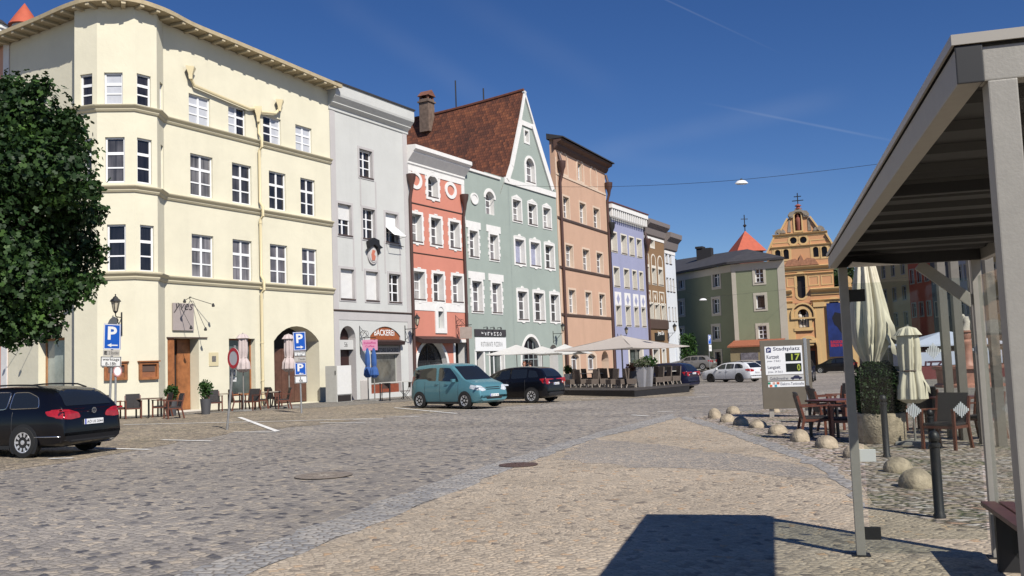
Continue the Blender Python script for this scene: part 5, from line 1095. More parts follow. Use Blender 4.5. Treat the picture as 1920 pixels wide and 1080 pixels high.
mb = FO.mb(); mb.slab([(cu_+x, v4+z) for x, z in ((1.5, 0), (1.62, 0.45), (1.3, 0.92), (0.62, 1.05), (0.36, 1.4), (-0.36, 1.4), (-0.62, 1.05), (-1.3, 0.92), (-1.62, 0.45), (-1.5, 0), (-0.78, 0), (-0.74, 0.5), (-0.45, 0.82), (0, 0.92), (0.45, 0.82), (0.74, 0.5), (0.78, 0))], -0.3, 0.2); mb.build('scroll_hood', STN, rch)
for s in (-1, 1): mb = FO.mb(); mb.slab(ellipse(cu_+s*1.2, v4+0.42, 0.3, 0.27, 14), -0.38, -0.302); mb.build('scroll_boss', STN, rch)
mb = FO.mb(); mb.poly([(p[0], 0.45, p[1]) for p in tnp]); mb.build('niche_back', mat('dark_red_niche', (0.12, 0.025, 0.015), 0.8), rch, fix=False)
mb = FO.mb(); mb.lathe([(0.32, 0), (0.34, 0.6), (0.42, 1.3), (0.36, 1.9), (0.14, 2.1), (0.2, 2.3), (0.18, 2.5), (0.03, 2.6)], 8, (cu_-0.0+(tn[0]+tn[2])/2-cu_, 0.2, tn[1]+0.1)); mb.build('statue', mat('rust_statue', (0.2, 0.06, 0.04), 0.8), rch, smooth=60)
mb = FO.mb(); mb.ring(inset(tnp, -0.22), inset(tnp, 0.004), -0.12, 0.01); mb.build('niche_surround', OCH, rch)
mb = FO.mb(); mb.lathe([(0.5, 0), (0.55, 0.12), (0.3, 0.22), (0.27, 0.42), (0.5, 0.5), (0.5, 0.6), (0.15, 0.82)], 10, (cu_, 0.1, v4+1.3)); o = mb.build('finial', mat('red_finial', (0.3, 0.08, 0.06), 0.7), rch)
zc = g(1493, 362)[1]; z0 = v4+2.0; mb = FO.mb(); mb.bar((cu_, 0.1, z0), (cu_, 0.1, zc), 0.14); mb.bar((cu_-0.55, 0.1, zc-0.55), (cu_+0.55, 0.1, zc-0.55), 0.12); mb.bar((cu_-0.85, 0.1, zc-1.2), (cu_+0.85, 0.1, zc-1.2), 0.12); mb.build('cross', IRON, o)
# saints' niche, portal, banner
mb = FO.mb(); mb.poly([(p[0], 0.88, p[1]) for p in nbp]); mb.build('niche_back', mat('dark_niche', (0.06, 0.03, 0.02), 0.9), rch, fix=False)
mb = FO.mb(); q = inset(nbp, -0.45); mb.ring(q, inset(nbp, 0.004), -0.2, 0.01); mb.box(nb[0]-0.6, nb[2]+0.6, -0.3, 0, nb[1]-0.5, nb[1]-0.02); q = arch(nb[0]-0.75, nb[3]-1.3, nb[2]+0.75, nb[3]+0.75, rise=1.6); mb.ring(inset(q, -0.25), q, -0.4, 0.0); mb.box(nb[0]-0.9, nb[2]+0.9, -0.5, 0, nb[1]-2.4, nb[1]-2.0); mb.box(nb[0]-0.5, nb[2]+0.5, -0.35, 0, nb[1]-2.8, nb[1]-2.4); mb.build('niche_surround', OCH, rch)
SAINT = mat('pale_statue_stone', (0.5, 0.45, 0.38), 0.85, var=0.2, scale=4)
for q, hgt in ((-0.55, 1.0), (0.0, 0.72), (0.55, 1.0)):
    mb = FO.mb(); cx_ = (nb[0]+nb[2])/2+q*1.0; mb.lathe([(0.34*hgt, 0), (0.33*hgt, 0.5*hgt), (0.26*hgt, 1.1*hgt), (0.36*hgt, 1.7*hgt), (0.3*hgt, 2.0*hgt), (0.1*hgt, 2.1*hgt), (0.18*hgt, 2.25*hgt), (0.17*hgt, 2.45*hgt), (0.02, 2.6*hgt)], 8, (cx_, 0.4, nb[1]+0.05), sy=0.8); mb.build('saint_statue', SAINT, rch, smooth=60)
mb = FO.mb(); mb.poly([(p[0], 1.18, p[1]) for p in pop]); o = mb.build('portal', mat('orange_brown_portal', (0.42, 0.15, 0.05), 0.7, var=0.2), rch, fix=False)
mb = FO.mb(); mb.ring(inset(pop, -0.5), inset(pop, 0.004), -0.25, 0.01); mb.build('portal_arch', OCH, o)
c_ = (po[0]+po[2])/2; mb = FO.mb(); mb.box(c_-0.8, c_+0.8, 1.05, 1.15, -0.2, 2.6, 1); mb.box(c_-1.5, c_+1.5, 0.9, 1.15, 2.7, 3.0, 0); mb.slab(ellipse(c_, 3.9, 0.9, 0.6, 14), 1.0, 1.16, 2); mb.build('portal_door', [mat('red_brown_door', (0.3, 0.08, 0.03), 0.6), BLK, SAINT], o)
mb = FO.mb(); STU = mat('red_brown_stucco', (0.34, 0.16, 0.09), 0.85, var=0.3, scale=3); mb.slab([(m_-0.9, bw[1]-1.0), (m_+0.9, bw[1]-1.0), (m_+1.6, bw[1]-0.7), (m_-1.6, bw[1]-0.7)], -0.3, 0); mb.build('stucco_ornament', STU, rch); mb = FO.mb(); mb.slab([(cu_-2.6, v2+0.15), (cu_+2.6, v2+0.15), (cu_+2.0, v2+1.1), (cu_+0.9, v2+1.3), (cu_+0.4, v2+0.9), (cu_, v2+1.9), (cu_-0.4, v2+0.9), (cu_-0.9, v2+1.3), (cu_-2.0, v2+1.1)], -0.35, 0); mb.build('stucco_ornament', mat('red_brown_stucco', (0.34, 0.16, 0.09), 0.85, var=0.3, scale=3), rch)
bn = FO.box(1549.5, 569, 1586, 668)
ban = thing('church_banner', 'tall dark blue exhibition banner with red lettering hanging on the orange church', 'banner', FO.W(((bn[0]+bn[2])/2, -0.3, bn[1])))
mbn = lambda: MB(lambda p: FO.W(p)-ban.location)
mb = mbn(); mb.box(bn[0], bn[2], -0.33, -0.29, bn[1], bn[3]); mb.build('cloth', mat('deep_blue_banner', (0.012, 0.03, 0.15), 0.6, var=0.5, scale=0.5), ban)
w_, h_ = bn[2]-bn[0], bn[3]-bn[1]
mb = mbn(); mb.slab([(bn[0]+w_*p[0], bn[1]+h_*p[1]) for p in ((0.3, 0.72), (0.5, 0.83), (0.85, 0.8), (0.98, 0.6), (0.98, 0.42), (0.8, 0.45), (0.6, 0.55), (0.42, 0.6))], -0.345, -0.331); mb.build('figure', mat('black_banner_figure', (0.008, 0.008, 0.012), 0.7), ban)
mb = mbn(); text(mb, 'BURGSDORF', bn[0]+0.3, bn[1]+h_*0.245, bn[2]-0.15, bn[1]+h_*0.30, -0.345, bold=0.03); text(mb, 'BERLIN IM', bn[0]+0.3, bn[1]+h_*0.185, bn[2]-0.4, bn[1]+h_*0.235, -0.345, bold=0.03); mb.build('lettering', mat('red_lettering', (0.6, 0.03, 0.05), 0.6), ban, fix=False)
# ---------------- shaded houses closing the right side of the square
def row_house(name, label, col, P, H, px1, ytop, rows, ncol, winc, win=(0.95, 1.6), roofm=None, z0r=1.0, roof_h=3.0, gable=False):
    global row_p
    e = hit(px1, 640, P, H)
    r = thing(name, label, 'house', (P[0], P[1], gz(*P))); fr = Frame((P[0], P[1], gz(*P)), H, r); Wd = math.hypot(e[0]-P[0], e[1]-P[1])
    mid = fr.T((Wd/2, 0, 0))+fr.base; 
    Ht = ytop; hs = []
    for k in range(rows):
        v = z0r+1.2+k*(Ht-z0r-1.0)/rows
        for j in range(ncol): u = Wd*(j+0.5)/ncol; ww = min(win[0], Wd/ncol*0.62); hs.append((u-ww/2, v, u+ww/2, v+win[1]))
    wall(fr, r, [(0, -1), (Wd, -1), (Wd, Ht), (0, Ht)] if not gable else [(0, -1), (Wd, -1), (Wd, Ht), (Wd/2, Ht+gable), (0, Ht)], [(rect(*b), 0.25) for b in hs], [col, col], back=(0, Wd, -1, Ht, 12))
    for b in hs: window(fr, r, b, 0.25, 2, (0.7, 0.3), pm=winc, fm=mat('grey_window_frame', (0.4, 0.38, 0.36), 0.6), sur=(0.12, mat('worn_trim', (0.3, 0.27, 0.22), 0.9), 0.03))  # one even grey frame colour for all these houses
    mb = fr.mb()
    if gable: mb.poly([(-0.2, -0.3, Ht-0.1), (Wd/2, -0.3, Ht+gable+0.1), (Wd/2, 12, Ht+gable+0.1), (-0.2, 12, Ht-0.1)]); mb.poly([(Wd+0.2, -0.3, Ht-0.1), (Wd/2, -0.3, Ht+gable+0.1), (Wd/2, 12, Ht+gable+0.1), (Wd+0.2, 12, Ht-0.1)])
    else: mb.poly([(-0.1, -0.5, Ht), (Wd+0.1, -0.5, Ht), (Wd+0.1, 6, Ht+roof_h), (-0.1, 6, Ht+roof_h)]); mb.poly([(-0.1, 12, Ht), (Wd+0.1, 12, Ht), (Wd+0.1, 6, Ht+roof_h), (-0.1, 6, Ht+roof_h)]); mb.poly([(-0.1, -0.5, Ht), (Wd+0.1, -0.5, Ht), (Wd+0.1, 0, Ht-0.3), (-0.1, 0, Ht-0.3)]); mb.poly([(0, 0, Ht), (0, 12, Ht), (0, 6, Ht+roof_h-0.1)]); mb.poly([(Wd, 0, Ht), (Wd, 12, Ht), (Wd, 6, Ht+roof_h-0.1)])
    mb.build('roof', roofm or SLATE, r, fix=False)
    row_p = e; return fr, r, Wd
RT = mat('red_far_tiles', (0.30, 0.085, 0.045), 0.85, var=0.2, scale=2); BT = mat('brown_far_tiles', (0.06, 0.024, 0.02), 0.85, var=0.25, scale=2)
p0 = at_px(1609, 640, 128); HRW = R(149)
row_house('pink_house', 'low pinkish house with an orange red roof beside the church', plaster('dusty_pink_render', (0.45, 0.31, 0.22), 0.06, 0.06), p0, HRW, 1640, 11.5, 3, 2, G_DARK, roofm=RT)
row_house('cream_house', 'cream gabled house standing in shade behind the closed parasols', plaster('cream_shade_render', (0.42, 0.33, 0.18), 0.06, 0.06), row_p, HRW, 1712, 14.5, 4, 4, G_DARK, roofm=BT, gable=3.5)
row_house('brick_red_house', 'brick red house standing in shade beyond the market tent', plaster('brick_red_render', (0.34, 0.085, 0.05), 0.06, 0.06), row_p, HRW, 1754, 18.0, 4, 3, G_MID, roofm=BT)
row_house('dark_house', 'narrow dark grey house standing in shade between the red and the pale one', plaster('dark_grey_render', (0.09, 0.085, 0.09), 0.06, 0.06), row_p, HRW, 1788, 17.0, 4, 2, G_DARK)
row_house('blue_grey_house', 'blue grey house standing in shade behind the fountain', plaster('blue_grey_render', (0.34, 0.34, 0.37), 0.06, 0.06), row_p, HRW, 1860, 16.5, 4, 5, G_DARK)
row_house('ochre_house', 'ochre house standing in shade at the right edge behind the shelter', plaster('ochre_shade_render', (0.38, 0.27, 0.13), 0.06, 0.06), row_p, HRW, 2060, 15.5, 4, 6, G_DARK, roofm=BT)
# ---------------- houses round the corner on the left
q = q6; d_ = Vector((math.sin(R(122-29.1)), math.cos(R(122-29.1)))); ps = (q[0]-d_.x*9, q[1]-d_.y*9)
SAL = plaster('salmon_render', (0.62, 0.34, 0.24), 0.05, 0.05)
rpk = thing('salmon_house', 'salmon pink house with white corner blocks, cut by the left edge behind the tree', 'house', (ps[0], ps[1], gz(*ps)))
fpk = Frame((ps[0], ps[1], gz(*ps)), math.atan2(q[0]-ps[0], q[1]-ps[1]), rpk); zt = fpk.uv(4, 72)[1]
wall(fpk, rpk, [(0, -0.4), (8.98, -0.4), (8.98, zt), (0, zt)], [(rect(2+2.5*j, 1.5+3.4*k, 3+2.5*j, 3.2+3.4*k), 0.2) for j in range(2) for k in range(4)], [SAL, W_STUC], back=(0, 8.98, -0.4, zt, 10))
for j in range(2):
    for k in range(4): window(fpk, rpk, (2+2.5*j, 1.5+3.4*k, 3+2.5*j, 3.2+3.4*k), 0.2, 2, (0.35, 0.35, 0.3))
flat(fpk, rpk, 'corner_strip', W_STUC, (8.5, -0.3, 8.97, zt-0.3), 0.04); strip(fpk, rpk, 'cornice', W_STUC, 0, 8.97, [(0, zt-0.3), (0.3, zt), (0.3, zt+0.1), (0, zt+0.15)])
roof_flat(fpk, rpk, 0, 8.95, 10, zt+0.1)
pt_ = dp(46, 50, 58); rsp = thing('turret', 'round white turret with a red cone roof behind the yellow eaves', 'tower', (pt_.x, pt_.y, gz(pt_.x, pt_.y)))
z_ = pt_.z-rsp.location.z; za = dp(48, 5, 58).z-rsp.location.z; mb = MB(); mb.lathe([(0.72, -0.3), (0.72, z_), (0.8, z_+0.02)], 14); mb.build('wall', W_STUC, rsp, smooth=60); mb = MB(); mb.lathe([(0.95, z_), (0.5, z_+(za-z_)*0.5), (0.02, za)], 14); mb.build('roof', mat('bright_red_tiles', (0.42, 0.088, 0.045), 0.75), rsp, smooth=60)
pt_ = dp(-2, 52, 56); r2_ = thing('turret', 'white turret with a grey capped top at the upper left corner', 'tower', (pt_.x-0.5, pt_.y, gz(pt_.x, pt_.y)))
z_ = pt_.z-r2_.location.z; mb = MB(); mb.lathe([(0.7, -0.3), (0.7, z_-0.1), (0.8, z_-0.05), (0.8, z_+0.2)], 12); mb.build('wall', W_STUC, r2_, smooth=50); mb = MB(); mb.lathe([(0.9, z_+0.2), (0.5, z_+0.55), (0.02, z_+0.75)], 12); mb.build('roof', SLATE, r2_, smooth=50)
# ---------------- wooded hill beyond the roofs
def leafy(n, fn, size, mb=None, flat_=0.6):
    mb = mb or MB()
    for _ in range(n):
        p, s = fn(); s *= size
        a = Vector((random.gauss(0, 1), random.gauss(0, 1), random.gauss(0, 1))).normalized(); b = a.orthogonal().normalized(); c = a.cross(b); t = random.random()*6.28
        b, c = b*math.cos(t)+c*math.sin(t), c*math.cos(t)-b*math.sin(t)
        mb.poly([p-b*s, p-c*s*0.55, p+b*s, p+c*s*0.55])
    return mb
def leafmat(name, c0, c1, c2, scale=1.2):
    m, nt, b = new_mat(name); L = nt.links.new
    g_ = nd(nt, 'ShaderNodeNewGeometry'); tc = nd(nt, 'ShaderNodeTexCoord')
    n1 = nd(nt, 'ShaderNodeTexNoise'); n1.inputs['Scale'].default_value = scale; n1.inputs['Detail'].default_value = 3; L(tc.outputs['Object'], n1.inputs['Vector'])
    ad = nd(nt, 'ShaderNodeMath', operation='MULTIPLY_ADD'); L(g_.outputs['Random Per Island'], ad.inputs[0]); ad.inputs[1].default_value = 0.5
    mr = nd(nt, 'ShaderNodeMapRange'); mr.inputs['From Min'].default_value = 0.3; mr.inputs['From Max'].default_value = 0.7; mr.inputs['To Max'].default_value = 0.5; L(n1.outputs['Fac'], mr.inputs['Value']); L(mr.outputs['Result'], ad.inputs[2])
    rp = ramp(nt, [(0.0, c0), (0.55, c1), (1.0, c2)]); L(ad.outputs[0], rp.inputs['Fac']); L(rp.outputs['Color'], b.inputs['Base Color'])
    b.inputs['Roughness'].default_value = 0.55; b.inputs['Specular IOR Level'].default_value = 0.3
    tr = nd(nt, 'ShaderNodeBsdfTranslucent'); L(rp.outputs['Color'], tr.inputs['Color']); mx = nd(nt, 'ShaderNodeMixShader'); mx.inputs[0].default_value = 0.25
    L(b.outputs[0], mx.inputs[1]); L(tr.outputs[0], mx.inputs[2]); L(mx.outputs[0], nt.nodes['Material Output'].inputs['Surface'])
    MATS[name] = m; return m
LF_FAR = leafmat('far_wood_leaves', (0.02, 0.035, 0.012), (0.04, 0.065, 0.018), (0.07, 0.10, 0.03), 0.12)
crowns = []
for k in range(46):
    px = 1225+k*11+random.uniform(-4, 4); d0 = 235+random.uniform(-12, 12); y_ = 484+random.uniform(-5, 8) if px < 1420 else 500+random.uniform(-8, 8)
    p = dp(px, y_, d0); crowns.append((p, random.uniform(3.2, 5.0)))
hmb = MB()
hp0 = dp(1480, 600, 262); 
def hfn():
    p, r = random.choice(crowns); 
    v = Vector((random.gauss(0, 1), random.gauss(0, 1), random.gauss(0, 1))).normalized()*r*random.uniform(0.6, 1.0); v.z = v.z*1.0-(random.random()**2)*9
    return p+v+Vector((0, 0, -r)), random.uniform(0.6, 1.3)
o = leafy(9000, hfn, 0.95).build('woodland', LF_FAR, fix=False); tag(o, 'dark green wood on the hill behind the far roofs', 'wood', kind='stuff')
mb = MB(); N = 24
ridge = []
for k in range(N+1):
    px = 1180+k*30; p = dp(px, 520, 250); ridge.append(p)
i0 = [mb.add((p.x, p.y, p.z)) for p in ridge]; i1 = [mb.add((p.x+_Fh.x*-60, p.y+_Fh.y*-60, -3)) for p in ridge]; i2 = [mb.add((p.x+_Fh.x*120, p.y+_Fh.y*120, p.z+2)) for p in ridge]; i3 = [mb.add((p.x+_Fh.x*220, p.y+_Fh.y*220, -4)) for p in ridge]
for k in range(N):
    for a, b in ((i1, i0), (i0, i2), (i2, i3)): mb.f.append([a[k], a[k+1], b[k+1], b[k]]); mb.mi.append(0)
o = mb.build('hill', mat('hill_green', (0.03, 0.045, 0.015), 0.95, var=0.3, scale=0.1), fix=False); o['kind'] = 'structure'
# ================================================================ paving of the square
gut_r = [(1262, 776), (1119, 811), (993, 849), (820, 903), (600, 982), (300, 1092), (0, 1205), (-600, 1430)]
gut_t = [(1270, 783), (1205, 802), (1119, 822), (993, 866), (820, 935), (600, 1023), (300, 1143), (0, 1265), (-600, 1510)]
Gt = G(*gut_t); Gr = G(*gut_r)
ter_l = [(1306, 786), (1345, 800), (1400, 817), (1450, 833), (1510, 853), (1560, 872), (1612, 903), (1640, 950), (1760, 982), (1950, 1008)]
Tl = G(*ter_l)
tan = Gt+[(-30, -40), (30, -40), (30, Tl[-1][1]-2)]+[Tl[-1]]+Tl[::-1]
sheet('pavement', tan, 0.004, m_tan)
sheet('gutter', ragged(Gr+Gt[::-1], 0.06, 0.3), 0.006, m_gut)
rim = G((1285, 781), (1335, 793), (1392, 811), (1442, 829), (1500, 849), (1552, 870), (1598, 903), (1622, 955), (1612, 962), (1585, 915), (1540, 882), (1490, 859), (1432, 838), (1382, 820), (1325, 800), (1276, 786))
sheet('pavement_rim', ragged(rim, 0.07, 0.3), 0.008, m_gut)
sheet('pavement_band', ragged(G((1085, 838), (1119, 824), (1250, 836), (1400, 856), (1500, 874), (1556, 896), (1500, 898), (1400, 884), (1300, 880), (1180, 878), (1040, 862)), 0.16, 0.35), 0.006, m_grey2)
back = G((1300, 783), (1440, 766), (1540, 772), (1640, 776), (1800, 776), (2150, 772))
sheet('terrace', Tl+[(16, Tl[-1][1])]+[(16, back[-1][1])]+back[::-1], 0.006, m_river)
park_n = G((-700, 960), (-200, 912), (0, 884), (60, 876), (150, 862), (330, 830), (430, 812), (640, 792), (760, 778), (900, 766), (1050, 753), (1300, 742))
walk_n = G((-700, 812), (200, 786), (420, 774), (620, 763), (770, 752), (1000, 738), (1300, 722))
sheet('parking_area', ragged(park_n+walk_n[::-1], 0.2, 0.6), 0.004, m_park)
far_w = [(-60, walk_n[0][1]), (-60, 105), (walk_n[-1][0], 105)]
sheet('sidewalk', [(-60, 5)]+walk_n+[(walk_n[-1][0]-4, 110), (-60, 110)], 0.008, m_walk)
# painted lines
PAINT = mat('worn_white_road_paint', (0.74, 0.72, 0.68), 0.8, var=0.25, scale=9)
def line(a, b, w=0.11):
    p, q = gp(*a), gp(*b); d = Vector((q.x-p.x, q.y-p.y)).normalized(); n = Vector((-d.y, d.x))*w/2
    sheet('road_marking', [(p.x+n.x, p.y+n.y), (q.x+n.x, q.y+n.y), (q.x-n.x, q.y-n.y), (p.x-n.x, p.y-n.y)], 0.016, PAINT)
for a, b, w in (((232, 797), (500, 791), .14), ((500, 791), (718, 785), .13), ((449, 783), (520, 809.5), .16), ((437, 811), (519, 811), .12), ((303, 825.5), (397, 828), .13), ((176, 841), (280, 844), .14), ((92, 861), (137, 860), .14), ((740, 765), (856, 776), .13), ((600, 793.5), (686, 794), .12), ((662, 787), (716, 787), .1), ((724, 781), (786, 782), .1), ((800, 771), (932, 768), .1), ((1040, 753), (1090, 752), .12), ((1090, 748), (1135, 747), .12), ((950, 765), (1000, 763), .1), ((1184, 779), (1216, 781), .12), ((1232, 773), (1262, 772), .12), ((1290, 746), (1330, 744), .12)): line(a, b, w)
def manhole(px, py, r, lab, m):
    p = gp(px, py); mb = MB(); mb.lathe([(r+0.09, 0.014), (r+0.09, 0.02), (r, 0.022)], 28, m=0); mb.lathe([(r-0.012, 0.016), (r-0.012, 0.021), (0.001, 0.023)], 28, m=1)
    for k in range(8): a = k*math.pi/4; mb.obox((r*.55*math.cos(a), r*.55*math.sin(a), 0.0235), (r*.3*math.cos(a), r*.3*math.sin(a), 0), (-.02*math.sin(a), .02*math.cos(a), 0), (0, 0, .003), 0)
    o = mb.build('manhole_cover', m, loc=(p.x, p.y, p.z)); tag(o, lab, 'manhole cover')
RUST = mat('rusty_cast_iron', (0.085, 0.05, 0.04), 0.7, var=0.3, scale=10)
manhole(607, 893, 0.36, 'round concrete-filled manhole cover in the grey roadway', [mat('worn_iron', (0.20, 0.165, 0.135), 0.7, var=0.3, scale=10), mat('concrete_filling', (0.30, 0.26, 0.21), 0.9, var=0.2, scale=12)])
manhole(972, 873, 0.23, 'small rusty manhole cover beside the light gutter', [RUST, RUST])
# ================================================================ waiting shelter in the right foreground
AL = mat('bronze_grey_aluminium', (0.27, 0.255, 0.225), 0.5, metal=0.1, var=0.06, scale=20, bump=0.05, bscale=120)
ALD = mat('dark_anodised_metal', (0.009, 0.009, 0.0095), 0.6, metal=0.0); RUB = mat('black_rubber', (0.012, 0.012, 0.013), 0.55)
SH0 = gp(1615, 1042); SZ = 2.335; _d = ray(1874, 155); _q = CP+_d*((SZ-EYE)/_d.z); SHH = math.atan2(SH0.x-_q.x, SH0.y-_q.y); SL = math.hypot(SH0.x-_q.x, SH0.y-_q.y)
print('shelter', math.degrees(SHH), SL)
sh = thing('bus_shelter', 'glazed waiting shelter with slim grey posts and a dark ribbed roof, at the right edge', 'bus shelter', (SH0.x, SH0.y, SH0.z))
FSH = Frame((SH0.x, SH0.y, SH0.z), SHH, sh); SWD = 1.0
def shp(name, a, b, w, h=None, m=AL, par=sh, bev=0.004): mb = FSH.mb(); mb.bar(a, b, w, h); return mb.build(name, m, par, bevel=bev)
for x, y in ((0, 0), (-SL, 0), (0, -SWD), (-SL, -SWD), (-SL/2, -SWD)):
    shp('post', (x, y, 0), (x, y, SZ), 0.07); mb = FSH.mb(); mb.box(x-0.07, x+0.07, y-0.07, y+0.07, 0.0, 0.012); mb.build('foot_plate', ALD, sh)
BH_ = 0.095; ZB = SZ+BH_/2
for y in (0.075, -SWD-0.07): shp('edge_beam', (-SL-0.03, y, ZB), (0.05, y, ZB), 0.06, BH_)
for x in (-SL, 0.0): shp('cross_beam', (x, 0.043, ZB-0.001), (x, -SWD-0.038, ZB-0.001), 0.06, BH_-0.004, m=AL if x < -1 else ALD)
mb = FSH.mb(); mb.box(-SL-0.038, -SL-0.0305, 0.042, 0.108, SZ-0.002, SZ+BH_+0.003); mb.build('beam_end_cap', RUB, sh, bevel=0.003)
mb = FSH.mb(); mb.box(-SL-0.035, 0.06, -SWD-0.10, 0.108, SZ+BH_+0.012, SZ+BH_+0.030); rf = mb.build('roof', ALD, sh)
mb = FSH.mb(); mb.box(-SL-0.043, -SL-0.0355, -SWD-0.11, 0.116, SZ+BH_+0.006, SZ+BH_+0.034); mb.box(-SL-0.035, 0.068, 0.1085, 0.116, SZ+BH_+0.006, SZ+BH_+0.034); mb.build('roof_edge_trim', mat('light_roof_trim', (0.36, 0.33, 0.28), 0.4, metal=0.3), rf)
n_ = 14
for k in range(n_):      # trapezoidal ribs of the roof sheet
    x = -SL+0.2+(SL-0.4)*k/(n_-1); mb = FSH.mb(); mb.slab([(x-0.11, SZ+BH_+0.011), (x-0.07, SZ+0.078), (x+0.07, SZ+0.078), (x+0.11, SZ+BH_+0.011)], 0.04, -SWD-0.03); mb.build('roof_rib', ALD, rf)
for x in (-SL*0.33, -SL*0.66): shp('purlin', (x, 0.043, SZ+0.027), (x, -SWD-0.038, SZ+0.027), 0.05, 0.05, m=ALD)
# corner plates at the far end and diagonal bracket by the back post
mb = FSH.mb(); mb.poly([(-0.05, -0.035, SZ+0.0), (-0.55, -0.035, SZ-0.001), (-0.05, -0.45, SZ-0.001)]); mb.poly([(-0.05, -0.035, SZ-0.006), (-0.55, -0.035, SZ-0.006), (-0.05, -0.45, SZ-0.006)]); mb.build('corner_plate', mat('bright_zinc_plate', (0.5, 0.47, 0.42), 0.35, metal=0.5, var=0.2, scale=8), sh)
shp('bracket', (0.0, -SWD+0.42, SZ-0.01), (0.0, -SWD+0.03, SZ-0.34), 0.03, 0.09)
GLS = glass_thin('clear_shelter_glass', (0.87, 0.89, 0.87), 0.0)
mb = FSH.mb(); mb.box(-0.005, 0.005, -SWD+0.06, -0.075, 0.14, 2.2); g1 = mb.build('end_glass', GLS, sh)
mb = FSH.mb(); mb.box(-SL+0.08, -SL/2-0.06, -SWD-0.005, -SWD+0.005, 0.14, 2.2); g2 = mb.build('back_glass', GLS, sh)
mb = FSH.mb(); mb.box(-SL/2+0.06, -0.08, -SWD-0.005, -SWD+0.005, 0.14, 2.2); g3 = mb.build('back_glass', GLS, sh)
for z in (0.18, 0.80, 2.1):
    mb = FSH.mb(); mb.box(-0.015, 0.015, -0.16, -0.036, z-0.05, z+0.05); mb.build('glass_clamp', mat('white_clamp', (0.6, 0.6, 0.58), 0.5) if z == 0.80 else ALD, sh, bevel=0.004)
STK = mat('frosted_sticker', (0.62, 0.64, 0.66), 0.7)
for px, py in ((1750, 658), (1838, 655), (1713, 770), (1802, 768)):
    fe = Frame((SH0.x, SH0.y, SH0.z), SHH+R(90), sh); u, z = fe.uv(px, py); mb = fe.mb(); s_ = 0.058
    for k in range(9):
        q = -s_+2*s_*(k+0.5)/9; h_ = s_-abs(q)+0.004; mb.poly([(u+q-0.0042, 0.0075, z-h_), (u+q+0.0042, 0.0075, z-h_), (u+q+0.0042, 0.0075, z+h_), (u+q-0.0042, 0.0075, z+h_)]); mb.poly([(u+q-0.0042, -0.0075, z-h_), (u+q+0.0042, -0.0075, z-h_), (u+q+0.0042, -0.0075, z+h_), (u+q-0.0042, -0.0075, z+h_)])
    mb.build('diamond_sticker', STK, g1, fix=False)
SEAT = mat('red_brown_slat', (0.10, 0.04, 0.035), 0.5, var=0.2, scale=12)
bch = thing('bench', 'red brown slatted bench inside the glazed shelter, cut by the near post', 'bench', FSH.W((-1.5, -1.05, 0)))
bmb = lambda: MB(lambda p: FSH.W(p)-bch.location)
for k in range(3): mb = bmb(); mb.box(-2.9, -0.12, -1.24+0.125*k, -1.135+0.125*k, 0.42, 0.455); mb.build('seat_slat', SEAT, bch, bevel=0.006)
for x in (-2.5, -0.5): mb = bmb(); mb.box(x-0.03, x+0.03, -1.2, -0.9, 0, 0.42); mb.build('leg', ALD, bch)
# tall posts modelled in place of reflections in the shelter glass
PG = mat('reflection_post_grey', (0.15, 0.135, 0.115), 0.5, metal=0.2, var=0.1, scale=10)
for k, (px, py, lab) in enumerate(((1800, 822, 'tall grey post in place of a glass reflection, first from the closed small parasol'), (1826, 826, 'tall grey post in place of a glass reflection, beside the column of the fountain'), (1861, 833, 'tall grey post in place of a glass reflection, in front of the right part of the fountain'), (1893, 838, 'tall grey post in place of a glass reflection, nearest the big shelter post'))):
    p = gp(px-14, py); mb = MB(); mb.box(-0.075, 0.075, -0.05, 0.05, 0, 3.6); o = mb.build('reflection_post', PG, bevel=0.006, loc=p); o.rotation_euler.z = TH; tag(o, lab, 'post', 'tall grey posts in place of reflections, behind the shelter')
# ================================================================ parking guidance board
IB = gp(1441, 783); HI = R(73)
ib = thing('parking_board', 'metal parking guidance board headed Stadtplatz with two lit counters', 'sign board', (IB.x, IB.y, IB.z))
FI = Frame((IB.x, IB.y, IB.z), HI, ib); u0 = FI.uv(1428, 700)[0]; u1 = FI.uv(1519, 700)[0]; zt = FI.uv(1470, 637)[1]; z0 = FI.uv(1470, 766)[1]
BW = u1-u0; BH = zt-z0; uu = lambda f: u0+BW*f; vv = lambda f: z0+BH*f
BRZ = mat('bronze_board_metal', (0.17, 0.145, 0.11), 0.45, metal=0.3, var=0.08, scale=3)
mb = FI.mb(); mb.box(u0, u1-0.13, -0.02, 0.22, z0, zt); mb.build('body', BRZ, ib, bevel=0.008)
mb = FI.mb(); mb.box(u1-0.128, u1-0.05, -0.03, 0.23, z0+0.01, zt+0.02); mb.build('side_rail', mat('polished_steel', (0.62, 0.61, 0.6), 0.25, metal=0.8), ib, bevel=0.01)
mb = FI.mb(); mb.box(u1-0.048, u1+0.04, -0.01, 0.21, z0, zt); mb.build('side_panel', BRZ, ib)
for f in (0.12, 0.86): mb = FI.mb(); mb.box(uu(f), uu(f)+0.12, 0.04, 0.16, -0.1, z0); mb.build('leg', mat('pale_steel_leg', (0.42, 0.39, 0.34), 0.4, metal=0.4), ib)
WP_ = mat('white_sign_film', (0.74, 0.74, 0.74), 0.5); INK = mat('dark_blue_ink', (0.012, 0.015, 0.05), 0.6)
def X(zx): return u0+(zx-447)/(797-447)*BW
def Zz(zy): return zt-(zy-195)/(660-195)*BH
mb = FI.mb(); mb.box(X(478), X(748), -0.026, -0.018, Zz(430), Zz(237)); pn = mb.build('panel', WP_, ib)
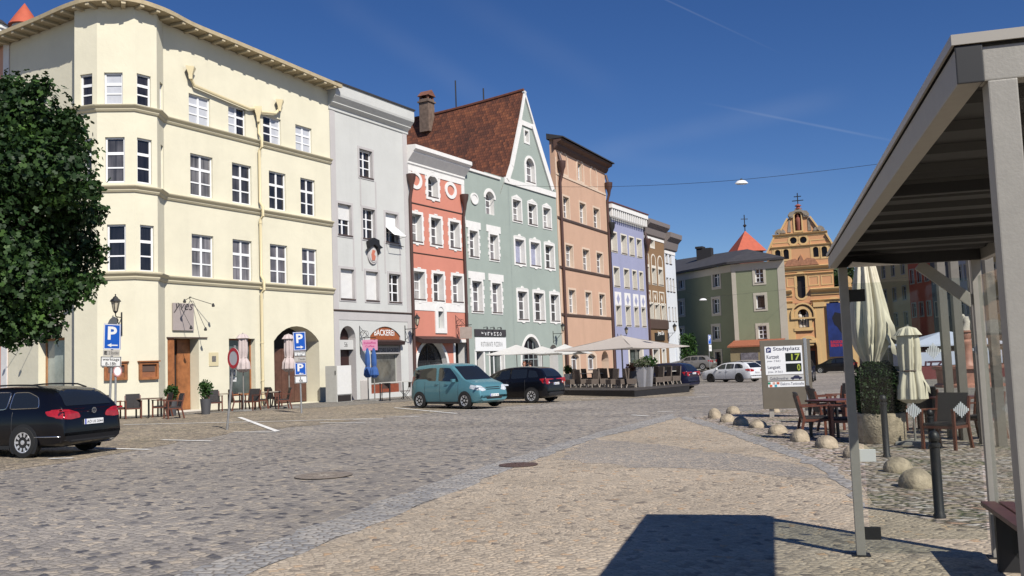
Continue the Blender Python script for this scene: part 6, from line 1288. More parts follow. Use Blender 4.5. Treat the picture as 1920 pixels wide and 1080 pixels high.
mb = FI.mb(); mb.box(X(489), X(524), -0.030, -0.0255, Zz(279), Zz(251)); mb.slab([(X(485), Zz(252)), (X(528), Zz(252)), (X(507), Zz(241))], -0.030, -0.0255); mb.build('parking_symbol', mat('navy_sign_blue', (0.02, 0.025, 0.12), 0.5), pn)
mb = FI.mb(); text(mb, 'P', X(499), Zz(275), X(516), Zz(254), -0.0305, bold=0.01); mb.build('lettering', WP_, pn, fix=False)
mb = FI.mb()
for s_, a, b, c, d, bo in (('Stadtplatz', 540, 275, 733, 243, .012), ('Kurzzeit', 490, 321, 580, 296, .012), ('(max. 2 Std.)', 492, 347, 588, 330, 0), ('Langzeit', 494, 396, 586, 368, .012), ('(max. 24 Std.)', 495, 421, 600, 403, 0)): text(mb, s_, X(a), Zz(b), X(c), Zz(d), -0.028, bold=bo)
mb.build('lettering', INK, pn, fix=False)
LED = mat('counter_led', (0.3, 0.35, 0.05), 0.5, emit=(0.55, 0.65, 0.08), estr=0.10)
for s_, yt, yb, xl in (('17', 286, 342, 668), ('0', 357, 413, 706)):
    mb = FI.mb(); mb.box(X(626), X(738), -0.030, -0.0255, Zz(yb), Zz(yt)); o = mb.build('counter', mat('black_counter', (0.01, 0.012, 0.01), 0.3), pn)
    mb = FI.mb(); text(mb, s_, X(xl), Zz(yb-6), X(730), Zz(yt+6), -0.0305, bold=0.02); mb.build('lettering', LED, o, fix=False)
mb = FI.mb(); mb.box(X(489), X(750), -0.026, -0.018, Zz(470), Zz(434)); p2_ = mb.build('panel', mat('grey_sign_film', (0.45, 0.44, 0.42), 0.5), ib)
mb = FI.mb(); text(mb, 'Gebührenfrei', X(505), Zz(466), X(636), Zz(446), -0.028)
mb.slab([(X(655), Zz(461)), (X(738), Zz(461)), (X(738), Zz(452)), (X(722), Zz(449)), (X(712), Zz(438)), (X(684), Zz(438)), (X(672), Zz(449)), (X(656), Zz(452))], -0.029, -0.0262)
for x in (671, 720): mb.slab(ellipse(X(x), Zz(462), 0.024, 0.024, 12), -0.029, -0.0262)
mb.build('lettering', INK, p2_, fix=False)
mb = FI.mb(); mb.box(X(490), X(752), -0.026, -0.018, Zz(514), Zz(477)); p3_ = mb.build('panel', WP_, ib)
mb = FI.mb(); text(mb, 'Elektro-Tankstelle', X(580), Zz(503), X(748), Zz(484), -0.028); mb.build('lettering', INK, p3_, fix=False)
for k, (a, b, c_) in enumerate(((490, 508, (0.02, 0.22, 0.12)), (500, 520, (0.6, 0.12, 0.04)), (524, 541, (0.55, 0.32, 0.25)), (536, 554, (0.03, 0.3, 0.38)), (552, 572, (0.5, 0.12, 0.06)))): mb = FI.mb(); mb.box(X(a), X(b), -0.0285-0.0006*k, -0.0262, Zz(512 if k % 2 else 495), Zz(497 if k % 2 else 480)); mb.build('colour_square', mat('sign_colour_%s' % 'abcde'[k], c_, 0.5), p3_)
# ================================================================ half-round boundary stones
BST = mat('boundary_stone', (0.335, 0.275, 0.195), 0.9, var=0.42, scale=7, bump=0.9, bscale=22)
blabs = ['half-round kerb stone nearest the road, first of the row', 'half-round kerb stone standing behind the row, under the board', 'half-round kerb stone touching the first of the row', 'half-round kerb stone third along the row from the road', 'flattened pale kerb stone, lowest of the row', 'half-round kerb stone just after the flattened one', 'tall half-round kerb stone in front of the board leg', 'half-round kerb stone in front of the wooden chairs', 'half-round kerb stone behind the slim shelter post', 'half-round kerb stone between the two black bollards', 'largest half-round kerb stone, nearest the front bollard', 'small half-round kerb stone behind the board leg']
for k, (px, py, rp_x, hf) in enumerate(((1337, 785, 13, 1.15), (1372, 776, 12.5, .9), (1361, 792, 14, .85), (1386, 798, 15, .85), (1418, 803, 18, .62), (1455, 815, 19, .75), (1497, 829, 19, .95), (1547, 841, 22.5, .8), (1605, 860, 26, .8), (1681, 887, 27, .8), (1716, 917, 34, .82), (1452, 774, 9, .8))):
    p = gp(px, py); dep = (p-CP).dot(CF); r = rp_x*dep/FPX; mb = MB(); ph = random.uniform(0, 6)
    mb.lathe([(r*0.94, -0.06), (r*1.0, r*0.12*hf), (r*0.985, r*0.35*hf), (r*0.92, r*0.62*hf), (r*0.8, r*0.86*hf), (r*0.62, r*1.05*hf), (r*0.4, r*1.19*hf), (r*0.18, r*1.27*hf), (0.0001, r*1.29*hf)], 26, wob=lambda a, z: 1+0.05*math.sin(2*a+ph)+0.03*math.sin(5*a+ph*2+z*9)+random.uniform(-0.014, 0.014))
    o = mb.build('boundary_stone', BST, smooth=70, loc=(p.x, p.y+r*0.8, p.z)); tag(o, blabs[k], 'kerb stone', 'half-round stones edging the terrace')
for px, py, hgt, rr_, lab in ((1762, 972, 0.80, 0.047, 'black iron bollard in front of the largest kerb stone'), (1663, 858, 0.93, 0.05, 'black iron bollard in front of the concrete planter'), (1748, 842, 0.62, 0.05, 'black iron bollard beside the small closed parasol')):
    p = gp(px, py); o = thing('bollard', lab, 'bollard', p, group='black iron bollards on the terrace')
    mb = MB(); mb.lathe([(rr_*1.25, -0.05), (rr_*1.25, 0.03), (rr_, 0.05), (rr_, hgt-0.12), (rr_*1.2, hgt-0.11), (rr_*1.2, hgt-0.085), (rr_*0.75, hgt-0.07)], 18); mb.build('shaft', IRON, o, smooth=40); mb = MB(); mb.lathe([(rr_*0.6, hgt-0.075), (rr_*1.0, hgt-0.05), (rr_*1.12, hgt-0.02), (rr_*0.95, hgt+0.015), (rr_*0.5, hgt+0.04), (0.001, hgt+0.045)], 18); mb.build('knob', IRON, o, smooth=60)
# planter with clipped bush
PL = gp(1648, 834); pl = thing('planter', 'round washed concrete planter on the terrace holding a clipped bush', 'planter', (PL.x, PL.y+0.42, PL.z))
CON = mat('washed_concrete', (0.36, 0.295, 0.21), 0.95, var=0.3, scale=9, bump=1.0, bscale=30)
mb = MB(); mb.lathe([(0.40, 0), (0.425, 0.03), (0.43, 0.5), (0.42, 0.54), (0.36, 0.55), (0.36, 0.40)], 30); mb.build('pot', CON, pl, smooth=40)
mb = MB(); mb.lathe([(0.36, 0.47), (0.001, 0.5)], 20); mb.build('soil', mat('dark_soil', (0.02, 0.014, 0.01), 1), pl)
LF_BOX = leafmat('box_leaves', (0.008, 0.022, 0.006), (0.018, 0.042, 0.010), (0.04, 0.075, 0.018), 7)
bush = thing('box_bush', 'dark clipped box bush growing in the concrete planter', 'bush', (PL.x, PL.y+0.42, PL.z+0.5))
def bfn():
    a = random.uniform(0, 6.283); z = random.uniform(0, 0.98); r = 0.49*(1-0.62*max(0, (z-0.4)/0.6)**2.2)*(1-0.2*max(0, (0.35-z)/0.35))*random.uniform(0.8, 1.06)*(0.93+0.09*math.sin(3*a+z*5)+0.05*math.sin(7*a-z*9))
    return Vector((r*math.cos(a), r*math.sin(a), z)), random.uniform(0.7, 1.4)
leafy(5200, bfn, 0.028).build('foliage', LF_BOX, bush, fix=False)
mb = MB(); mb.lathe([(0.34, 0), (0.36, 0.5), (0.28, 0.85), (0.001, 0.92)], 14); mb.build('core', mat('dark_bush_core', (0.005, 0.009, 0.004), 1), bush)

# ================================================================ parasols
CRM = mat('cream_parasol_cloth', (0.60, 0.55, 0.42), 0.85, var=0.06, scale=4); PNK = mat('faded_pink_cloth', (0.50, 0.42, 0.40), 0.85, var=0.06, scale=4); BLU = mat('blue_parasol_cloth', (0.03, 0.09, 0.28), 0.8, var=0.1, scale=4)
PST = mat('grey_parasol_pole', (0.30, 0.28, 0.25), 0.4, metal=0.4)
def closed_parasol(lab, p, prof, m, pole_r=0.025, folds=9, amp=0.2, tie=None, cat='parasol', group=None, base=True, flaps=None):
    """folded parasol: pleated cloth gathered round its pole"""
    o = thing('closed_parasol', lab, 'parasol', p, group=group)
    mb = MB(); ph = random.uniform(0, 6); zz0 = prof[0][1]; z1 = prof[-1][1]
    fine = []
    for k in range(len(prof)-1):
        for i in range(4): t = i/4; fine.append((prof[k][0]*(1-t)+prof[k+1][0]*t, prof[k][1]*(1-t)+prof[k+1][1]*t))
    fine.append(prof[-1])
    def wob(a, z):
        q = folds/2*a+ph+0.5*math.sin(z*1.7); f1 = abs(math.sin(q))**0.6; f2 = abs(math.sin(q*2.5+1.3))**0.7
        return 1+amp*(f1-0.62)+amp*0.4*(f2-0.6)+0.10*math.sin(a*2+z*1.5)
    mb.lathe(fine, folds*14, wob=wob)
    mb.build('canopy', m, o, smooth=40)
    if flaps:
        for (aa, zt_, zb_, rr0, rr1) in flaps:
            mb = MB(); n = 7
            rows = []
            for i in range(n):
                t = i/(n-1); w_ = 0.05+0.20*(1-abs(2*t-1.0))*1.0; r_ = rr0+(rr1-rr0)*min(1, t*1.4); z_ = zt_+(zb_-zt_)*t
                rows.append([mb.add((math.cos(aa+j*0.9*w_)*r_*(1-0.15*abs(j)), math.sin(aa+j*0.9*w_)*r_*(1-0.15*abs(j)), z_+0.05*abs(j))) for j in (-1, -0.5, 0, 0.5, 1)])
            for i in range(n-1):
                for j in range(4): mb.f.append([rows[i][j], rows[i][j+1], rows[i+1][j+1], rows[i+1][j]]); mb.mi.append(0)
            mb.build('cloth_corner', m, o, smooth=50, fix=False)
    mb = MB(); mb.tube([(0, 0, 0), (0, 0, z1+0.03)], pole_r, 10); mb.build('pole', PST, o, smooth=50)
    if tie: mb = MB(); mb.lathe([(tie[0], tie[1]-0.015), (tie[0]+0.012, tie[1]), (tie[0], tie[1]+0.015)], 16); mb.build('strap', SILL_D, o, smooth=50)
    if base: mb = MB(); mb.box(-0.3, 0.3, -0.3, 0.3, 0, 0.06); mb.build('base', mat('grey_base_slab', (0.25, 0.24, 0.22), 0.8), o, bevel=0.01)
    return o
p = dp(1643, 800, 19.5); p.z = gz(p.x, p.y); zf = lambda y: dp(1640, y, 19.5).z-p.z
closed_parasol('tall cream parasol folded shut behind the clipped bush', p, [(0.07, zf(710)), (0.09, zf(692)), (0.17, zf(672)), (0.27, zf(652)), (0.35, zf(630)), (0.37, zf(605)), (0.33, zf(575)), (0.26, zf(535)), (0.18, zf(495)), (0.06, zf(440))], CRM, 0.03, 9, 0.42, flaps=[(R(-28), zf(560), zf(640), 0.26, 0.62), (R(152), zf(520), zf(604), 0.22, 0.56), (R(-80), zf(600), zf(680), 0.25, 0.36), (R(-20), zf(610), zf(668), 0.27, 0.55)])
p = gp(1717, 833); zf = lambda y: dp(1717, y, (p-CP).dot(CF)).z-p.z
closed_parasol('small cream parasol tied shut, on a pole with a flat base plate', p, [(0.10, zf(756)), (0.22, zf(748)), (0.21, zf(725)), (0.15, zf(695)), (0.165, zf(680)), (0.17, zf(640)), (0.15, zf(627)), (0.21, zf(628)), (0.13, zf(615)), (0.03, zf(611))], CRM, 0.02, 7, 0.3, flaps=[(R(-15), zf(697), zf(738), 0.13, 0.32)], tie=(0.16, zf(695)))
# ================================================================ market tent and fountain
tp = dp(1795, 735, 62); tp.z = gz(tp.x, tp.y); HT_ = R(60)
tent = thing('market_tent', 'white market tent with LITZ lettering on its side, in shade behind the fountain', 'tent', tp)
FTN = Frame(tp, HT_, tent); ul = FTN.uv(1712, 700)[0]; ur = FTN.uv(1882, 700)[0]; z_b = FTN.uv(1750, 660)[1]
CLW = mat('shade_blue_tent_sheet', (0.42, 0.46, 0.56), 0.7, var=0.06, scale=1)  # white sheet with its shade put into the colour as a darker blue
mb = FTN.mb(); mb.box(ul, ur, -0.02, 3.0, 0.9, z_b); sdw = mb.build('side_wall', CLW, tent)
mb = FTN.mb(); mb.box(ul+0.1, ur-0.1, 0.0, 2.9, z_b, z_b+0.55); mb.build('dark_band', mat('dark_red_band', (0.05, 0.02, 0.02), 0.8), tent)
zp = FTN.uv(1795, 618)[1]; zq = z_b+0.5; mb = FTN.mb(); c_ = ((ul+ur)/2, 1.5)
q = [(ul-0.25, -0.3), (ur+0.25, -0.3), (ur+0.25, 3.3), (ul-0.25, 3.3)]
for i in range(4): mb.poly([(q[i][0], q[i][1], zq), (q[(i+1) % 4][0], q[(i+1) % 4][1], zq), (c_[0], c_[1], zp)]); mb.poly([(q[i][0], q[i][1], zq), (q[(i+1) % 4][0], q[(i+1) % 4][1], zq), (q[(i+1) % 4][0], q[(i+1) % 4][1], zq-0.12), (q[i][0], q[i][1], zq-0.12)])
mb.build('roof', CLW, tent, fix=False)
for x, y in q: mb = FTN.mb(); mb.tube([(x*0.98, y, 0), (x*0.98, y, zq)], 0.04, 6); mb.build('pole', PST, tent)
a = FTN.uv(1721, 694); b = FTN.uv(1769, 676); mb = FTN.mb(); text(mb, 'LITZ', a[0], a[1], b[0], b[1], -0.028, bold=0.03, shear=0.15); mb.build('lettering', mat('dark_maroon_lettering', (0.05, 0.01, 0.02), 0.6), sdw, fix=False)
mb = FTN.mb(); mb.box(ul, ur, -0.5, -0.03, 0.0, 0.85); mb.build('counter_front', mat('red_counter', (0.14, 0.03, 0.03), 0.7), tent)
fp = dp(1818, 728, 45); fp.z = gz(fp.x, fp.y)
RM = mat('red_marble', (0.36, 0.17, 0.12), 0.55, var=0.3, scale=3)
ft = thing('fountain', 'red marble fountain basin with a statue on a carved column', 'fountain', fp)
mb = MB(); mb.lathe([(1.55, -0.1), (1.55, 0.12), (1.4, 0.2), (1.45, 0.85), (1.62, 0.88), (1.62, 1.02), (1.35, 1.02), (1.3, 0.6)], 8, a0=0, a1=2*math.pi); mb.build('basin', RM, ft, smooth=25)
mb = MB(); mb.lathe([(1.31, 0.8), (0.01, 0.8)], 8); mb.build('water', mat('fountain_water', (0.02, 0.03, 0.03), 0.05), ft)
zf = lambda y: dp(1822, y, 45).z-fp.z
mb = MB(); mb.lathe([(0.55, 0.3), (0.55, zf(692)), (0.42, zf(685)), (0.28, zf(675)), (0.3, zf(660)), (0.26, zf(652)), (0.34, zf(646)), (0.33, zf(640)), (0.22, zf(636)), (0.3, zf(630)), (0.28, zf(624)), (0.36, zf(622)), (0.36, zf(619))], 12); mb.build('column', RM, ft, smooth=40)
mb = MB(); b_ = zf(619); h_ = zf(588)-b_; mb.tube([(0, 0, b_), (0.05, 0, b_+h_*.25), (0.08, 0, b_+h_*.5), (0, 0, b_+h_*.75), (-0.03, 0, b_+h_*.82), (-0.08, 0, b_+h_*.9), (-0.1, 0, b_+h_)], [0.22, 0.17, 0.16, 0.2, 0.07, 0.11, 0.05], 10); mb.tube([(0.05, 0.1, b_+h_*.72), (0.22, -0.05, b_+h_*.5), (0.12, -0.12, b_+h_*.35)], [0.07, 0.055, 0.04], 7); mb.tube([(-0.05, -0.1, b_+h_*.72), (-0.18, -0.15, b_+h_*.5), (-0.2, -0.2, b_+h_*.3)], [0.07, 0.055, 0.04], 7); mb.build('statue', SAINT, ft, smooth=60)
# ================================================================ wall lanterns
LGL = mat('lantern_glass', (0.45, 0.40, 0.30), 0.15, var=0.2, scale=8)
def lantern(lab, fr, px, ytop, ybot, out=0.9, dy=None):
    """hexagonal street lantern on an iron bracket fixed to a house wall"""
    u, zt = fr.uv(px, ytop, -out); zb_ = fr.uv(px, ybot, -out)[1]; h = zt-zb_
    o = thing('wall_lantern', lab, 'street lamp', fr.W((u, -out, zb_)), fr.h*-1, group='wall lanterns along the house fronts')
    L = lambda: MB(lambda p: Matrix.Rotation(0, 3, 'Z') @ Vector(p))
    mb = MB(); mb.lathe([(0.10*h, 0.12*h), (0.20*h, 0.62*h)], 6); mb.build('glass', LGL, o, fix=False)
    mb = MB()
    for k in range(6): a = k*math.pi/3; mb.tube([(0.10*h*math.cos(a), 0.10*h*math.sin(a), 0.12*h), (0.20*h*math.cos(a), 0.20*h*math.sin(a), 0.62*h)], 0.015*h+0.004, 5)
    mb.lathe([(0.02, 0.0), (0.11*h, 0.10*h), (0.11*h, 0.135*h)], 6); mb.build('frame', IRON, o)
    mb = MB(); mb.lathe([(0.27*h, 0.60*h), (0.27*h, 0.64*h), (0.17*h, 0.76*h), (0.13*h, 0.77*h), (0.12*h, 0.82*h), (0.03*h, 0.90*h), (0.025*h, 0.95*h), (0.04*h, 0.97*h), (0.001, 1.0*h)], 6); mb.build('cap', IRON, o)
    mb = MB(); ins = fr.n*out
    w = Vector((ins.x, ins.y, 0)); rz = -o.rotation_euler.z; w = Matrix.Rotation(rz, 3, 'Z') @ w
    mb.tube([(0, 0, 0.02), (0, 0, -0.06), (w.x*0.08, w.y*0.08, -0.12), (w.x, w.y, -0.12)], 0.022, 6); mb.tube([(w.x, w.y, -0.75), (w.x*0.75, w.y*0.75, -0.62), (w.x*0.35, w.y*0.35, -0.3), (w.x*0.22, w.y*0.22, -0.13)], 0.018, 6)
    mb.tube([(w.x*0.98, w.y*0.98, -0.85), (w.x*0.98, w.y*0.98, 0.1)], 0.03, 6); mb.build('bracket', IRON, o)
    return o
lantern('iron wall lantern on the rounded bay of the yellow house', FRS['B1'][0], 216.5, 551, 588, 0.8)
lantern('iron wall lantern between the grey bakery house and the coral house', FG, 781.5, 587, 612, 0.9)
lantern('iron wall lantern on the gabled sage house beside the peach house', FT, 1055, 604, 622, 0.9)
lantern('iron wall lantern on the lilac house above the big parasol', FL, 1174, 611, 627, 0.9)
lantern('iron wall lantern on the white house at the end of the row', FW, 1264.5, 605, 622, 0.9)
# ================================================================ yellow house front: signs and cases
def panel_sign(lab, fr, bx, arms, txt=True):
    u0, v0, u1, v1 = bx; o = thing('wall_sign', lab, 'sign', fr.W(((u0+u1)/2, -0.06, v0)))
    T = lambda: MB(lambda p: fr.W(p)-o.location)
    mb = T(); mb.box(u0, u1, -0.09, -0.04, v0, v1); mb.build('plate', mat('mauve_grey_sign', (0.36, 0.31, 0.29), 0.6, var=0.05), o)
    if txt: mb = T(); text(mb, 'yves', u0+0.03, v1-(v1-v0)*0.36, u1-0.03, v1-0.02, -0.095, shear=0.35); mb.build('lettering', mat('dark_script', (0.05, 0.045, 0.045), 0.6), o, fix=False)
    w = u1-u0
    for (a, b) in arms:
        mb = T(); p0 = (u0+w*a[0], -0.15 if a[2] else -0.12, v0+(v1-v0)*a[1]); p1 = (u0+w*b[0], -0.75, v0+(v1-v0)*b[1]); mb.tube([(p0[0], 0.0, p0[2]), p0, p1], 0.014, 5); mb.lathe([(0.03, 0.06), (0.07, -0.06), (0.05, -0.1)], 8, p1); mb.build('spot_lamp', IRON, o)
    return o
panel_sign('square mauve restaurant sign with script lettering above the oak door', FM, FM.box(321.5, 568, 361, 620), [((0.85, 1.25, 0), (0.05, 1.05, 0)), ((0.85, 1.22, 0), (1.45, 0.95, 0)), ((0.25, 1.0, 0), (0.35, 0.1, 0)), ((0.95, 1.1, 0), (1.05, 0.05, 0))])
panel_sign('square mauve restaurant sign on the end wall beside the tree', FRS['end'][0], FRS['end'][0].box(72, 588, 108, 630), [((0.3, 1.1, 0), (-0.9, 0.0, 0)), ((0.6, 1.1, 0), (0.0, 0.0, 0))], False)
def menu_case(lab, fr, bx):
    u0, v0, u1, v1 = bx; o = thing('menu_case', lab, 'menu case', fr.W(((u0+u1)/2, -0.06, v0)), group='wooden menu cases on the yellow house')
    T = lambda: MB(lambda p: fr.W(p)-o.location)
    mb = T(); mb.ring(rect(u0, v0, u1, v1), inset(rect(u0, v0, u1, v1), 0.10), -0.12, 0.0); mb.box(u0-0.05, u1+0.05, -0.18, 0, v1+0.002, v1+0.05); mb.build('frame', OAK, o)
    mb = T(); mb.poly([(u0, -0.03, v0), (u1, -0.03, v0), (u1, -0.03, v1), (u0, -0.03, v1)]); mb.build('back_panel', mat('brown_case_panel', (0.28, 0.11, 0.05), 0.6, var=0.2), o, fix=False)  # plain brown back board, slightly mottled
    mb = T(); mb.box(u0+0.14, u1-0.14, -0.05, -0.034, v0+(v1-v0)*0.45, v1-0.14); mb.build('menu_sheet', mat('dark_menu', (0.10, 0.06, 0.045), 0.7), o)
menu_case('wooden menu case beside the oak door of the yellow house', FRS['B2'][0], FRS['B2'][0].box(259.5, 679, 295, 711))
menu_case('wooden menu case behind the parking sign post', FRS['B1'][0], FRS['B1'][0].box(197, 681, 240, 712))
b = FM.box(391.5, 661, 409, 686); o = thing('wall_plaque', 'small cream plaque with a dark picture between door and shop window', 'plaque', FM.W((b[0], 0, b[1])))
T = lambda: MB(lambda p: FM.W(p)-o.location)
mb = T(); mb.box(b[0], b[2], -0.03, 0, b[1], b[3]); mb.build('plate', mat('cream_plaque', (0.62, 0.54, 0.34), 0.6), o); mb = T(); w = b[2]-b[0]; mb.box(b[0]+w*.28, b[2]-w*.28, -0.036, -0.029, b[1]+w*.35, b[3]-w*.3); mb.build('picture', mat('dark_etching', (0.15, 0.14, 0.13), 0.6, var=0.5, scale=14), o)
# utility cabinet
cb = gp(646, 754); o = thing('utility_cabinet', 'grey and white street cabinet between the yellow house and the bakery', 'cabinet', cb, -R(2))
PCB = mat('grey_cabinet_paint', (0.48, 0.47, 0.43), 0.6, var=0.06); mb = MB(); mb.box(-0.75, 0.0, -0.55, 0.55, 0.0, 1.85); mb.build('body', PCB, o, bevel=0.012)
mb = MB(); mb.box(0.002, 0.03, -0.53, 0.53, 0.4, 1.84); mb.build('door', mat('white_cabinet_door', (0.66, 0.65, 0.62), 0.55, var=0.05), o, bevel=0.006); mb = MB(); mb.box(0.002, 0.02, -0.5, 0.48, 0.05, 0.36); mb.build('vent', mat('dark_vent', (0.02, 0.015, 0.014), 0.8), o)
mb = MB(); mb.box(-0.1, -0.06, -0.57, -0.55, 1.4, 1.6); mb.build('lock', IRON, o); mb = MB(); mb.box(-0.8, 0.06, -0.6, 0.6, -0.1, 0.04); mb.build('plinth', mat('grey_base_slab', (0.25, 0.24, 0.22), 0.8), o)
# ================================================================ traffic signs
SBL = mat('sign_blue', (0.008, 0.085, 0.42), 0.4); SWH = mat('sign_white', (0.70, 0.70, 0.69), 0.45); SRD = mat('sign_red', (0.50, 0.02, 0.025), 0.4); SBK = mat('sign_black', (0.015, 0.015, 0.015), 0.5); GALV = mat('galvanised_pole', (0.34, 0.34, 0.34), 0.45, metal=0.5, var=0.15, scale=12)
class SignPost:
    def __init__(s, lab, base, top_px, depth, yaw, top):
        s.p = base; s.o = thing('traffic_sign', lab, 'traffic sign', base); s.dep = depth; s.yaw = yaw
        s.F = Frame(base, TH*-1+R(90)+yaw, None)
        _u, _z = s.uv(*top_px); t = s.F.W((_u, 0.0, _z))-base; mb = MB(); k = top; mb.tube([(0, 0, -0.1), (t.x, t.y, t.z)], 0.034, 10); mb.build('pole', GALV, s.o, smooth=50); s.t = t
    def mb(s): return MB(lambda p: s.F.W(p)-s.o.location)
    def uv(s, px, py):
        f = s.F; d = ray(px, py); t = (f.o-CP).dot(f.n)/d.dot(f.n); p = CP+d*t-f.o; return p.dot(f.d), p.z
    def plate(s, name, q, m, rim=None, y=-0.05):
        """q: pixel corners tl,tr,br,bl"""
        P = [s.uv(*c) for c in (q[3], q[2], q[1], q[0])]; mb = s.mb(); mb.slab(P, y-0.012, y); o = mb.build(name, m, s.o)
        if rim: mb = s.mb(); mb.ring(inset(P, 0.008), inset(P, 0.028), y-0.0145, y-0.0122); mb.build('border', rim, o)
        s.P = P; return o
    def txt(s, par, st, fx0, fz0, fx1, fz1, m, bold=0.01, y=-0.065):
        P = s.P; mb = MB(); A = [Vector(p) for p in P]
        def T(p):
            a = A[0]+(A[1]-A[0])*p[0]; b = A[3]+(A[2]-A[3])*p[0]; q = a+(b-a)*p[2]; return s.F.W((q.x, p[1], q.y))-s.o.location
        mb = MB(T)
        if st == 'left' or st == 'right':
            pts = [(0, .5), (.4, 1), (.4, .66), (1, .66), (1, .34), (.4, .34), (.4, 0)]
            if st == 'right': pts = [(1-a, b) for a, b in pts][::-1]
            mb.slab([(fx0+a*(fx1-fx0), fz0+b*(fz1-fz0)) for a, b in pts], y-0.001, y)
        else: text(mb, st, fx0, fz0, fx1, fz1, y, bold=bold)
        mb.build('lettering' if st not in ('left', 'right') else 'arrow', m, par, fix=False)
q = dp(203, 800, 26.5); q.z = gz(q.x, q.y)
S = SignPost('blue parking sign with left arrow over a werktags 8-18h plate, behind the black estate car', q, (212, 612), 26.5, R(-6), 2.6)
o = S.plate('sign_plate', ((196.5, 607), (228, 608.5), (227, 655.5), (195, 655)), SBL, SWH); S.txt(o, 'P', .24, .38, .78, .90, SWH, .03); S.txt(o, 'left', .22, .09, .84, .24, SWH)
o = S.plate('sign_plate', ((194.5, 656.5), (225.5, 656.5), (225, 667.5), (194.5, 667)), mat('grey_sticker', (0.40, 0.38, 0.35), 0.6)); S.txt(o, '2 Stunden', .35, .25, .95, .8, SBK, 0); S.txt(o, 'E', .08, .2, .26, .85, SBK, .05)
o = S.plate('sign_plate', ((190, 668), (229, 668.5), (228, 688), (189.5, 687.5)), SWH, SBK); S.txt(o, 'werktags', .1, .5, .9, .86, SBK, .01); S.txt(o, '8-18h', .24, .14, .76, .45, SBK, .01)
q = dp(216, 790, 29); q.z = gz(q.x, q.y); S = SignPost('small round sign on a thin post close behind the left parking sign', q, (217, 688), 29, R(-30), 2.0)
c = S.uv(220, 696); mb = S.mb(); mb.slab(ellipse(c[0], c[1], 0.13, 0.17, 20), -0.06, -0.05); o = mb.build('sign_plate', SWH, S.o); mb = S.mb(); mb.ring(ellipse(c[0], c[1], 0.13, 0.17, 20), ellipse(c[0], c[1], 0.10, 0.135, 20), -0.064, -0.0605); mb.build('ring', mat('faded_pink_ring', (0.45, 0.2, 0.2), 0.5), o)
q = gp(425, 806); dep = (q-CP).dot(CF)
S = SignPost('leaning round white sign with a red ring, twisted on its post by the parking bays', q, (440.5, 648), dep, R(41), 2.6)
c = S.uv(441, 671.5); mb = S.mb(); mb.slab(ellipse(c[0], c[1], 0.3, 0.3, 32), -0.06, -0.05); o = mb.build('sign_plate', SWH, S.o); mb = S.mb(); mb.ring(ellipse(c[0], c[1], 0.3, 0.3, 32), ellipse(c[0], c[1], 0.205, 0.205, 32), -0.066, -0.0605); mb.build('red_ring', SRD, o)
mb = S.mb(); mb.slab(ellipse(c[0], c[1], 0.205, 0.205, 32), -0.0625, -0.0605); mb.build('disc', mat('sign_pale_grey', (0.52, 0.51, 0.52), 0.5), o)
S.F = Frame(q, TH*-1+R(90)+R(15), None)
o = S.plate('sign_plate', ((433.5, 692.5), (445, 693.5), (444.5, 705), (433, 704.5)), SWH, SBK); S.txt(o, 'Lieferverkehr', .12, .6, .88, .8, SBK, 0); S.txt(o, 'frei', .4, .22, .6, .42, SBK, 0)
o = S.plate('sign_plate', ((433.5, 706.5), (445.5, 707.5), (445, 715.5), (433.5, 715)), SWH); S.txt(o, 'Anlieger frei', .12, .3, .88, .7, SBK, 0)
q = gp(565.5, 775); dep = (q-CP).dot(CF)
S = SignPost('post stacking two blue parking signs over a wheelchair plate before the arched gateway', q, (560, 628), dep, R(-2), 2.8)
o = S.plate('sign_plate', ((549.5, 623), (573, 622), (574.5, 656.5), (551.5, 657.5)), SBL, SWH); S.txt(o, 'P', .24, .40, .78, .90, SWH, .03); S.txt(o, 'right', .22, .09, .80, .26, SWH)
o = S.plate('sign_plate', ((551.5, 658.5), (573.5, 658), (573.8, 668), (552, 668.5)), SWH, SBK); S.txt(o, 'werktags', .1, .52, .9, .85, SBK, .0); S.txt(o, '8-18h', .24, .12, .76, .42, SBK, .0)
o = S.plate('sign_plate', ((552, 669.5), (573.8, 669), (574, 678), (552.5, 678.5)), mat('grey_sticker', (0.40, 0.38, 0.35), 0.6)); S.txt(o, '2 Stunden', .35, .3, .95, .75, SBK, 0)
o = S.plate('sign_plate', ((553, 680), (574, 679.5), (575, 703), (553.5, 703.5)), SBL, SWH); S.txt(o, 'P', .24, .30, .78, .90, SWH, .03); S.txt(o, 'left', .35, .06, .75, .2, SWH)
o = S.plate('sign_plate', ((553, 705), (576.5, 704), (577, 717.5), (553.5, 719)), SWH, SBK)
P = S.P; cx_ = sum(p[0] for p in P)/4; cz_ = sum(p[1] for p in P)/4; mb = S.mb(); k_ = 0.10; Y = -0.066
for a in range(14): t0, t1 = R(150+a*18), R(150+(a+1)*18); mb.poly([(cx_-.01+k_*.62*math.cos(t0), Y, cz_-.035+k_*.62*math.sin(t0)), (cx_-.01+k_*.62*math.cos(t1), Y, cz_-.035+k_*.62*math.sin(t1)), (cx_-.01+k_*.42*math.cos(t1), Y, cz_-.035+k_*.42*math.sin(t1)), (cx_-.01+k_*.42*math.cos(t0), Y, cz_-.035+k_*.42*math.sin(t0))])
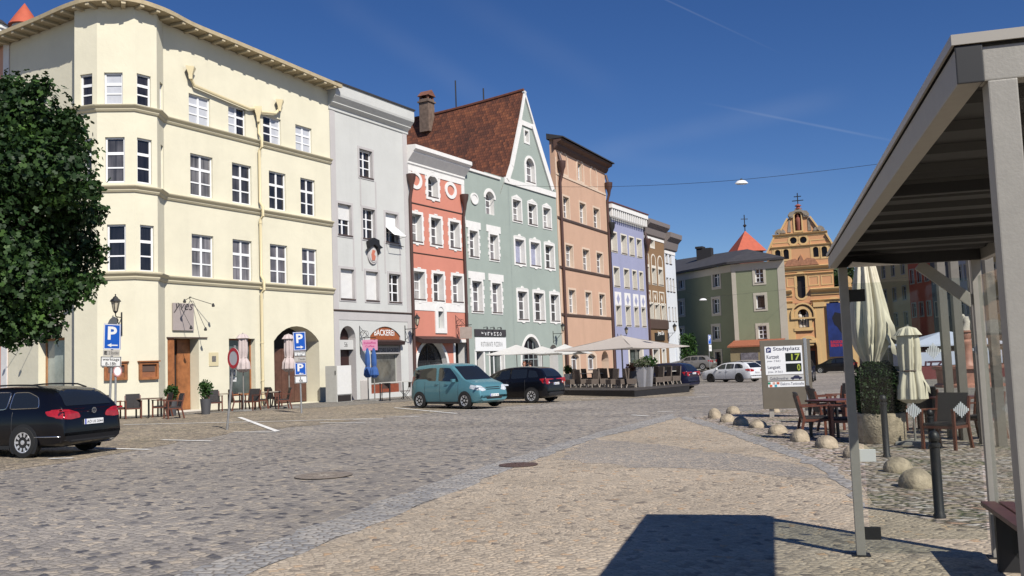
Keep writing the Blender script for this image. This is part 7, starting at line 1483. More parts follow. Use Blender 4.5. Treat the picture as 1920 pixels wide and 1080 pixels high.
mb.poly([(cx_-.03, Y, cz_+.06), (cx_-.005, Y, cz_+.06), (cx_-.005, Y, cz_-.02), (cx_-.03, Y, cz_-.02)]); mb.poly([(cx_-.03, Y, cz_-.02), (cx_+.04, Y, cz_-.02), (cx_+.04, Y, cz_-.04), (cx_-.03, Y, cz_-.04)]); mb.poly([(cx_+.03, Y, cz_-.03), (cx_+.05, Y, cz_-.03), (cx_+.075, Y, cz_-.1), (cx_+.055, Y, cz_-.1)]); mb.poly([(p[0], Y, p[1]) for p in ellipse(cx_-.018, cz_+.082, .018, .018, 10)])
mb.build('wheelchair_symbol', SBK, o, fix=False)
q = dp(1331, 690, 92); q.z = FCZ; S = SignPost('distant blue parking sign in front of the shaded green facade', q, (1328, 627), 92, R(-20), 2.8)
o = S.plate('sign_plate', ((1327, 628), (1332.5, 628), (1333, 645), (1327.5, 645)), SBL, SWH); S.txt(o, 'P', .24, .38, .78, .90, SWH, .03); o = S.plate('sign_plate', ((1328.5, 646.5), (1333.5, 646.5), (1334, 658.5), (1329, 658.5)), SWH); S.txt(o, '8-18h', .2, .4, .8, .6, SBK)
# ================================================================ bakery and restaurant street things
def hung_sign(lab, p, w, h, yaw, m, wall, txts=None, tm=None):
    o = thing('hanging_sign', lab, 'sign', p, yaw); mb = MB(); mb.box(-w/2, w/2, -0.03, 0.03, 0, h); pl_ = mb.build('panel', m, o, bevel=0.01)
    if txts:
        mb = MB()
        for s_, a, b, c, d in txts: text(mb, s_, -w/2+w*a, h*b, -w/2+w*c, h*d, -0.033, bold=0.01)
        mb.build('lettering', tm, pl_, fix=False)
    v = Matrix.Rotation(-yaw, 3, 'Z') @ (Vector(wall)-Vector(p)); v.z = 0; mb = MB()
    mb.tube([(-v.x*0.6, -v.y*0.6, h+0.12), (v.x, v.y, h+0.12)], 0.02, 6); mb.tube([(v.x, v.y, h+0.75), (v.x*0.1, v.y*0.1, h+0.14)], 0.014, 5)
    for k, r_ in ((0.35, 0.16), (0.6, 0.2), (0.8, 0.12)): mb.tube([(v.x*k+v.x/v.length*r_*math.cos(a), v.y*k+v.y/v.length*r_*math.cos(a), h+0.34+r_*math.sin(a)) for a in [i*0.62 for i in range(9)]], 0.012, 5)
    mb.tube([(v.x, v.y, -0.2), (v.x, v.y, h+0.8)], 0.025, 6)
    for s_ in (-1, 1): mb.tube([(s_*w*0.35, 0, h), (s_*w*0.35, 0, h+0.12)], 0.01, 5)
    mb.build('bracket', IRON, o); return o
FG1 = Frame(FG.o, FG.h); u, z = FG.uv(694, 657, -0.7); p = FG.W((u, -0.7, z)); h_ = FG.uv(694, 637, -0.7)[1]-z
hung_sign('pink ice cream sign hanging at the bakery front', p, 0.85, h_, -TH*0+R(20), mat('pink_sign', (0.62, 0.27, 0.40), 0.5), FG.W((u, 0, z)), [('Eiskaffee', .1, .6, .9, .82), ('Coffee', .2, .3, .8, .5)], mat('magenta_lettering', (0.45, 0.02, 0.16), 0.5))
u, z = FS.uv(874, 635, -0.75); p = FS.W((u, -0.75, z)); h_ = FS.uv(874, 613, -0.75)[1]-z
hung_sign('weathered blank square sign on a scrolled iron arm between coral and sage houses', p, 0.80, h_, R(15), mat('weathered_sign', (0.36, 0.30, 0.26), 0.7, var=0.15, scale=4), FS.W((u, 0, z)))
for px, py, d_, lab in ((691, 751, 0, 'blue parasol tied shut on the left of the bakery window'), (703, 752, 0.5, 'blue parasol tied shut on the right, on a white pole')):
    p = gp(px, py); zf = lambda y: dp(px, y, (p-CP).dot(CF)).z-p.z
    closed_parasol(lab, p, [(0.10, zf(708)), (0.21, zf(703)), (0.18, zf(693)), (0.11, zf(687)), (0.13, zf(681)), (0.12, zf(666)), (0.05, zf(653))], BLU, 0.03, 7, 0.3, tie=(0.12, zf(687)))
WOODB = mat('dark_bench_wood', (0.06, 0.03, 0.022), 0.6, var=0.2)
def bar_table(name, lab, p, rz, w, d, h, topm):
    o = thing(name, lab, 'table', p, rz); mb = MB(); mb.box(-w/2, w/2, -d/2, d/2, h-0.04, h); mb.build('tabletop', topm, o, bevel=0.006)
    for x in (-1, 1):
        for y in (-1, 1): mb = MB(); mb.bar((x*(w/2-0.06), y*(d/2-0.06), 0), (x*(w/2-0.06), y*(d/2-0.06), h-0.04), 0.045); mb.build('leg', IRON, o)
    return o
p = gp(744, 750); bar_table('bistro_table', 'long pale-topped bistro table before the bakery window', (p.x, p.y, p.z), R(2), 0.7, 2.2, 0.95, mat('pale_table_top', (0.5, 0.48, 0.44), 0.5))
for px, py, lab in ((724, 752, 'dark folded bistro chair lying low left of the bakery table'), (760, 749, 'dark bistro chair right of the bakery table')):
    p = gp(px, py); o = thing('bistro_chair', lab, 'chair', p, R(30 if px < 740 else -40))
    mb = MB(); mb.box(-0.22, 0.22, -0.22, 0.22, 0.43, 0.46); mb.build('seat', WOODB, o, bevel=0.006)
    for x in (-1, 1): mb = MB(); mb.tube([(x*0.2, 0.2, 0), (x*0.2, -0.2, 0.44)], 0.014, 6); mb.build('leg', IRON, o); mb = MB(); mb.tube([(x*0.2, -0.22, 0), (x*0.2, 0.2, 0.46), (x*0.2, 0.28, 0.9)], 0.014, 6); mb.build('leg', IRON, o)
    mb = MB(); mb.box(-0.2, 0.2, 0.235, 0.265, 0.62, 0.9); mb.build('backrest', WOODB, o)
p = gp(914, 724); o = thing('menu_easel', 'brown wooden A-frame menu board at the restaurant door', 'menu board', p, R(40)); WD = mat('orange_brown_wood', (0.30, 0.10, 0.045), 0.5, var=0.2)
for s_ in (-1, 1): mb = MB(); mb.bar((-0.32, s_*0.32, 0), (-0.27, 0, 1.25), 0.06); mb.bar((0.32, s_*0.32, 0), (0.27, 0, 1.25), 0.06); mb.bar((-0.28, s_*0.02, 1.2), (0.28, s_*0.02, 1.2), 0.06); mb.build('frame_leg', WD, o)
mb = MB(); mb.obox((0, -0.17, 0.72), (0.27, 0, 0), (0, 0.012, 0.0), (0, 0.115, 0.42)); mb.build('board', SBK, o)
# ================================================================ chairs and tables
RAT = mat('charcoal_rattan', (0.028, 0.024, 0.024), 0.6, bump=0.8, bscale=140, var=0.3, scale=60); MAH = mat('mahogany_frame', (0.115, 0.038, 0.022), 0.42, var=0.25, scale=14)
def make_armchair():
    o = thing('armchair', 'x', 'chair', (0, 0, 0))
    mb = MB(); mb.box(-0.25, 0.25, -0.25, 0.25, 0.39, 0.44); mb.build('seat', RAT, o, bevel=0.015)
    mb = MB(); mb.obox((0, 0.30, 0.67), (0.255, 0, 0), (0, 0.018, -0.004), (0, 0.055, 0.25)); mb.build('backrest', RAT, o, bevel=0.012)
    for x in (-1, 1):
        mb = MB(); mb.bar((x*0.27, -0.24, 0), (x*0.27, -0.235, 0.65), 0.045, 0.05); mb.build('leg', MAH, o)
        mb = MB(); mb.bar((x*0.27, 0.34, 0), (x*0.27, 0.235, 0.42), 0.045, 0.05); mb.bar((x*0.27, 0.235, 0.41), (x*0.27, 0.345, 0.86), 0.04, 0.045); mb.build('leg', MAH, o)
        mb = MB(); mb.bar((x*0.275, -0.28, 0.665), (x*0.275, 0.29, 0.645), 0.055, 0.028); mb.build('armrest', MAH, o)
    mb = MB()
    for y in (-0.235, 0.235): mb.bar((-0.27, y, 0.375), (0.27, y, 0.375), 0.03, 0.045)
    for x in (-0.27, 0.27): mb.bar((x, -0.235, 0.375), (x, 0.235, 0.375), 0.03, 0.045)
    mb.build('seat_frame', MAH, o); return o
proto = make_armchair(); used = [False]
def put(px, py, rz, lab, group, first=[proto]):
    o = proto if not used[0] else copy_tree(proto); used[0] = True
    p = gp(px, py); o.location = p; o.rotation_euler = (0, 0, rz); o['label'] = lab; o['group'] = group; return o
# heading: chair faces local -y
GL = 'rattan armchairs of the cafe at the yellow house'
put(218, 786, R(160), 'charcoal rattan armchair behind the post of the left parking sign', GL)
put(250, 785, R(55), 'charcoal rattan armchair left of the first cafe table, seen from behind', GL)
put(303, 782, R(-60), 'charcoal rattan armchair between the first cafe table and the oak door', GL)
put(324, 785, R(-25), 'charcoal rattan armchair with its back to the square, before the left planter', GL)
put(402, 772, R(60), 'charcoal rattan armchair right of the small potted palm', GL)
put(447, 770, R(150), 'charcoal rattan armchair under the red ringed sign', GL)
put(470, 770, R(10), 'charcoal rattan armchair left of the folded pink parasol', GL)
put(489, 767, R(-50), 'charcoal rattan armchair right of the folded pink parasol', GL)
put(514, 762, R(170), 'charcoal rattan armchair close to the wall before the gateway', GL)
put(530, 767, R(-35), 'charcoal rattan armchair with its back to the square before the gateway', GL)
GRR = 'rattan armchairs on the stone terrace'
put(1530, 822, R(110), 'wooden armchair in profile nearest the parking board', GRR)
put(1556, 806, R(116), 'wooden armchair in profile behind the one nearest the parking board', GRR)
put(1546, 792, R(112), 'wooden armchair half hidden behind two others by the board', GRR)
put(1582, 788, R(-30), 'wooden armchair with its dark back turned, left of the slim shelter post', GRR)
put(1588, 826, R(-80), 'wooden armchair partly hidden by the slim shelter post', GRR)
put(1692, 806, R(70), 'wooden armchair leaning dark behind the concrete planter', GRR)
put(1775, 842, R(-22), 'wooden armchair with its broad dark back to the front, beside the small closed parasol', GRR)
put(1842, 824, R(-30), 'wooden armchair behind the tall posts on the right', GRR)
put(1752, 806, R(160), 'wooden armchair facing the front behind the broad-backed one', GRR)
TOPW = mat('weathered_table_top', (0.16, 0.11, 0.08), 0.5, var=0.2, scale=9); ZT = mat('grey_table_top', (0.34, 0.29, 0.23), 0.45, var=0.1)
def cafe_table(px, py, rz, lab, w=0.75, m=None): p = gp(px, py); o = bar_table('cafe_table', lab, p, rz, w, w, 0.74, m or TOPW); return o
cafe_table(279, 783, R(5), 'square cafe table left of the oak door'); cafe_table(430, 769, R(5), 'square cafe table between the potted palm and the red ringed sign', m=ZT); cafe_table(505, 765, R(5), 'square cafe table before the arched gateway', m=ZT)
cafe_table(1568, 818, R(-30), 'square wooden table among the armchairs by the board', 0.8, MAH); cafe_table(1800, 814, R(-25), 'square wooden table among the armchairs behind the shelter glass', 0.8, MAH)
# folded pink parasols of the cafe
for px, py, yt, yb, d_, lab in ((457, 771, 625, 698, 41, 'faded pink parasol folded shut before the dark shop window'), (543, 765, 626, 697, 44, 'faded pink parasol folded shut before the arched gateway')):
    p = gp(px, py); D_ = (p-CP).dot(CF); zf = lambda y: dp(px, y, D_).z-p.z
    closed_parasol(lab, p, [(0.14, zf(yb)), (0.30, zf(yb-6)), (0.28, zf(yb-18)), (0.17, zf(yb-27)), (0.20, zf(yb-40)), (0.17, zf(yt+10)), (0.26, zf(yt+9)), (0.15, zf(yt+2)), (0.05, zf(yt))], PNK, 0.028, 7, 0.3, tie=(0.18, zf(yb-27)))
# potted plants by the door
LF_POT = leafmat('pot_leaves', (0.015, 0.04, 0.01), (0.03, 0.075, 0.015), (0.07, 0.14, 0.03), 9)
def pot_plant(lab, p, pot, hgt, r, n=500, leaf=0.06, m=None, potm=None, stem=0.0):
    o = thing('potted_plant', lab, 'plant', p); mb = MB(); mb.lathe(pot+[(pot[-1][0]*0.85, pot[-1][1]), (pot[-1][0]*0.8, pot[-1][1]-0.06), (0.001, pot[-1][1]-0.05)], 4 if potm else 16, a0=R(45), a1=R(405)); mb.build('pot', potm or mat('slate_grey_pot', (0.07, 0.07, 0.075), 0.6), o, smooth=30)
    z0 = pot[-1][1]
    def fn():
        v = Vector((random.gauss(0, 1), random.gauss(0, 1), random.gauss(0, 1))).normalized()*random.uniform(0.35, 1.05); return Vector((v.x*r, v.y*r, z0+stem+hgt/2+v.z*hgt/2)), random.uniform(0.6, 1.4)
    leafy(n, fn, leaf).build('foliage', m or LF_POT, o, fix=False)
    mb = MB()
    for k in range(5): a = k*1.256; mb.tube([(0.03*math.cos(a), 0.03*math.sin(a), z0-0.06), (0.5*r*math.cos(a), 0.5*r*math.sin(a), z0+stem+hgt*0.6)], 0.012, 5)
    mb.build('stem', mat('plant_stem', (0.05, 0.035, 0.02), 0.8), o); return o
POT = [(0.16, 0), (0.22, 0.62)]
pot_plant('potted plant in a tall slate pot before the oak door, behind the armchair', gp(322, 780), POT, 0.6, 0.26)
pot_plant('potted palm in a tall slate pot right of the oak door', gp(386, 777), POT, 0.75, 0.30)
# ================================================================ terrace with parasols by the peach house
cor = [gp(1049, 741), gp(1190, 744.5), gp(1293, 735)]
_r = lambda c, t: Vector((c.x, c.y, 0))+Vector((c.x, c.y, 0)).normalized()*t
c4_ = _r(cor[2], 4.5); c5_ = _r(cor[0], 7.5); zt = max(c.z for c in cor)+0.28
dk = thing('terrace_deck', 'low black wooden terrace platform in front of the peach and lilac houses', 'platform', (cor[0].x, cor[0].y, cor[0].z))
P5 = [(c.x-cor[0].x, c.y-cor[0].y) for c in (cor[0], cor[1], cor[2], c4_, c5_)]
mb = MB(); mb.hslab(P5, -0.8, zt-cor[0].z-0.03); mb.build('skirt', mat('black_terrace_skirt', (0.014, 0.013, 0.014), 0.6, var=0.3, scale=4), dk)
mb = MB(); cx_ = sum(p[0] for p in P5)/5; cy_ = sum(p[1] for p in P5)/5; mb.hslab([(cx_+(p[0]-cx_)*1.005, cy_+(p[1]-cy_)*1.005) for p in P5], zt-cor[0].z-0.028, zt-cor[0].z); mb.build('decking', mat('dark_decking', (0.05, 0.042, 0.036), 0.7, var=0.2, scale=8), dk)
WIC = mat('taupe_wicker', (0.115, 0.088, 0.07), 0.75, bump=0.9, bscale=110, var=0.25, scale=40); WLEG = mat('pale_chair_leg', (0.34, 0.29, 0.24), 0.5)
def make_wicker():
    o = thing('wicker_chair', 'x', 'chair', (0, 0, 0))
    mb = MB(); mb.box(-0.24, 0.24, -0.26, 0.24, 0.18, 0.46); mb.build('seat', WIC, o, bevel=0.02); mb = MB(); mb.obox((0, 0.27, 0.6), (0.25, 0, 0), (0, 0.035, 0), (0, 0.05, 0.42)); mb.build('backrest', WIC, o, bevel=0.02)
    for x in (-1, 1):
        for y, y2 in ((-0.23, -0.23), (0.3, 0.24)): mb = MB(); mb.bar((x*0.23, y, 0), (x*0.22, y2, 0.2), 0.04); mb.build('leg', WLEG, o)
    return o
wk = make_wicker(); wu = [False]
def putw(px, py, rz, lab):
    o = wk if not wu[0] else copy_tree(wk); wu[0] = True
    d = ray(px, py); t = (zt-EYE)/d.z; p = CP+d*t; o.location = p; o.rotation_euler = (0, 0, rz); o['label'] = lab; o['group'] = 'wicker chairs on the black terrace'
wl = [(1072, 726.5, -30, 'taupe wicker chair at the left end of the terrace beside the ball tree'), (1092, 726.0, 150, 'taupe wicker chair second from the left end of the terrace'), (1111, 726.5, -25, 'taupe wicker chair with its back to the road, third from the left end'), (1130, 725.5, 140, 'taupe wicker chair facing the road left of the middle of the terrace'), (1148, 727.0, -30, 'taupe wicker chair with its back to the road at the middle of the terrace'), (1167, 727.0, -32, 'taupe wicker chair with its back to the road left of the white flowers'), (1184, 726.5, 120, 'taupe wicker chair beside the tall grey planters'), (1233, 723.0, -35, 'taupe wicker chair right of the tall grey planters'), (1248, 721.0, -40, 'taupe wicker chair second from the right end of the terrace'), (1265, 720.0, -40, 'taupe wicker chair at the right end of the terrace before the dark car')]
wl += [(1083, 722.5, 160, 'taupe wicker chair in the rear row behind the leftmost table'), (1103, 722, 150, 'taupe wicker chair in the rear row left of the middle table'), (1120, 722, -20, 'taupe wicker chair close behind the middle table'), (1139, 722.5, 165, 'taupe wicker chair in the rear row right of the middle table'), (1156, 723, 150, 'taupe wicker chair in the rear row before the tall climber'), (1176, 722, -20, 'taupe wicker chair in the rear row beside the pink flowers'), (1242, 720, 140, 'taupe wicker chair facing the road right of the tall planters'), (1258, 718.5, 150, 'taupe wicker chair facing the road at the right rear corner')]
for a in wl: putw(a[0], a[1], R(a[2]), a[3])
def deckp(px, py): d = ray(px, py); return CP+d*((zt-EYE)/d.z)
for px, py, lab in ((1086, 723, 'small square terrace table left, with a pale top'), (1124, 723, 'small square terrace table in the middle, with a pale top'), (1256, 720, 'small square terrace table at the right, with a pale top')):
    bar_table('terrace_table', lab, deckp(px, py), R(-20), 0.7, 0.7, 0.75, mat('pale_table_top', (0.5, 0.48, 0.44), 0.5))
GPL = mat('zinc_grey_planter', (0.36, 0.35, 0.36), 0.45, metal=0.3, var=0.06); TP = [(0.2, 0), (0.33, 1.05)]
LF_W = leafmat('flower_leaves', (0.03, 0.05, 0.02), (0.10, 0.12, 0.06), (0.55, 0.48, 0.42), 9)
pot_plant('tall tapered zinc planter with white flowers on the terrace', deckp(1204, 725.5), TP, 0.45, 0.5, 420, 0.07, LF_W, GPL)
pot_plant('tall tapered zinc planter with green bush on the terrace, right of its twin', deckp(1217, 724.5), TP, 0.6, 0.5, 480, 0.07, None, GPL)
pot_plant('clipped ball tree in a white box at the left end of the terrace', deckp(1066, 724), [(0.24, 0), (0.26, 0.75)], 0.55, 0.28, 700, 0.045, None, mat('white_planter', (0.5, 0.48, 0.45), 0.6))
pot_plant('bushy plant in a slate pot before the sage gabled house', gp(1042, 722), [(0.25, 0), (0.32, 1.0)], 0.6, 0.55, 500, 0.06, None, GPL)
pot_plant('leafy tall climber in a slate pot at the peach house corner', gp(1157, 712), [(0.3, 0), (0.35, 0.7)], 2.2, 0.55, 900, 0.09, None)
pot_plant('pink flowering plant in a low pot before the brown house', deckp(1188, 722), [(0.22, 0), (0.3, 0.8)], 0.5, 0.4, 380, 0.07, leafmat('pink_flower_leaves', (0.05, 0.04, 0.025), (0.25, 0.12, 0.08), (0.55, 0.32, 0.28), 9))
WHC = mat('white_parasol_cloth', (0.80, 0.79, 0.75), 0.8, var=0.03); BGC = mat('beige_parasol_cloth', (0.57, 0.51, 0.455), 0.85, var=0.05)
def transl(m, k):
    nt = m.node_tree; b = nt.nodes['Principled BSDF']; t = nt.nodes.new('ShaderNodeBsdfTranslucent'); t.inputs['Color'].default_value = b.inputs['Base Color'].default_value; x = nt.nodes.new('ShaderNodeMixShader'); x.inputs[0].default_value = k
    nt.links.new(b.outputs[0], x.inputs[1]); nt.links.new(t.outputs[0], x.inputs[2]); nt.links.new(x.outputs[0], nt.nodes['Material Output'].inputs['Surface'])
transl(WHC, 0.35); transl(BGC, 0.25)
def open_parasol(lab, base, zap, zed, half, rz, m, n=4, sag=0.06, valance=0.14):
    """square market parasol: panels sagging a little between the ribs, pole and ribs below"""
    o = thing('open_parasol', lab, 'parasol', base, rz); mb = MB(); N = 8; c = [(-half, -half), (half, -half), (half, half), (-half, half)]
    for i in range(4):
        a, b = c[i], c[(i+1) % 4]; grid = []
        for r in range(N+1):
            t = r/N; row = []
            for k in range(N+1):
                s = k/N; x = (a[0]+(b[0]-a[0])*s)*t; y = (a[1]+(b[1]-a[1])*s)*t; z = zap+(zed-zap)*t-sag*math.sin(math.pi*s)*t*0.5-sag*math.sin(math.pi*t)*0.6
                row.append(mb.add((x, y, z)))
            grid.append(row)
        for r in range(N):
            for k in range(N): mb.f.append([grid[r][k], grid[r][k+1], grid[r+1][k+1], grid[r+1][k]]); mb.mi.append(0)
        lo = [mb.add((mb.v[q].x, mb.v[q].y, mb.v[q].z-valance*0.25)) for q in grid[N]]
        for k in range(N): mb.f.append([grid[N][k], grid[N][k+1], lo[k+1], lo[k]]); mb.mi.append(0)
    me = mb.build('canopy', m, o, fix=False, smooth=25)
    mb = MB(); mb.tube([(0, 0, 0), (0, 0, zap+0.05)], 0.045 if half > 2.5 else 0.025, 10); mb.build('pole', PST, o, smooth=50)
    for i in range(4): mb = MB(); mb.tube([(0, 0, zap-0.06), (c[i][0]*0.98, c[i][1]*0.98, zed-0.04)], 0.018, 5); mb.build('rib', PST, o)
    return o
def parasol_px(lab, pxc, yap, yed, d, half, rz, m, deck=False, **k):
    p = dp(pxc, 700, d); p.z = gz(p.x, p.y) if not deck else zt; za = dp(pxc, yap, d).z-p.z; ze = dp(pxc, yed, d).z-p.z
    return open_parasol(lab, p, za, ze, half, rz, m, **k)
parasol_px('white open parasol nearest the black hatchback at the pizzeria', 970, 646, 663, 52, 1.35, R(12), WHC)
parasol_px('white open parasol before the arched door, behind its nearer neighbour', 1018, 649, 662, 57, 1.3, R(12), WHC)
parasol_px('white open parasol at the gabled house beside the peach house', 1061, 645, 663, 58, 1.45, R(12), WHC)
parasol_px('huge beige square parasol over the black terrace', 1168, 628.5, 653, 55, 2.85, R(-14), BGC, deck=True, sag=0.12)
# ivy on the battered corner of the white house
ivp = FW.W((WW+0.2, -0.5, 0)); iv = thing('ivy_bush', 'green climbing bush on the battered corner of the white house', 'bush', ivp); zf = lambda y: FW.uv(1277, y, -0.8)[1]
def ifn():
    t = random.random(); z = zf(702)+(zf(628)-zf(702))*t; r = (0.35+1.0*math.sin(min(1, t*1.15)*math.pi*0.75))*random.uniform(0.3, 1.05); a = random.uniform(0, 6.283)
    return Vector((0.4+r*math.cos(a)*0.75, r*math.sin(a)*0.9-0.2*0, z+random.uniform(-.2, .2))), random.uniform(0.6, 1.5)
leafy(1800, ifn, 0.13).build('foliage', LF_POT, iv, fix=False); mb = MB(); mb.tube([(0, 0, 0), (0.2, -0.1, 1.5), (0.3, 0, 3.5)], [0.12, 0.09, 0.04], 7); mb.build('stem', mat('plant_stem', (0.05, 0.035, 0.02), 0.8), iv)
# ================================================================ overhead wire with hanging street lamps
WIRE = mat('black_cable', (0.01, 0.01, 0.012), 0.6)
a = FT.W((FT.uv(952, 347)[0], -0.1, FT.uv(952, 347)[1])); m1 = dp(1390, 337, 48); e1 = dp(1700, 278, 46); e2 = e1+(e1-m1)*1.6+Vector((0, 0, -0.8))
mb = MB(); pts = []
for (p0, p1, sg) in ((a, m1, 0.5), (m1, e2, 0.6)):
    for k in range(13): t = k/12; q = p0+(p1-p0)*t; q.z -= sg*4*t*(1-t)*0.5; pts.append(q)
cwr = MB(lambda p: p-a); cwr.tube(pts, 0.011, 5); o = cwr.build('overhead_cable', WIRE, loc=a); tag(o, 'thin black cable crossing the sky from the gabled house', 'cable')
LWH = mat('white_lamp_shade', (0.66, 0.66, 0.66), 0.5)
def pend(lab, p, s):
    o = thing('hanging_lamp', lab, 'street lamp', p, TH); mb = MB(); mb.lathe([(0.34, -0.20), (0.33, -0.16), (0.22, -0.06), (0.12, -0.03), (0.001, -0.02)], 14, sx=s, sy=0.45*s); mb.build('shade', LWH, o, smooth=50); mb = MB(); mb.lathe([(0.30, -0.2), (0.26, -0.24), (0.001, -0.26)], 14, sx=s, sy=0.45*s); mb.build('lens', mat('lamp_lens', (0.5, 0.5, 0.48), 0.3), o, smooth=50); mb = MB(); mb.box(-0.05, 0.05, -0.03, 0.03, -0.03, 0.06); mb.build('clamp', IRON, o)
pend('white street lamp hanging from the cable against the sky', m1, 1.0)
m2 = dp(1318, 559, 90); pend('white street lamp hanging before the shaded green facade', m2, 1.1); b1 = FW.W((1.2, 0.0, m2.z-FW.o.z+2.2)); b2_ = dp(1700, 520, 100)
cw2 = MB(lambda p: p-b1); cw2.tube([b1, m2+Vector((0, 0, 0.03)), b2_], 0.009, 5); o = cw2.build('overhead_cable', WIRE, loc=b1); tag(o, 'thin cable carrying the lamp before the green house', 'cable')
# ================================================================ street tree
LF_T = leafmat('maple_leaves', (0.008, 0.020, 0.006), (0.021, 0.050, 0.012), (0.085, 0.165, 0.032), 0.9); BRKT = mat('tree_bark', (0.06, 0.045, 0.035), 0.95, var=0.3, scale=8, bump=0.8, bscale=20)
tb = dp(-62, 700, 22.5); tb.z = gz(tb.x, tb.y); tr = thing('maple_tree', 'dense dark green maple tree at the left edge, in front of the yellow house', 'tree', tb)
cl = [(62, 225, 70), (20, 200, 60), (110, 265, 62), (122, 330, 58), (60, 320, 85), (140, 395, 48), (110, 430, 66), (50, 420, 90), (135, 500, 46), (95, 520, 60), (40, 520, 78), (10, 590, 46), (62, 592, 30), (110, 560, 30), (-60, 260, 120), (-70, 420, 140), (20, 612, 40), (82, 602, 34), (-30, 590, 50), (58, 618, 22), (182, 395, 22), (186, 470, 20), (130, 225, 26), (75, 160, 24), (176, 520, 18), (-120, 350, 130), (-60, 545, 90), (160, 455, 26), (168, 350, 22), (25, 165, 30), (150, 540, 26)]
CL = [(dp(x, y, 22.5+random.uniform(-1.2, 1.2))-tb, r*22.5/FPX) for x, y, r in cl]
mb = MB(); tot = sum(r*r for _, r in CL)
for c, r in CL:
    n = int(34000*r*r/tot)
    for _ in range(n):
        v = Vector((random.gauss(0, 1), random.gauss(0, 1), random.gauss(0, 1))).normalized(); p = c+v*r*(random.random()**0.4)*random.choice((0.9, 1.0, 1.0, 1.15, 1.3))+Vector((0, 0, -0.1*random.random()))
        s = random.uniform(0.045, 0.10); a = (v+Vector((random.gauss(0, .6), random.gauss(0, .6), random.gauss(0.3, .6)))).normalized(); b = a.orthogonal().normalized(); cc = a.cross(b); t = random.random()*6.28; b, cc = b*math.cos(t)+cc*math.sin(t), cc*math.cos(t)-b*math.sin(t)
        mb.poly([p-b*s*0.9, p-b*s*0.25-cc*s*0.75, p+b*s*0.1-cc*s*0.3, p+b*s*0.7-cc*s*0.62, p+b*s*1.05, p+b*s*0.7+cc*s*0.62, p+b*s*0.1+cc*s*0.3, p-b*s*0.25+cc*s*0.75])
mb.build('crown', LF_T, tr, fix=False)
mb = MB(); mb.tube([(0, 0, -0.2), (0, 0, 0.2), (0.05, 0, 2.2), (0.2, 0.1, 4.2), (0.25, 0.1, 6.5)], [0.32, 0.24, 0.2, 0.15, 0.06], 10)
for c, r in CL[:9]: q = c*0.55; mb.tube([(0.1, 0, min(c.z*0.55, 3.2)), (c.x*0.5, c.y*0.5, c.z*0.8), tuple(c)], [0.09, 0.06, 0.02], 6)
mb.build('trunk', BRKT, tr, smooth=60)
# ================================================================ cars
from mathutils.bvhtree import BVHTree
TYR = mat('tyre_rubber', (0.012, 0.012, 0.012), 0.8); RIM = mat('alloy_rim', (0.62, 0.62, 0.63), 0.32, metal=0.5); CGL = mat('car_glass', (0.012, 0.014, 0.016), 0.04, spec=0.9); PLAST = mat('black_car_plastic', (0.015, 0.015, 0.016), 0.5)
CHR = mat('chrome_trim', (0.65, 0.65, 0.66), 0.15, metal=0.95); TLR = mat('red_tail_lens', (0.33, 0.01, 0.012), 0.15, coat=1.0, var=0.3, scale=9); TLW = mat('pale_lens', (0.55, 0.52, 0.52), 0.12, coat=1.0); HLG = mat('clear_headlamp', (0.50, 0.53, 0.56), 0.08, coat=1.0, var=0.3, scale=10); PLW = mat('white_number_plate', (0.72, 0.72, 0.72), 0.4); EUB = mat('plate_blue', (0.02, 0.05, 0.4), 0.4)
def smooth_poly(pts, it=2):
    for _ in range(it):
        o = [pts[0]]
        for a, b in zip(pts[:-1], pts[1:]): o += [(a[0]*.75+b[0]*.25, a[1]*.75+b[1]*.25), (a[0]*.25+b[0]*.75, a[1]*.25+b[1]*.75)]
        pts = o+[pts[-1]]
    return pts
def round_poly(p, r=0.07):
    out = []
    for k in range(len(p)):
        a, b, c = Vector(p[k-1]), Vector(p[k]), Vector(p[(k+1) % len(p)]); u = a-b; v = c-b; q = min(r, u.length*0.4, v.length*0.4); u = b+u.normalized()*q; v = b+v.normalized()*q
        out += [tuple(u), tuple((u+v)/2*0.45+b*0.55), tuple(v)]
    return out
def lerp(pts, x):
    if x <= pts[0][0]: return pts[0][1]
    for a, b in zip(pts[:-1], pts[1:]):
        if x <= b[0]: return a[1]+(b[1]-a[1])*(x-a[0])/max(1e-9, b[0]-a[0])
    return pts[-1][1]
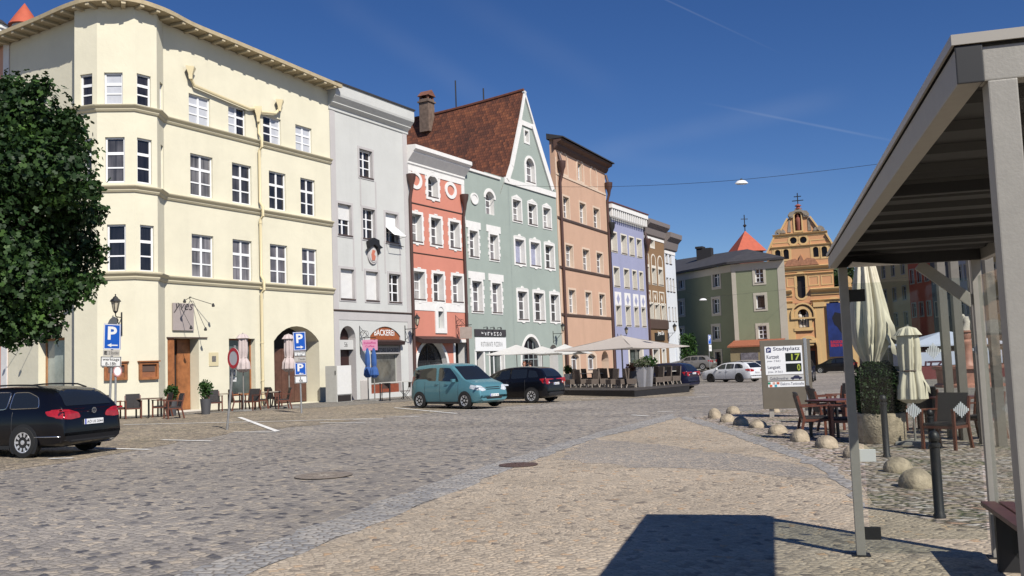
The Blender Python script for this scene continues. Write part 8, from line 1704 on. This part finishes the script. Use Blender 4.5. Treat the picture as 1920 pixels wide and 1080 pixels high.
def make_car(lab, paint, loc, rz, L, W, top, belt, axles, wr, side_win, screens, plan_in=0.13, zb=0.2, rimm=RIM, rails=False, tail=None, head=None, plate=None, stripe=None, emblem=None, trim=None, spokes=10, grille=None, lower=None, name='parked_car', roofw=0.73, group='cars parked on the square', bumper=None):
    """x runs forward from the rear bumper (0) to the nose (L); built as one lofted shell with glass, lamps and wheels of their own"""
    o = thing(name, lab, 'car', loc, rz, group); tp = smooth_poly(top, 2); bl = smooth_poly(belt, 1)
    xs = sorted(set([0, 0.03, 0.08, 0.16, 0.28]+[0.28+(L-0.56)*k/30 for k in range(31)]+[L-0.28, L-0.16, L-0.08, L-0.03, L]))
    hw = W/2
    def plan(x): e = min(x, L-x); return hw*(1-plan_in*(max(0, 1-e/0.55))**2.2)
    def zt(x): return lerp(tp, x)
    def zbelt(x): return min(lerp(bl, x), zt(x)-0.035)
    def low(x): e = min(x, L-x); return zb+0.10*max(0, 1-e/0.3)**2
    def rw(x): t = min(1, max(0, (zt(x)-zbelt(x)-0.035)/0.38)); return plan(x)*(0.93-(0.93-roofw)*t)
    def ring(x):
        w, a, b, t = plan(x), low(x), zbelt(x), zt(x); r = rw(x)
        return [(0, a), (w*0.82, a), (w*0.955, a+0.07), (w*0.99, a+0.2), (w*1.0, a+(b-a)*0.62), (w*0.985, a+(b-a)*0.84), (w*0.955, b), (r+(w*0.955-r)*0.10, b+(t-b)*0.86), (r*0.93, b+(t-b)*0.955), (r*0.6, t-0.004), (0, t+0.012)]
    def sidey(x, z):
        q = ring(x)[1:]
        for (y0, z0), (y1, z1) in zip(q[:-1], q[1:]):
            if z0 <= z <= z1: return y0+(y1-y0)*(z-z0)/max(1e-9, z1-z0)
        return q[-1][0] if z > q[-1][1] else q[0][0]
    mb = MB(); rows = []
    for x in xs:
        h = ring(x); full = h+[(-y, z) for y, z in h[-2:0:-1]]
        rows.append([mb.add((x, y, z)) for y, z in full])
    n = len(rows[0])
    for a, b in zip(rows[:-1], rows[1:]):
        for j in range(n): mb.f.append([a[j], a[(j+1) % n], b[(j+1) % n], b[j]]); mb.mi.append(0)
    mb.f += [rows[0][::-1], rows[-1]]; mb.mi += [0, 0]
    mb0 = mb; body = mb.build('body', paint, o, smooth=38)
    for s in (1, -1):
        for wn in side_win:
            wn = round_poly(wn); mb = MB(); cx_ = sum(p[0] for p in wn)/len(wn); cz_ = sum(p[1] for p in wn)/len(wn); rr = []
            for f in (1.0, 0.66, 0.33): rr.append([mb.add((cx_+(p[0]-cx_)*f, s*(sidey(cx_+(p[0]-cx_)*f, cz_+(p[1]-cz_)*f)+0.007), cz_+(p[1]-cz_)*f)) for p in wn])
            cc = mb.add((cx_, s*(sidey(cx_, cz_)+0.007), cz_)); m_ = len(wn)
            for a, b in zip(rr[:-1], rr[1:]):
                for j in range(m_): mb.f.append([a[j], a[(j+1) % m_], b[(j+1) % m_], b[j]]); mb.mi.append(0)
            for j in range(m_): mb.f.append([rr[-1][j], rr[-1][(j+1) % m_], cc]); mb.mi.append(0)
            g = mb.build('side_window', CGL, o, smooth=60)
            if trim: mb = MB(); mb.tube([(p[0], s*(sidey(p[0], p[1])+0.008), p[1]) for p in wn], 0.009, 5, close=True); mb.build('window_trim', trim, g)
    bvh = BVHTree.FromPolygons([tuple(v) for v in mb0.v], mb0.f)
    def patch(name, poly, axis, sgn, m, par=None, off=0.008, it=1, seg=4):
        """lay a lens or pane on the shell: outline given in the rear/front view (y, z) or the side view (x, z)"""
        pl = round_poly(poly, 0.045) if it else poly
        q = []
        for a, b in zip(pl, pl[1:]+pl[:1]):
            for k in range(seg): q.append((a[0]+(b[0]-a[0])*k/seg, a[1]+(b[1]-a[1])*k/seg))
        c = (sum(p[0] for p in q)/len(q), sum(p[1] for p in q)/len(q)); mb = MB(); rr = []
        def hitp(p):
            if axis == 'x': org, d = Vector((-2 if sgn < 0 else L+2, p[0], p[1])), Vector((-sgn, 0, 0))
            else: org, d = Vector((p[0], sgn*3, p[1])), Vector((0, -sgn, 0))
            h, n, _, _ = bvh.ray_cast(org, d)
            if h is None: h = org+d*2.1; n = -d
            if n.dot(d) > 0: n = -n
            return h+n*off*0.5-d*off*0.6
        for f in (1, 0.75, 0.5, 0.25): rr.append([mb.add(hitp((c[0]+(p[0]-c[0])*f, c[1]+(p[1]-c[1])*f))) for p in q])
        cc = mb.add(hitp(c)); n_ = len(q)
        for a, b in zip(rr[:-1], rr[1:]):
            for k in range(n_): mb.f.append([a[k], a[(k+1) % n_], b[(k+1) % n_], b[k]]); mb.mi.append(0)
        for k in range(n_): mb.f.append([rr[-1][k], rr[-1][(k+1) % n_], cc]); mb.mi.append(0)
        return mb.build(name, m, par or o, smooth=60)
    for nm, sgn, poly in screens: patch(nm, poly+[(-y, z) for y, z in poly[::-1]], 'x', sgn, CGL, it=1)
    for ax in axles:
        for s in (1, -1):
            y = s*(plan(ax)-0.005); mb = MB()
            mb.slab([(ax+(wr+0.055)*math.cos(a), wr+(wr+0.055)*math.sin(a)) for a in [R(-38+k*256/20) for k in range(21)]], y-0.004*s, y+0.012*s); mb.build('wheel_arch', PLAST, o)
            wl = MB(lambda p, ax=ax, s=s: Vector((ax+p.x, s*(plan(ax)-0.075)+s*p.z, wr+p.y))); wl.lathe([(wr*0.66, -0.13), (wr*0.94, -0.13), (wr, -0.09), (wr, 0.06), (wr*0.95, 0.092), (wr*0.7, 0.10), (wr*0.66, 0.09)], 28)
            t_ = wl.build('wheel', TYR, o, smooth=40)
            wl = MB(lambda p, ax=ax, s=s: Vector((ax+p.x, s*(plan(ax)-0.075)+s*p.z, wr+p.y))); wl.lathe([(wr*0.67, 0.085), (wr*0.66, 0.098), (wr*0.6, 0.092), (wr*0.58, 0.05)], 28)
            for k in range(spokes): a = 2*math.pi*k/spokes; c_, s_ = math.cos(a), math.sin(a); wl.obox((c_*wr*0.36, s_*wr*0.36, 0.078), (c_*wr*0.26, s_*wr*0.26, 0.008), (-s_*wr*0.075*10/spokes, c_*wr*0.075*10/spokes, 0), (0, 0, 0.012))
            wl.lathe([(wr*0.16, 0.06), (wr*0.15, 0.1), (0.001, 0.104)], 14); wl.build('rim', rimm, t_, smooth=40)
            wl = MB(lambda p, ax=ax, s=s: Vector((ax+p.x, s*(plan(ax)-0.075)+s*p.z, wr+p.y))); wl.lathe([(wr*0.65, 0.045), (0.001, 0.045)], 24); wl.build('brake_disc', PLAST, t_)
    if tail:
        for s in (1, -1):
            t_ = patch('tail_light', [(s*y, z) for y, z in tail[0]], 'x', -1, TLR)
            if len(tail) > 1: patch('side_lens', tail[1], 'y', s, TLR, t_)
            if len(tail) > 2: patch('reversing_lens', [(s*y, z) for y, z in tail[2]], 'x', -1, TLW, t_, off=0.014)
    if head:
        for s in (1, -1):
            t_ = patch('headlight', [(s*y, z) for y, z in head[0]], 'x', 1, HLG)
            if len(head) > 1: patch('side_lens', head[1], 'y', s, HLG, t_)
    for q in (grille or []): patch('grille', q+[(-y, z) for y, z in q[::-1]], 'x', 1, PLAST, it=0)
    for q in (lower or []): patch('bumper_insert', q+[(-y, z) for y, z in q[::-1]], 'x', -1, PLAST, it=0)
    for q in (plate or []):
        x, z, sgn, st, w_ = q; k = 0.26*w_; mb = MB(); mb.box(x-0.012, x+0.012, -k, k, z-0.055*w_, z+0.055*w_); p_ = mb.build('number_plate', PLW, o)
        T = lambda p, x=x, sgn=sgn: Vector((x+sgn*0.0135, -sgn*-p.x if sgn > 0 else -p.x, p.z))
        mb = MB(T); text(mb, st, -k*0.78, z-0.032*w_, k*0.92, z+0.032*w_, 0, bold=0.01); mb.build('lettering', SBK, p_, fix=False); mb = MB(T); mb.poly([(-k, 0, z-0.055*w_), (-k*0.86, 0, z-0.055*w_), (-k*0.86, 0, z+0.055*w_), (-k, 0, z+0.055*w_)]); mb.build('plate_band', EUB, p_, fix=False)
    for s in (1, -1):
        mb = MB(); xm = max(p[0] for w_ in side_win for p in w_)-0.22; zm = zbelt(xm)+0.06; ym = sidey(xm, zm-0.04)
        mb.obox((xm, s*(ym+0.10), zm+0.02), (0.055, 0, 0), (0, 0.085, 0), (0, 0, 0.06)); mb.bar((xm, s*(ym-0.02), zm-0.04), (xm, s*(ym+0.06), zm-0.01), 0.05); mb.build('wing_mirror', paint, o, bevel=0.015)
        for f in (0.40, 0.62):
            xh = axles[0]+(axles[1]-axles[0])*f; zh = zbelt(xh)-0.09; mb = MB(); yh = sidey(xh, zh); mb.tube([(xh-0.1, s*(yh+0.002), zh), (xh-0.08, s*(yh+0.03), zh), (xh+0.08, s*(yh+0.03), zh), (xh+0.1, s*(yh+0.002), zh)], 0.014, 6); mb.build('door_handle', paint, o, smooth=50)
            xd = xh+0.12 if f < 0.5 else xh+0.14
        for xd in (axles[0]+(axles[1]-axles[0])*0.46, axles[0]+(axles[1]-axles[0])*0.86, axles[0]+0.33):
            mb = MB(); mb.tube([(xd, s*(sidey(xd, z)+0.0005), z) for z in [low(xd)+0.1+(zbelt(xd)-low(xd)-0.12)*k/8 for k in range(9)]], 0.006, 4); mb.build('door_gap', PLAST, o)
        mb = MB(); mb.box(axles[0]+wr+0.1, axles[1]-wr-0.1, s*(hw*0.93)-0.02, s*(hw*0.93)+0.02, zb-0.02, zb+0.06); mb.build('sill_trim', PLAST, o)
        if rails: mb = MB(); x0, x1 = rails; mb.tube([(x0, s*rw(x0)*0.86, zt(x0)-0.02)]+[(x0+(x1-x0)*k/8, s*rw(x0+(x1-x0)*k/8)*0.86, zt(x0+(x1-x0)*k/8)+0.035) for k in range(1, 8)]+[(x1, s*rw(x1)*0.86, zt(x1)-0.02)], 0.018, 6); mb.build('roof_rail', PLAST, o, smooth=60)
    if stripe:
        mb = MB(); zz = stripe[0]; 
        pts = [(x, (sidey(x, zz)+0.006), zz) for x in [1.1-k*0.1 for k in range(11)]]; pts = [(-0.012+max(0, 0.0), p[1], p[2]) if p[0] <= 0.001 else p for p in pts]
        full = pts+[(p[0], -p[1], p[2]) for p in pts[::-1]]; mb.tube(full, 0.012, 6); mb.build('chrome_strip', stripe[1], o, smooth=60)
    if False:
        mb = MB()
        for (x, z0, z1, f) in bumper: mb.slab_x = None; mb.box(x-0.03, x+0.015 if x > 1 else x+0.03, -plan(min(max(x, 0.05), L-0.05))*f, plan(min(max(x, 0.05), L-0.05))*f, z0, z1)
        mb.build('grille', PLAST, o, bevel=0.01)
    if emblem:
        x, z = emblem; E = MB(lambda p: Vector((x-p.y*0-0.0+p.y, -p.x, z+p.z))); E.ring(ellipse(0, 0, 0.062, 0.062, 20), ellipse(0, 0, 0.050, 0.050, 20), -0.008, 0.0); text(E, 'V', -0.028, 0.004, 0.028, 0.044, -0.004); text(E, 'W', -0.036, -0.042, 0.036, 0.0, -0.004); E.build('emblem', CHR, o)
    return o
def paint(name, col, metal=0.0, rough=0.28): return mat(name, col, rough, metal=metal, coat=0.4, spec=0.3, var=0.03, scale=2)
P_BLK = paint('black_car_paint', (0.003, 0.003, 0.005)); P_TEAL = paint('teal_car_paint', (0.095, 0.235, 0.275), 0.25, 0.35); P_WHT = paint('white_car_paint', (0.62, 0.63, 0.65)); P_SIL = paint('silver_grey_paint', (0.23, 0.22, 0.21), 0.4, 0.35); P_BLU = paint('midnight_blue_paint', (0.008, 0.010, 0.03)); P_CHA = paint('champagne_paint', (0.40, 0.36, 0.32), 0.3, 0.35)
def car_up(px, py, z, ax, side, rz, hwid):
    d = ray(px, py); p = CP+d*((z-EYE)/d.z); return p-Matrix.Rotation(rz, 3, 'Z') @ Vector((ax, side*(hwid-0.05), 0))
def car_at(px, py, ax, side, rz, hwid, wr):
    """origin so that the tyre of axle position ax on the given side stands at a spot of the ground"""
    p = gp(px, py); return Vector((p.x, p.y, p.z))-Matrix.Rotation(rz, 3, 'Z') @ Vector((ax, side*(hwid-0.05), 0))
EST = dict(top=[(0.0, 0.55), (0.02, 0.93), (0.10, 1.02), (0.30, 1.26), (0.55, 1.43), (1.1, 1.475), (2.0, 1.49), (2.7, 1.43), (3.1, 1.24), (3.55, 1.01), (4.0, 0.95), (4.5, 0.84), (4.68, 0.72), (4.77, 0.5)], belt=[(0, 0.98), (0.6, 0.99), (3.4, 0.93), (4.77, 0.8)], axles=(0.98, 3.70), wr=0.325,
    side_win=[[(0.62, 1.03), (1.42, 1.02), (1.42, 1.36), (1.02, 1.36), (0.72, 1.25)], [(1.50, 1.015), (2.22, 1.0), (2.22, 1.38), (1.50, 1.37)], [(2.30, 1.0), (3.25, 0.965), (3.02, 1.16), (2.72, 1.32), (2.30, 1.38)]], screens=[('windscreen', 1, [(0.70, 1.0), (0.56, 1.40)]), ('rear_window', -1, [(0.66, 1.05), (0.52, 1.40)])], roofw=0.74)
HEADC = lambda h: h  # heading helper
def face(wdeg): return R(90-wdeg)   # car forward heading, clockwise from the street direction
# black estate at the left edge
h_ = face(-100); loc = car_at(47, 859, 0.98, 1, h_, 0.91, 0.325)
make_car('black estate car cut by the left edge, rear with red lamps towards the road', P_BLK, loc, h_, 4.77, 1.82, rails=(0.75, 2.7), tail=([(0.34, 0.80), (0.62, 0.77), (0.86, 0.80), (0.86, 0.99), (0.62, 0.98), (0.38, 0.90)], [(0.02, 0.80), (0.36, 0.86), (0.44, 0.95), (0.04, 0.99)]), lower=[[(0.80, 0.31), (0.80, 0.35)]], head=([(0.42, 0.66), (0.66, 0.64), (0.84, 0.70), (0.82, 0.80), (0.60, 0.76)], [(4.27, 0.69), (4.72, 0.66), (4.72, 0.79), (4.22, 0.81)]), plate=[(-0.012, 0.70, -1, 'AÖ US 2044', 1.0)], stripe=(0.43, CHR), emblem=(-0.012, 0.93), trim=CHR, **EST)
# teal van
VAN = dict(top=[(0.0, 0.5), (0.02, 0.95), (0.07, 1.3), (0.2, 1.66), (0.5, 1.755), (1.6, 1.79), (2.3, 1.77), (2.62, 1.66), (3.0, 1.35), (3.28, 1.12), (3.6, 1.04), (3.9, 0.93), (4.08, 0.78), (4.13, 0.5)], belt=[(0, 1.09), (2.0, 1.07), (3.2, 1.0), (4.13, 0.75)], axles=(0.66, 3.35), wr=0.315,
    side_win=[[(0.22, 1.12), (1.66, 1.10), (1.66, 1.62), (0.30, 1.64)], [(1.80, 1.10), (3.0, 1.05), (2.86, 1.24), (2.46, 1.60), (1.82, 1.63)]], screens=[('windscreen', 1, [(0.72, 1.12), (0.62, 1.66)]), ('rear_window', -1, [(0.66, 1.1), (0.62, 1.6)])], roofw=0.85)
a, b = gp(789, 765.5), gp(893, 768.5); hv = math.atan2(b.y-a.y, b.x-a.x); print('van', math.degrees(hv), (b-a).length)
hv += R(2)
make_car('teal blue high-roofed family van parked in front of the coral house', P_TEAL, car_at(789, 765.5, 0.66, -1, hv, 0.86, 0.315), hv, 4.13, 1.72, plan_in=0.15, tail=([(0.66, 0.9), (0.78, 0.9), (0.78, 1.3), (0.68, 1.3)],), head=([(0.40, 0.70), (0.62, 0.66), (0.80, 0.74), (0.78, 0.90), (0.56, 0.88)], [(3.62, 0.78), (4.05, 0.70), (4.05, 0.86), (3.66, 0.93)]), grille=[[(0.40, 0.36), (0.46, 0.46)], [(0.36, 0.72), (0.38, 0.75)], [(0.36, 0.79), (0.38, 0.82)]], plate=[(4.145, 0.50, 1, 'MÜ AC 82', 0.9)], spokes=7, **VAN)
# black hatchback
HAT = dict(top=[(0.0, 0.55), (0.03, 0.95), (0.10, 1.08), (0.32, 1.42), (0.6, 1.55), (1.3, 1.60), (2.2, 1.58), (2.7, 1.44), (3.1, 1.2), (3.45, 1.03), (3.8, 0.95), (4.1, 0.8), (4.25, 0.5)], belt=[(0, 1.08), (0.6, 1.06), (3.2, 0.96), (4.25, 0.78)], axles=(0.78, 3.5), wr=0.32,
    side_win=[[(0.42, 1.12), (0.95, 1.11), (0.95, 1.44), (0.6, 1.40)], [(1.02, 1.10), (1.82, 1.07), (1.82, 1.48), (1.02, 1.48)], [(1.90, 1.07), (3.05, 1.01), (2.85, 1.16), (2.5, 1.40), (1.90, 1.48)]], screens=[('windscreen', 1, [(0.68, 1.04), (0.54, 1.48)]), ('rear_window', -1, [(0.64, 1.13), (0.50, 1.48)])], roofw=0.76)
h_ = face(-88)
make_car('black compact hatchback with silver spoked rims, parked before the pizzeria', P_BLK, car_at(998, 756, 0.78, 1, h_, 0.88, 0.32), h_, 4.25, 1.76, tail=([(0.52, 0.84), (0.72, 0.80), (0.84, 0.84), (0.84, 1.06), (0.62, 1.02)], [(0.02, 0.84), (0.22, 0.88), (0.34, 1.05), (0.04, 1.07)], [(0.55, 0.86), (0.66, 0.84), (0.66, 0.91), (0.58, 0.91)]), lower=[[(0.76, 0.32), (0.78, 0.46)]], head=([(0.42, 0.66), (0.66, 0.64), (0.84, 0.70), (0.82, 0.80), (0.60, 0.76)], [(3.75, 0.69), (4.20, 0.66), (4.20, 0.79), (3.70, 0.81)]), plate=[(-0.012, 0.82, -1, 'AÖ PZ 71', 0.9)], spokes=9, **HAT)
h_ = face(-84)
make_car('dark blue hatchback half hidden behind the right end of the terrace', P_BLU, car_at(1291, 730, 0.78, -1, h_, 0.88, 0.32), h_, 4.25, 1.76, tail=([(0.52, 0.84), (0.72, 0.80), (0.84, 0.84), (0.84, 1.06), (0.62, 1.02)], [(0.02, 0.84), (0.22, 0.88), (0.34, 1.05), (0.04, 1.07)], [(0.55, 0.86), (0.66, 0.84), (0.66, 0.91), (0.58, 0.91)]), plate=[(-0.012, 0.95, -1, 'AÖ KL 9', 0.9)], **HAT)
# white estate in profile, with cars behind
a, b = gp(1387, 717), gp(1318.5, 716.5); hv = math.atan2(b.y-a.y, b.x-a.x)+R(6)
make_car('white estate car in profile with dark rims before the green house', P_WHT, car_at(1387, 717, 0.98, 1, hv, 0.91, 0.325), hv, 4.77, 1.82, rails=(0.75, 2.7), tail=([(0.34, 0.80), (0.62, 0.77), (0.86, 0.80), (0.86, 0.99), (0.62, 0.98), (0.38, 0.90)], [(0.02, 0.80), (0.36, 0.86), (0.44, 0.95), (0.04, 0.99)]), head=([(0.42, 0.66), (0.66, 0.64), (0.84, 0.70), (0.82, 0.80), (0.60, 0.76)], [(4.27, 0.69), (4.72, 0.66), (4.72, 0.79), (4.22, 0.81)]), rimm=PLAST, plate=[(-0.012, 0.72, -1, 'AÖ W 31', 0.9)], spokes=7, **EST)
h_ = hv+R(8)
make_car('champagne hatchback showing behind the rear of the white estate', P_CHA, car_at(1408, 708, 0.78, 1, h_, 0.88, 0.32), h_, 4.25, 1.76, tail=([(0.52, 0.84), (0.72, 0.80), (0.84, 0.84), (0.84, 1.06), (0.62, 1.02)], [(0.02, 0.84), (0.22, 0.88), (0.34, 1.05), (0.04, 1.07)], [(0.55, 0.86), (0.66, 0.84), (0.66, 0.91), (0.58, 0.91)]), **HAT)
h_ = face(-88)
make_car('silver grey estate parked in the shade of the green house', P_SIL, car_up(1318, 693.5, FCZ, 0.98, 1, h_, 0.91), h_, 4.77, 1.82, rails=(0.75, 2.7), tail=([(0.34, 0.80), (0.62, 0.77), (0.86, 0.80), (0.86, 0.99), (0.62, 0.98), (0.38, 0.90)], [(0.02, 0.80), (0.36, 0.86), (0.44, 0.95), (0.04, 0.99)]), plate=[(-0.012, 0.75, -1, 'AÖ T 52', 0.9)], **EST)
h_ = face(172)
make_car('dark blue car emerging behind the parking board, headlamps forward', P_BLU, car_at(1524, 716, 3.5, 1, h_, 0.88, 0.32), h_, 4.25, 1.76, head=([(0.42, 0.66), (0.66, 0.64), (0.84, 0.70), (0.82, 0.80), (0.60, 0.76)], [(3.75, 0.69), (4.20, 0.66), (4.20, 0.79), (3.70, 0.81)]), plate=[(4.26, 0.45, 1, 'AÖ BM 6', 0.9)], **HAT)
h_ = face(-86)
make_car('small black car parked at the foot of the church banner', P_BLK, car_at(1588, 699, 0.78, 1, h_, 0.88, 0.32), h_, 4.25, 1.76, tail=([(0.52, 0.84), (0.72, 0.80), (0.84, 0.84), (0.84, 1.06), (0.62, 1.02)], [(0.02, 0.84), (0.22, 0.88), (0.34, 1.05), (0.04, 1.07)], [(0.55, 0.86), (0.66, 0.84), (0.66, 0.91), (0.58, 0.91)]), **HAT)
# ================================================================ two people behind the black hatchback
SKIN = mat('warm_skin', (0.45, 0.24, 0.17), 0.55); HAIRD = mat('dark_hair', (0.02, 0.012, 0.01), 0.6); HAIRR = mat('auburn_hair', (0.16, 0.05, 0.02), 0.6); CWT = mat('white_shirt_cloth', (0.66, 0.66, 0.66), 0.85); CBL = mat('dark_trousers_cloth', (0.03, 0.03, 0.045), 0.9); CTA = mat('rust_blouse_cloth', (0.28, 0.12, 0.07), 0.85)
def skin_obj(name, pts, edges, m, parent, sub=1):
    me = bpy.data.meshes.new(name); me.from_pydata([p[0] for p in pts], edges, []); o = bpy.data.objects.new(name, me); COL.objects.link(o)
    sk = o.modifiers.new('skin', 'SKIN'); 
    for v, p in zip(me.skin_vertices[0].data, pts): v.radius = p[1] if isinstance(p[1], tuple) else (p[1], p[1])
    me.skin_vertices[0].data[0].use_root = True; sk.use_smooth_shade = True
    ss = o.modifiers.new('sub', 'SUBSURF'); ss.levels = sub; ss.render_levels = sub
    dg = bpy.context.evaluated_depsgraph_get(); m2 = bpy.data.meshes.new_from_object(o.evaluated_get(dg)); m2.materials.clear(); m2.materials.append(m); bpy.data.objects.remove(o); n = bpy.data.objects.new(name, m2); COL.objects.link(n); n.parent = parent; return n
def person(lab, loc, rz, shirt, hair, h=1.7, hand_up=False):
    o = thing('person', lab, 'person', loc, rz); k = h/1.72
    V = lambda x, y, z: (x*k, y*k, z*k)
    rh = [V(-.20, -.02, 1.38), V(-.27, -.06, 1.12), V(-.20, -.28, 1.20 if hand_up else 0.98), V(-.10, -.30, 1.42) if hand_up else V(-.17, -.36, .95)]
    pts = [(V(0, 0, .95), (.15, .11)), (V(0, 0, 1.15), (.135, .10)), (V(0, .01, 1.36), (.165, .11)), (V(0, .01, 1.46), .062), (V(0, -.005, 1.54), .056), (V(0, -.012, 1.62), (.075, .09)), (V(0, -.005, 1.69), (.062, .075)),
           (V(-.19, .01, 1.39), .058), (rh[1], .043), (rh[2], .034), (rh[3], .026), (V(.19, .01, 1.39), .058), (V(.26, -.03, 1.12), .043), (V(.22, -.2, .98), .034), (V(.18, -.28, .97), .026),
           (V(-.095, 0, .86), .09), (V(-.10, -.01, .48), .058), (V(-.10, .02, .08), .038), (V(-.11, -.12, .03), .035), (V(.095, 0, .86), .09), (V(.10, -.01, .48), .058), (V(.10, .02, .08), .038), (V(.11, -.12, .03), .035)]
    ed = [(0, 1), (1, 2), (2, 3), (3, 4), (4, 5), (5, 6), (2, 7), (7, 8), (8, 9), (9, 10), (2, 11), (11, 12), (12, 13), (13, 14), (0, 15), (15, 16), (16, 17), (17, 18), (0, 19), (19, 20), (20, 21), (21, 22)]
    body = skin_obj('body', [(p, r if isinstance(r, tuple) else r) for p, r in pts], ed, SKIN, o, 2)
    skin_obj('shirt', [(V(0, 0, .92), (.162, .122)), (V(0, 0, 1.15), (.15, .115)), (V(0, .01, 1.36), (.18, .125)), (V(0, .01, 1.45), .07), (V(-.19, .01, 1.39), .07), (V(*[(a+b)/2/k for a, b in zip(V(-.19, .01, 1.39), rh[1])]), .058), (V(.19, .01, 1.39), .07), (V(.23, -.01, 1.25), .058)], [(0, 1), (1, 2), (2, 3), (2, 4), (4, 5), (2, 6), (6, 7)], shirt, o, 2)
    skin_obj('trousers', [(V(0, 0, .97), (.158, .118)), (V(-.095, 0, .84), .10), (V(-.10, -.01, .48), .07), (V(-.10, .02, .1), .055), (V(.095, 0, .84), .10), (V(.10, -.01, .48), .07), (V(.10, .02, .1), .055)], [(0, 1), (1, 2), (2, 3), (0, 4), (4, 5), (5, 6)], CBL, o, 1)
    mb = MB(); mb.lathe([(0.05*k, 1.53*k), (0.088*k, 1.58*k), (0.094*k, 1.65*k), (0.078*k, 1.72*k), (0.04*k, 1.752*k), (0.001, 1.756*k)], 14, (0, 0.028*k, 0), sy=1.05); mb.build('hair', hair, o, smooth=60)
    mb = MB(); mb.lathe([(0.001, -.02), (.013, -.008), (.008, .016), (.001, .02)], 6, (0, -.108*k, 1.60*k)); mb.build('nose', SKIN, o, smooth=60)
    for s in (-1, 1): mb = MB(); mb.lathe([(0.001, -.01), (.011, 0), (.001, .01)], 6, (s*.032*k, -.092*k, 1.628*k)); mb.build('eye', HAIRD, o); mb = MB(); mb.lathe([(0.001, -.028), (.014, 0), (.001, .028)], 6, (s*.083*k, 0, 1.61*k)); mb.build('ear', SKIN, o, smooth=60)
    # hands with five fingers
    for hp, fw, s in ((rh[3], (Vector(rh[3])-Vector(rh[2])).normalized(), -1), (V(.18, -.28, .97), (Vector(V(.18, -.28, .97))-Vector(V(.22, -.2, .98))).normalized(), 1)):
        hp = Vector(hp); side = fw.orthogonal().normalized(); nn = fw.cross(side); mb = MB(); mb.obox(hp+fw*0.04, fw*0.045, side*0.038, nn*0.013)
        for i, ln in enumerate((0.062, 0.072, 0.068, 0.052)): b0 = hp+fw*0.083+side*(-0.028+0.0187*i); mb.tube([b0, b0+fw*ln*0.5+nn*0.008, b0+fw*ln*0.9+nn*0.028], [0.0085, 0.008, 0.006], 6)
        b0 = hp+fw*0.02+side*0.036; mb.tube([b0, b0+side*0.022+fw*0.03, b0+side*0.024+fw*0.058+nn*0.01], [0.011, 0.0095, 0.007], 6); mb.build('hand', SKIN, o, smooth=60)
    return o
def pers_px(lab, px, ytop, d, shirt, hair, up, rz):
    p = dp(px, 690, d); p.z = gz(p.x, p.y); h = dp(px, ytop, d).z-p.z; print('person h', h); return person(lab, p, rz, shirt, hair, min(1.85, max(1.5, h)), up)
pers_px('person with auburn hair and a raised hand behind the black hatchback', 983, 679, 46.5, CTA, HAIRR, True, R(20))
pers_px('dark-haired person in a white shirt behind the black hatchback', 994, 675, 46.3, CWT, HAIRD, False, R(-60))
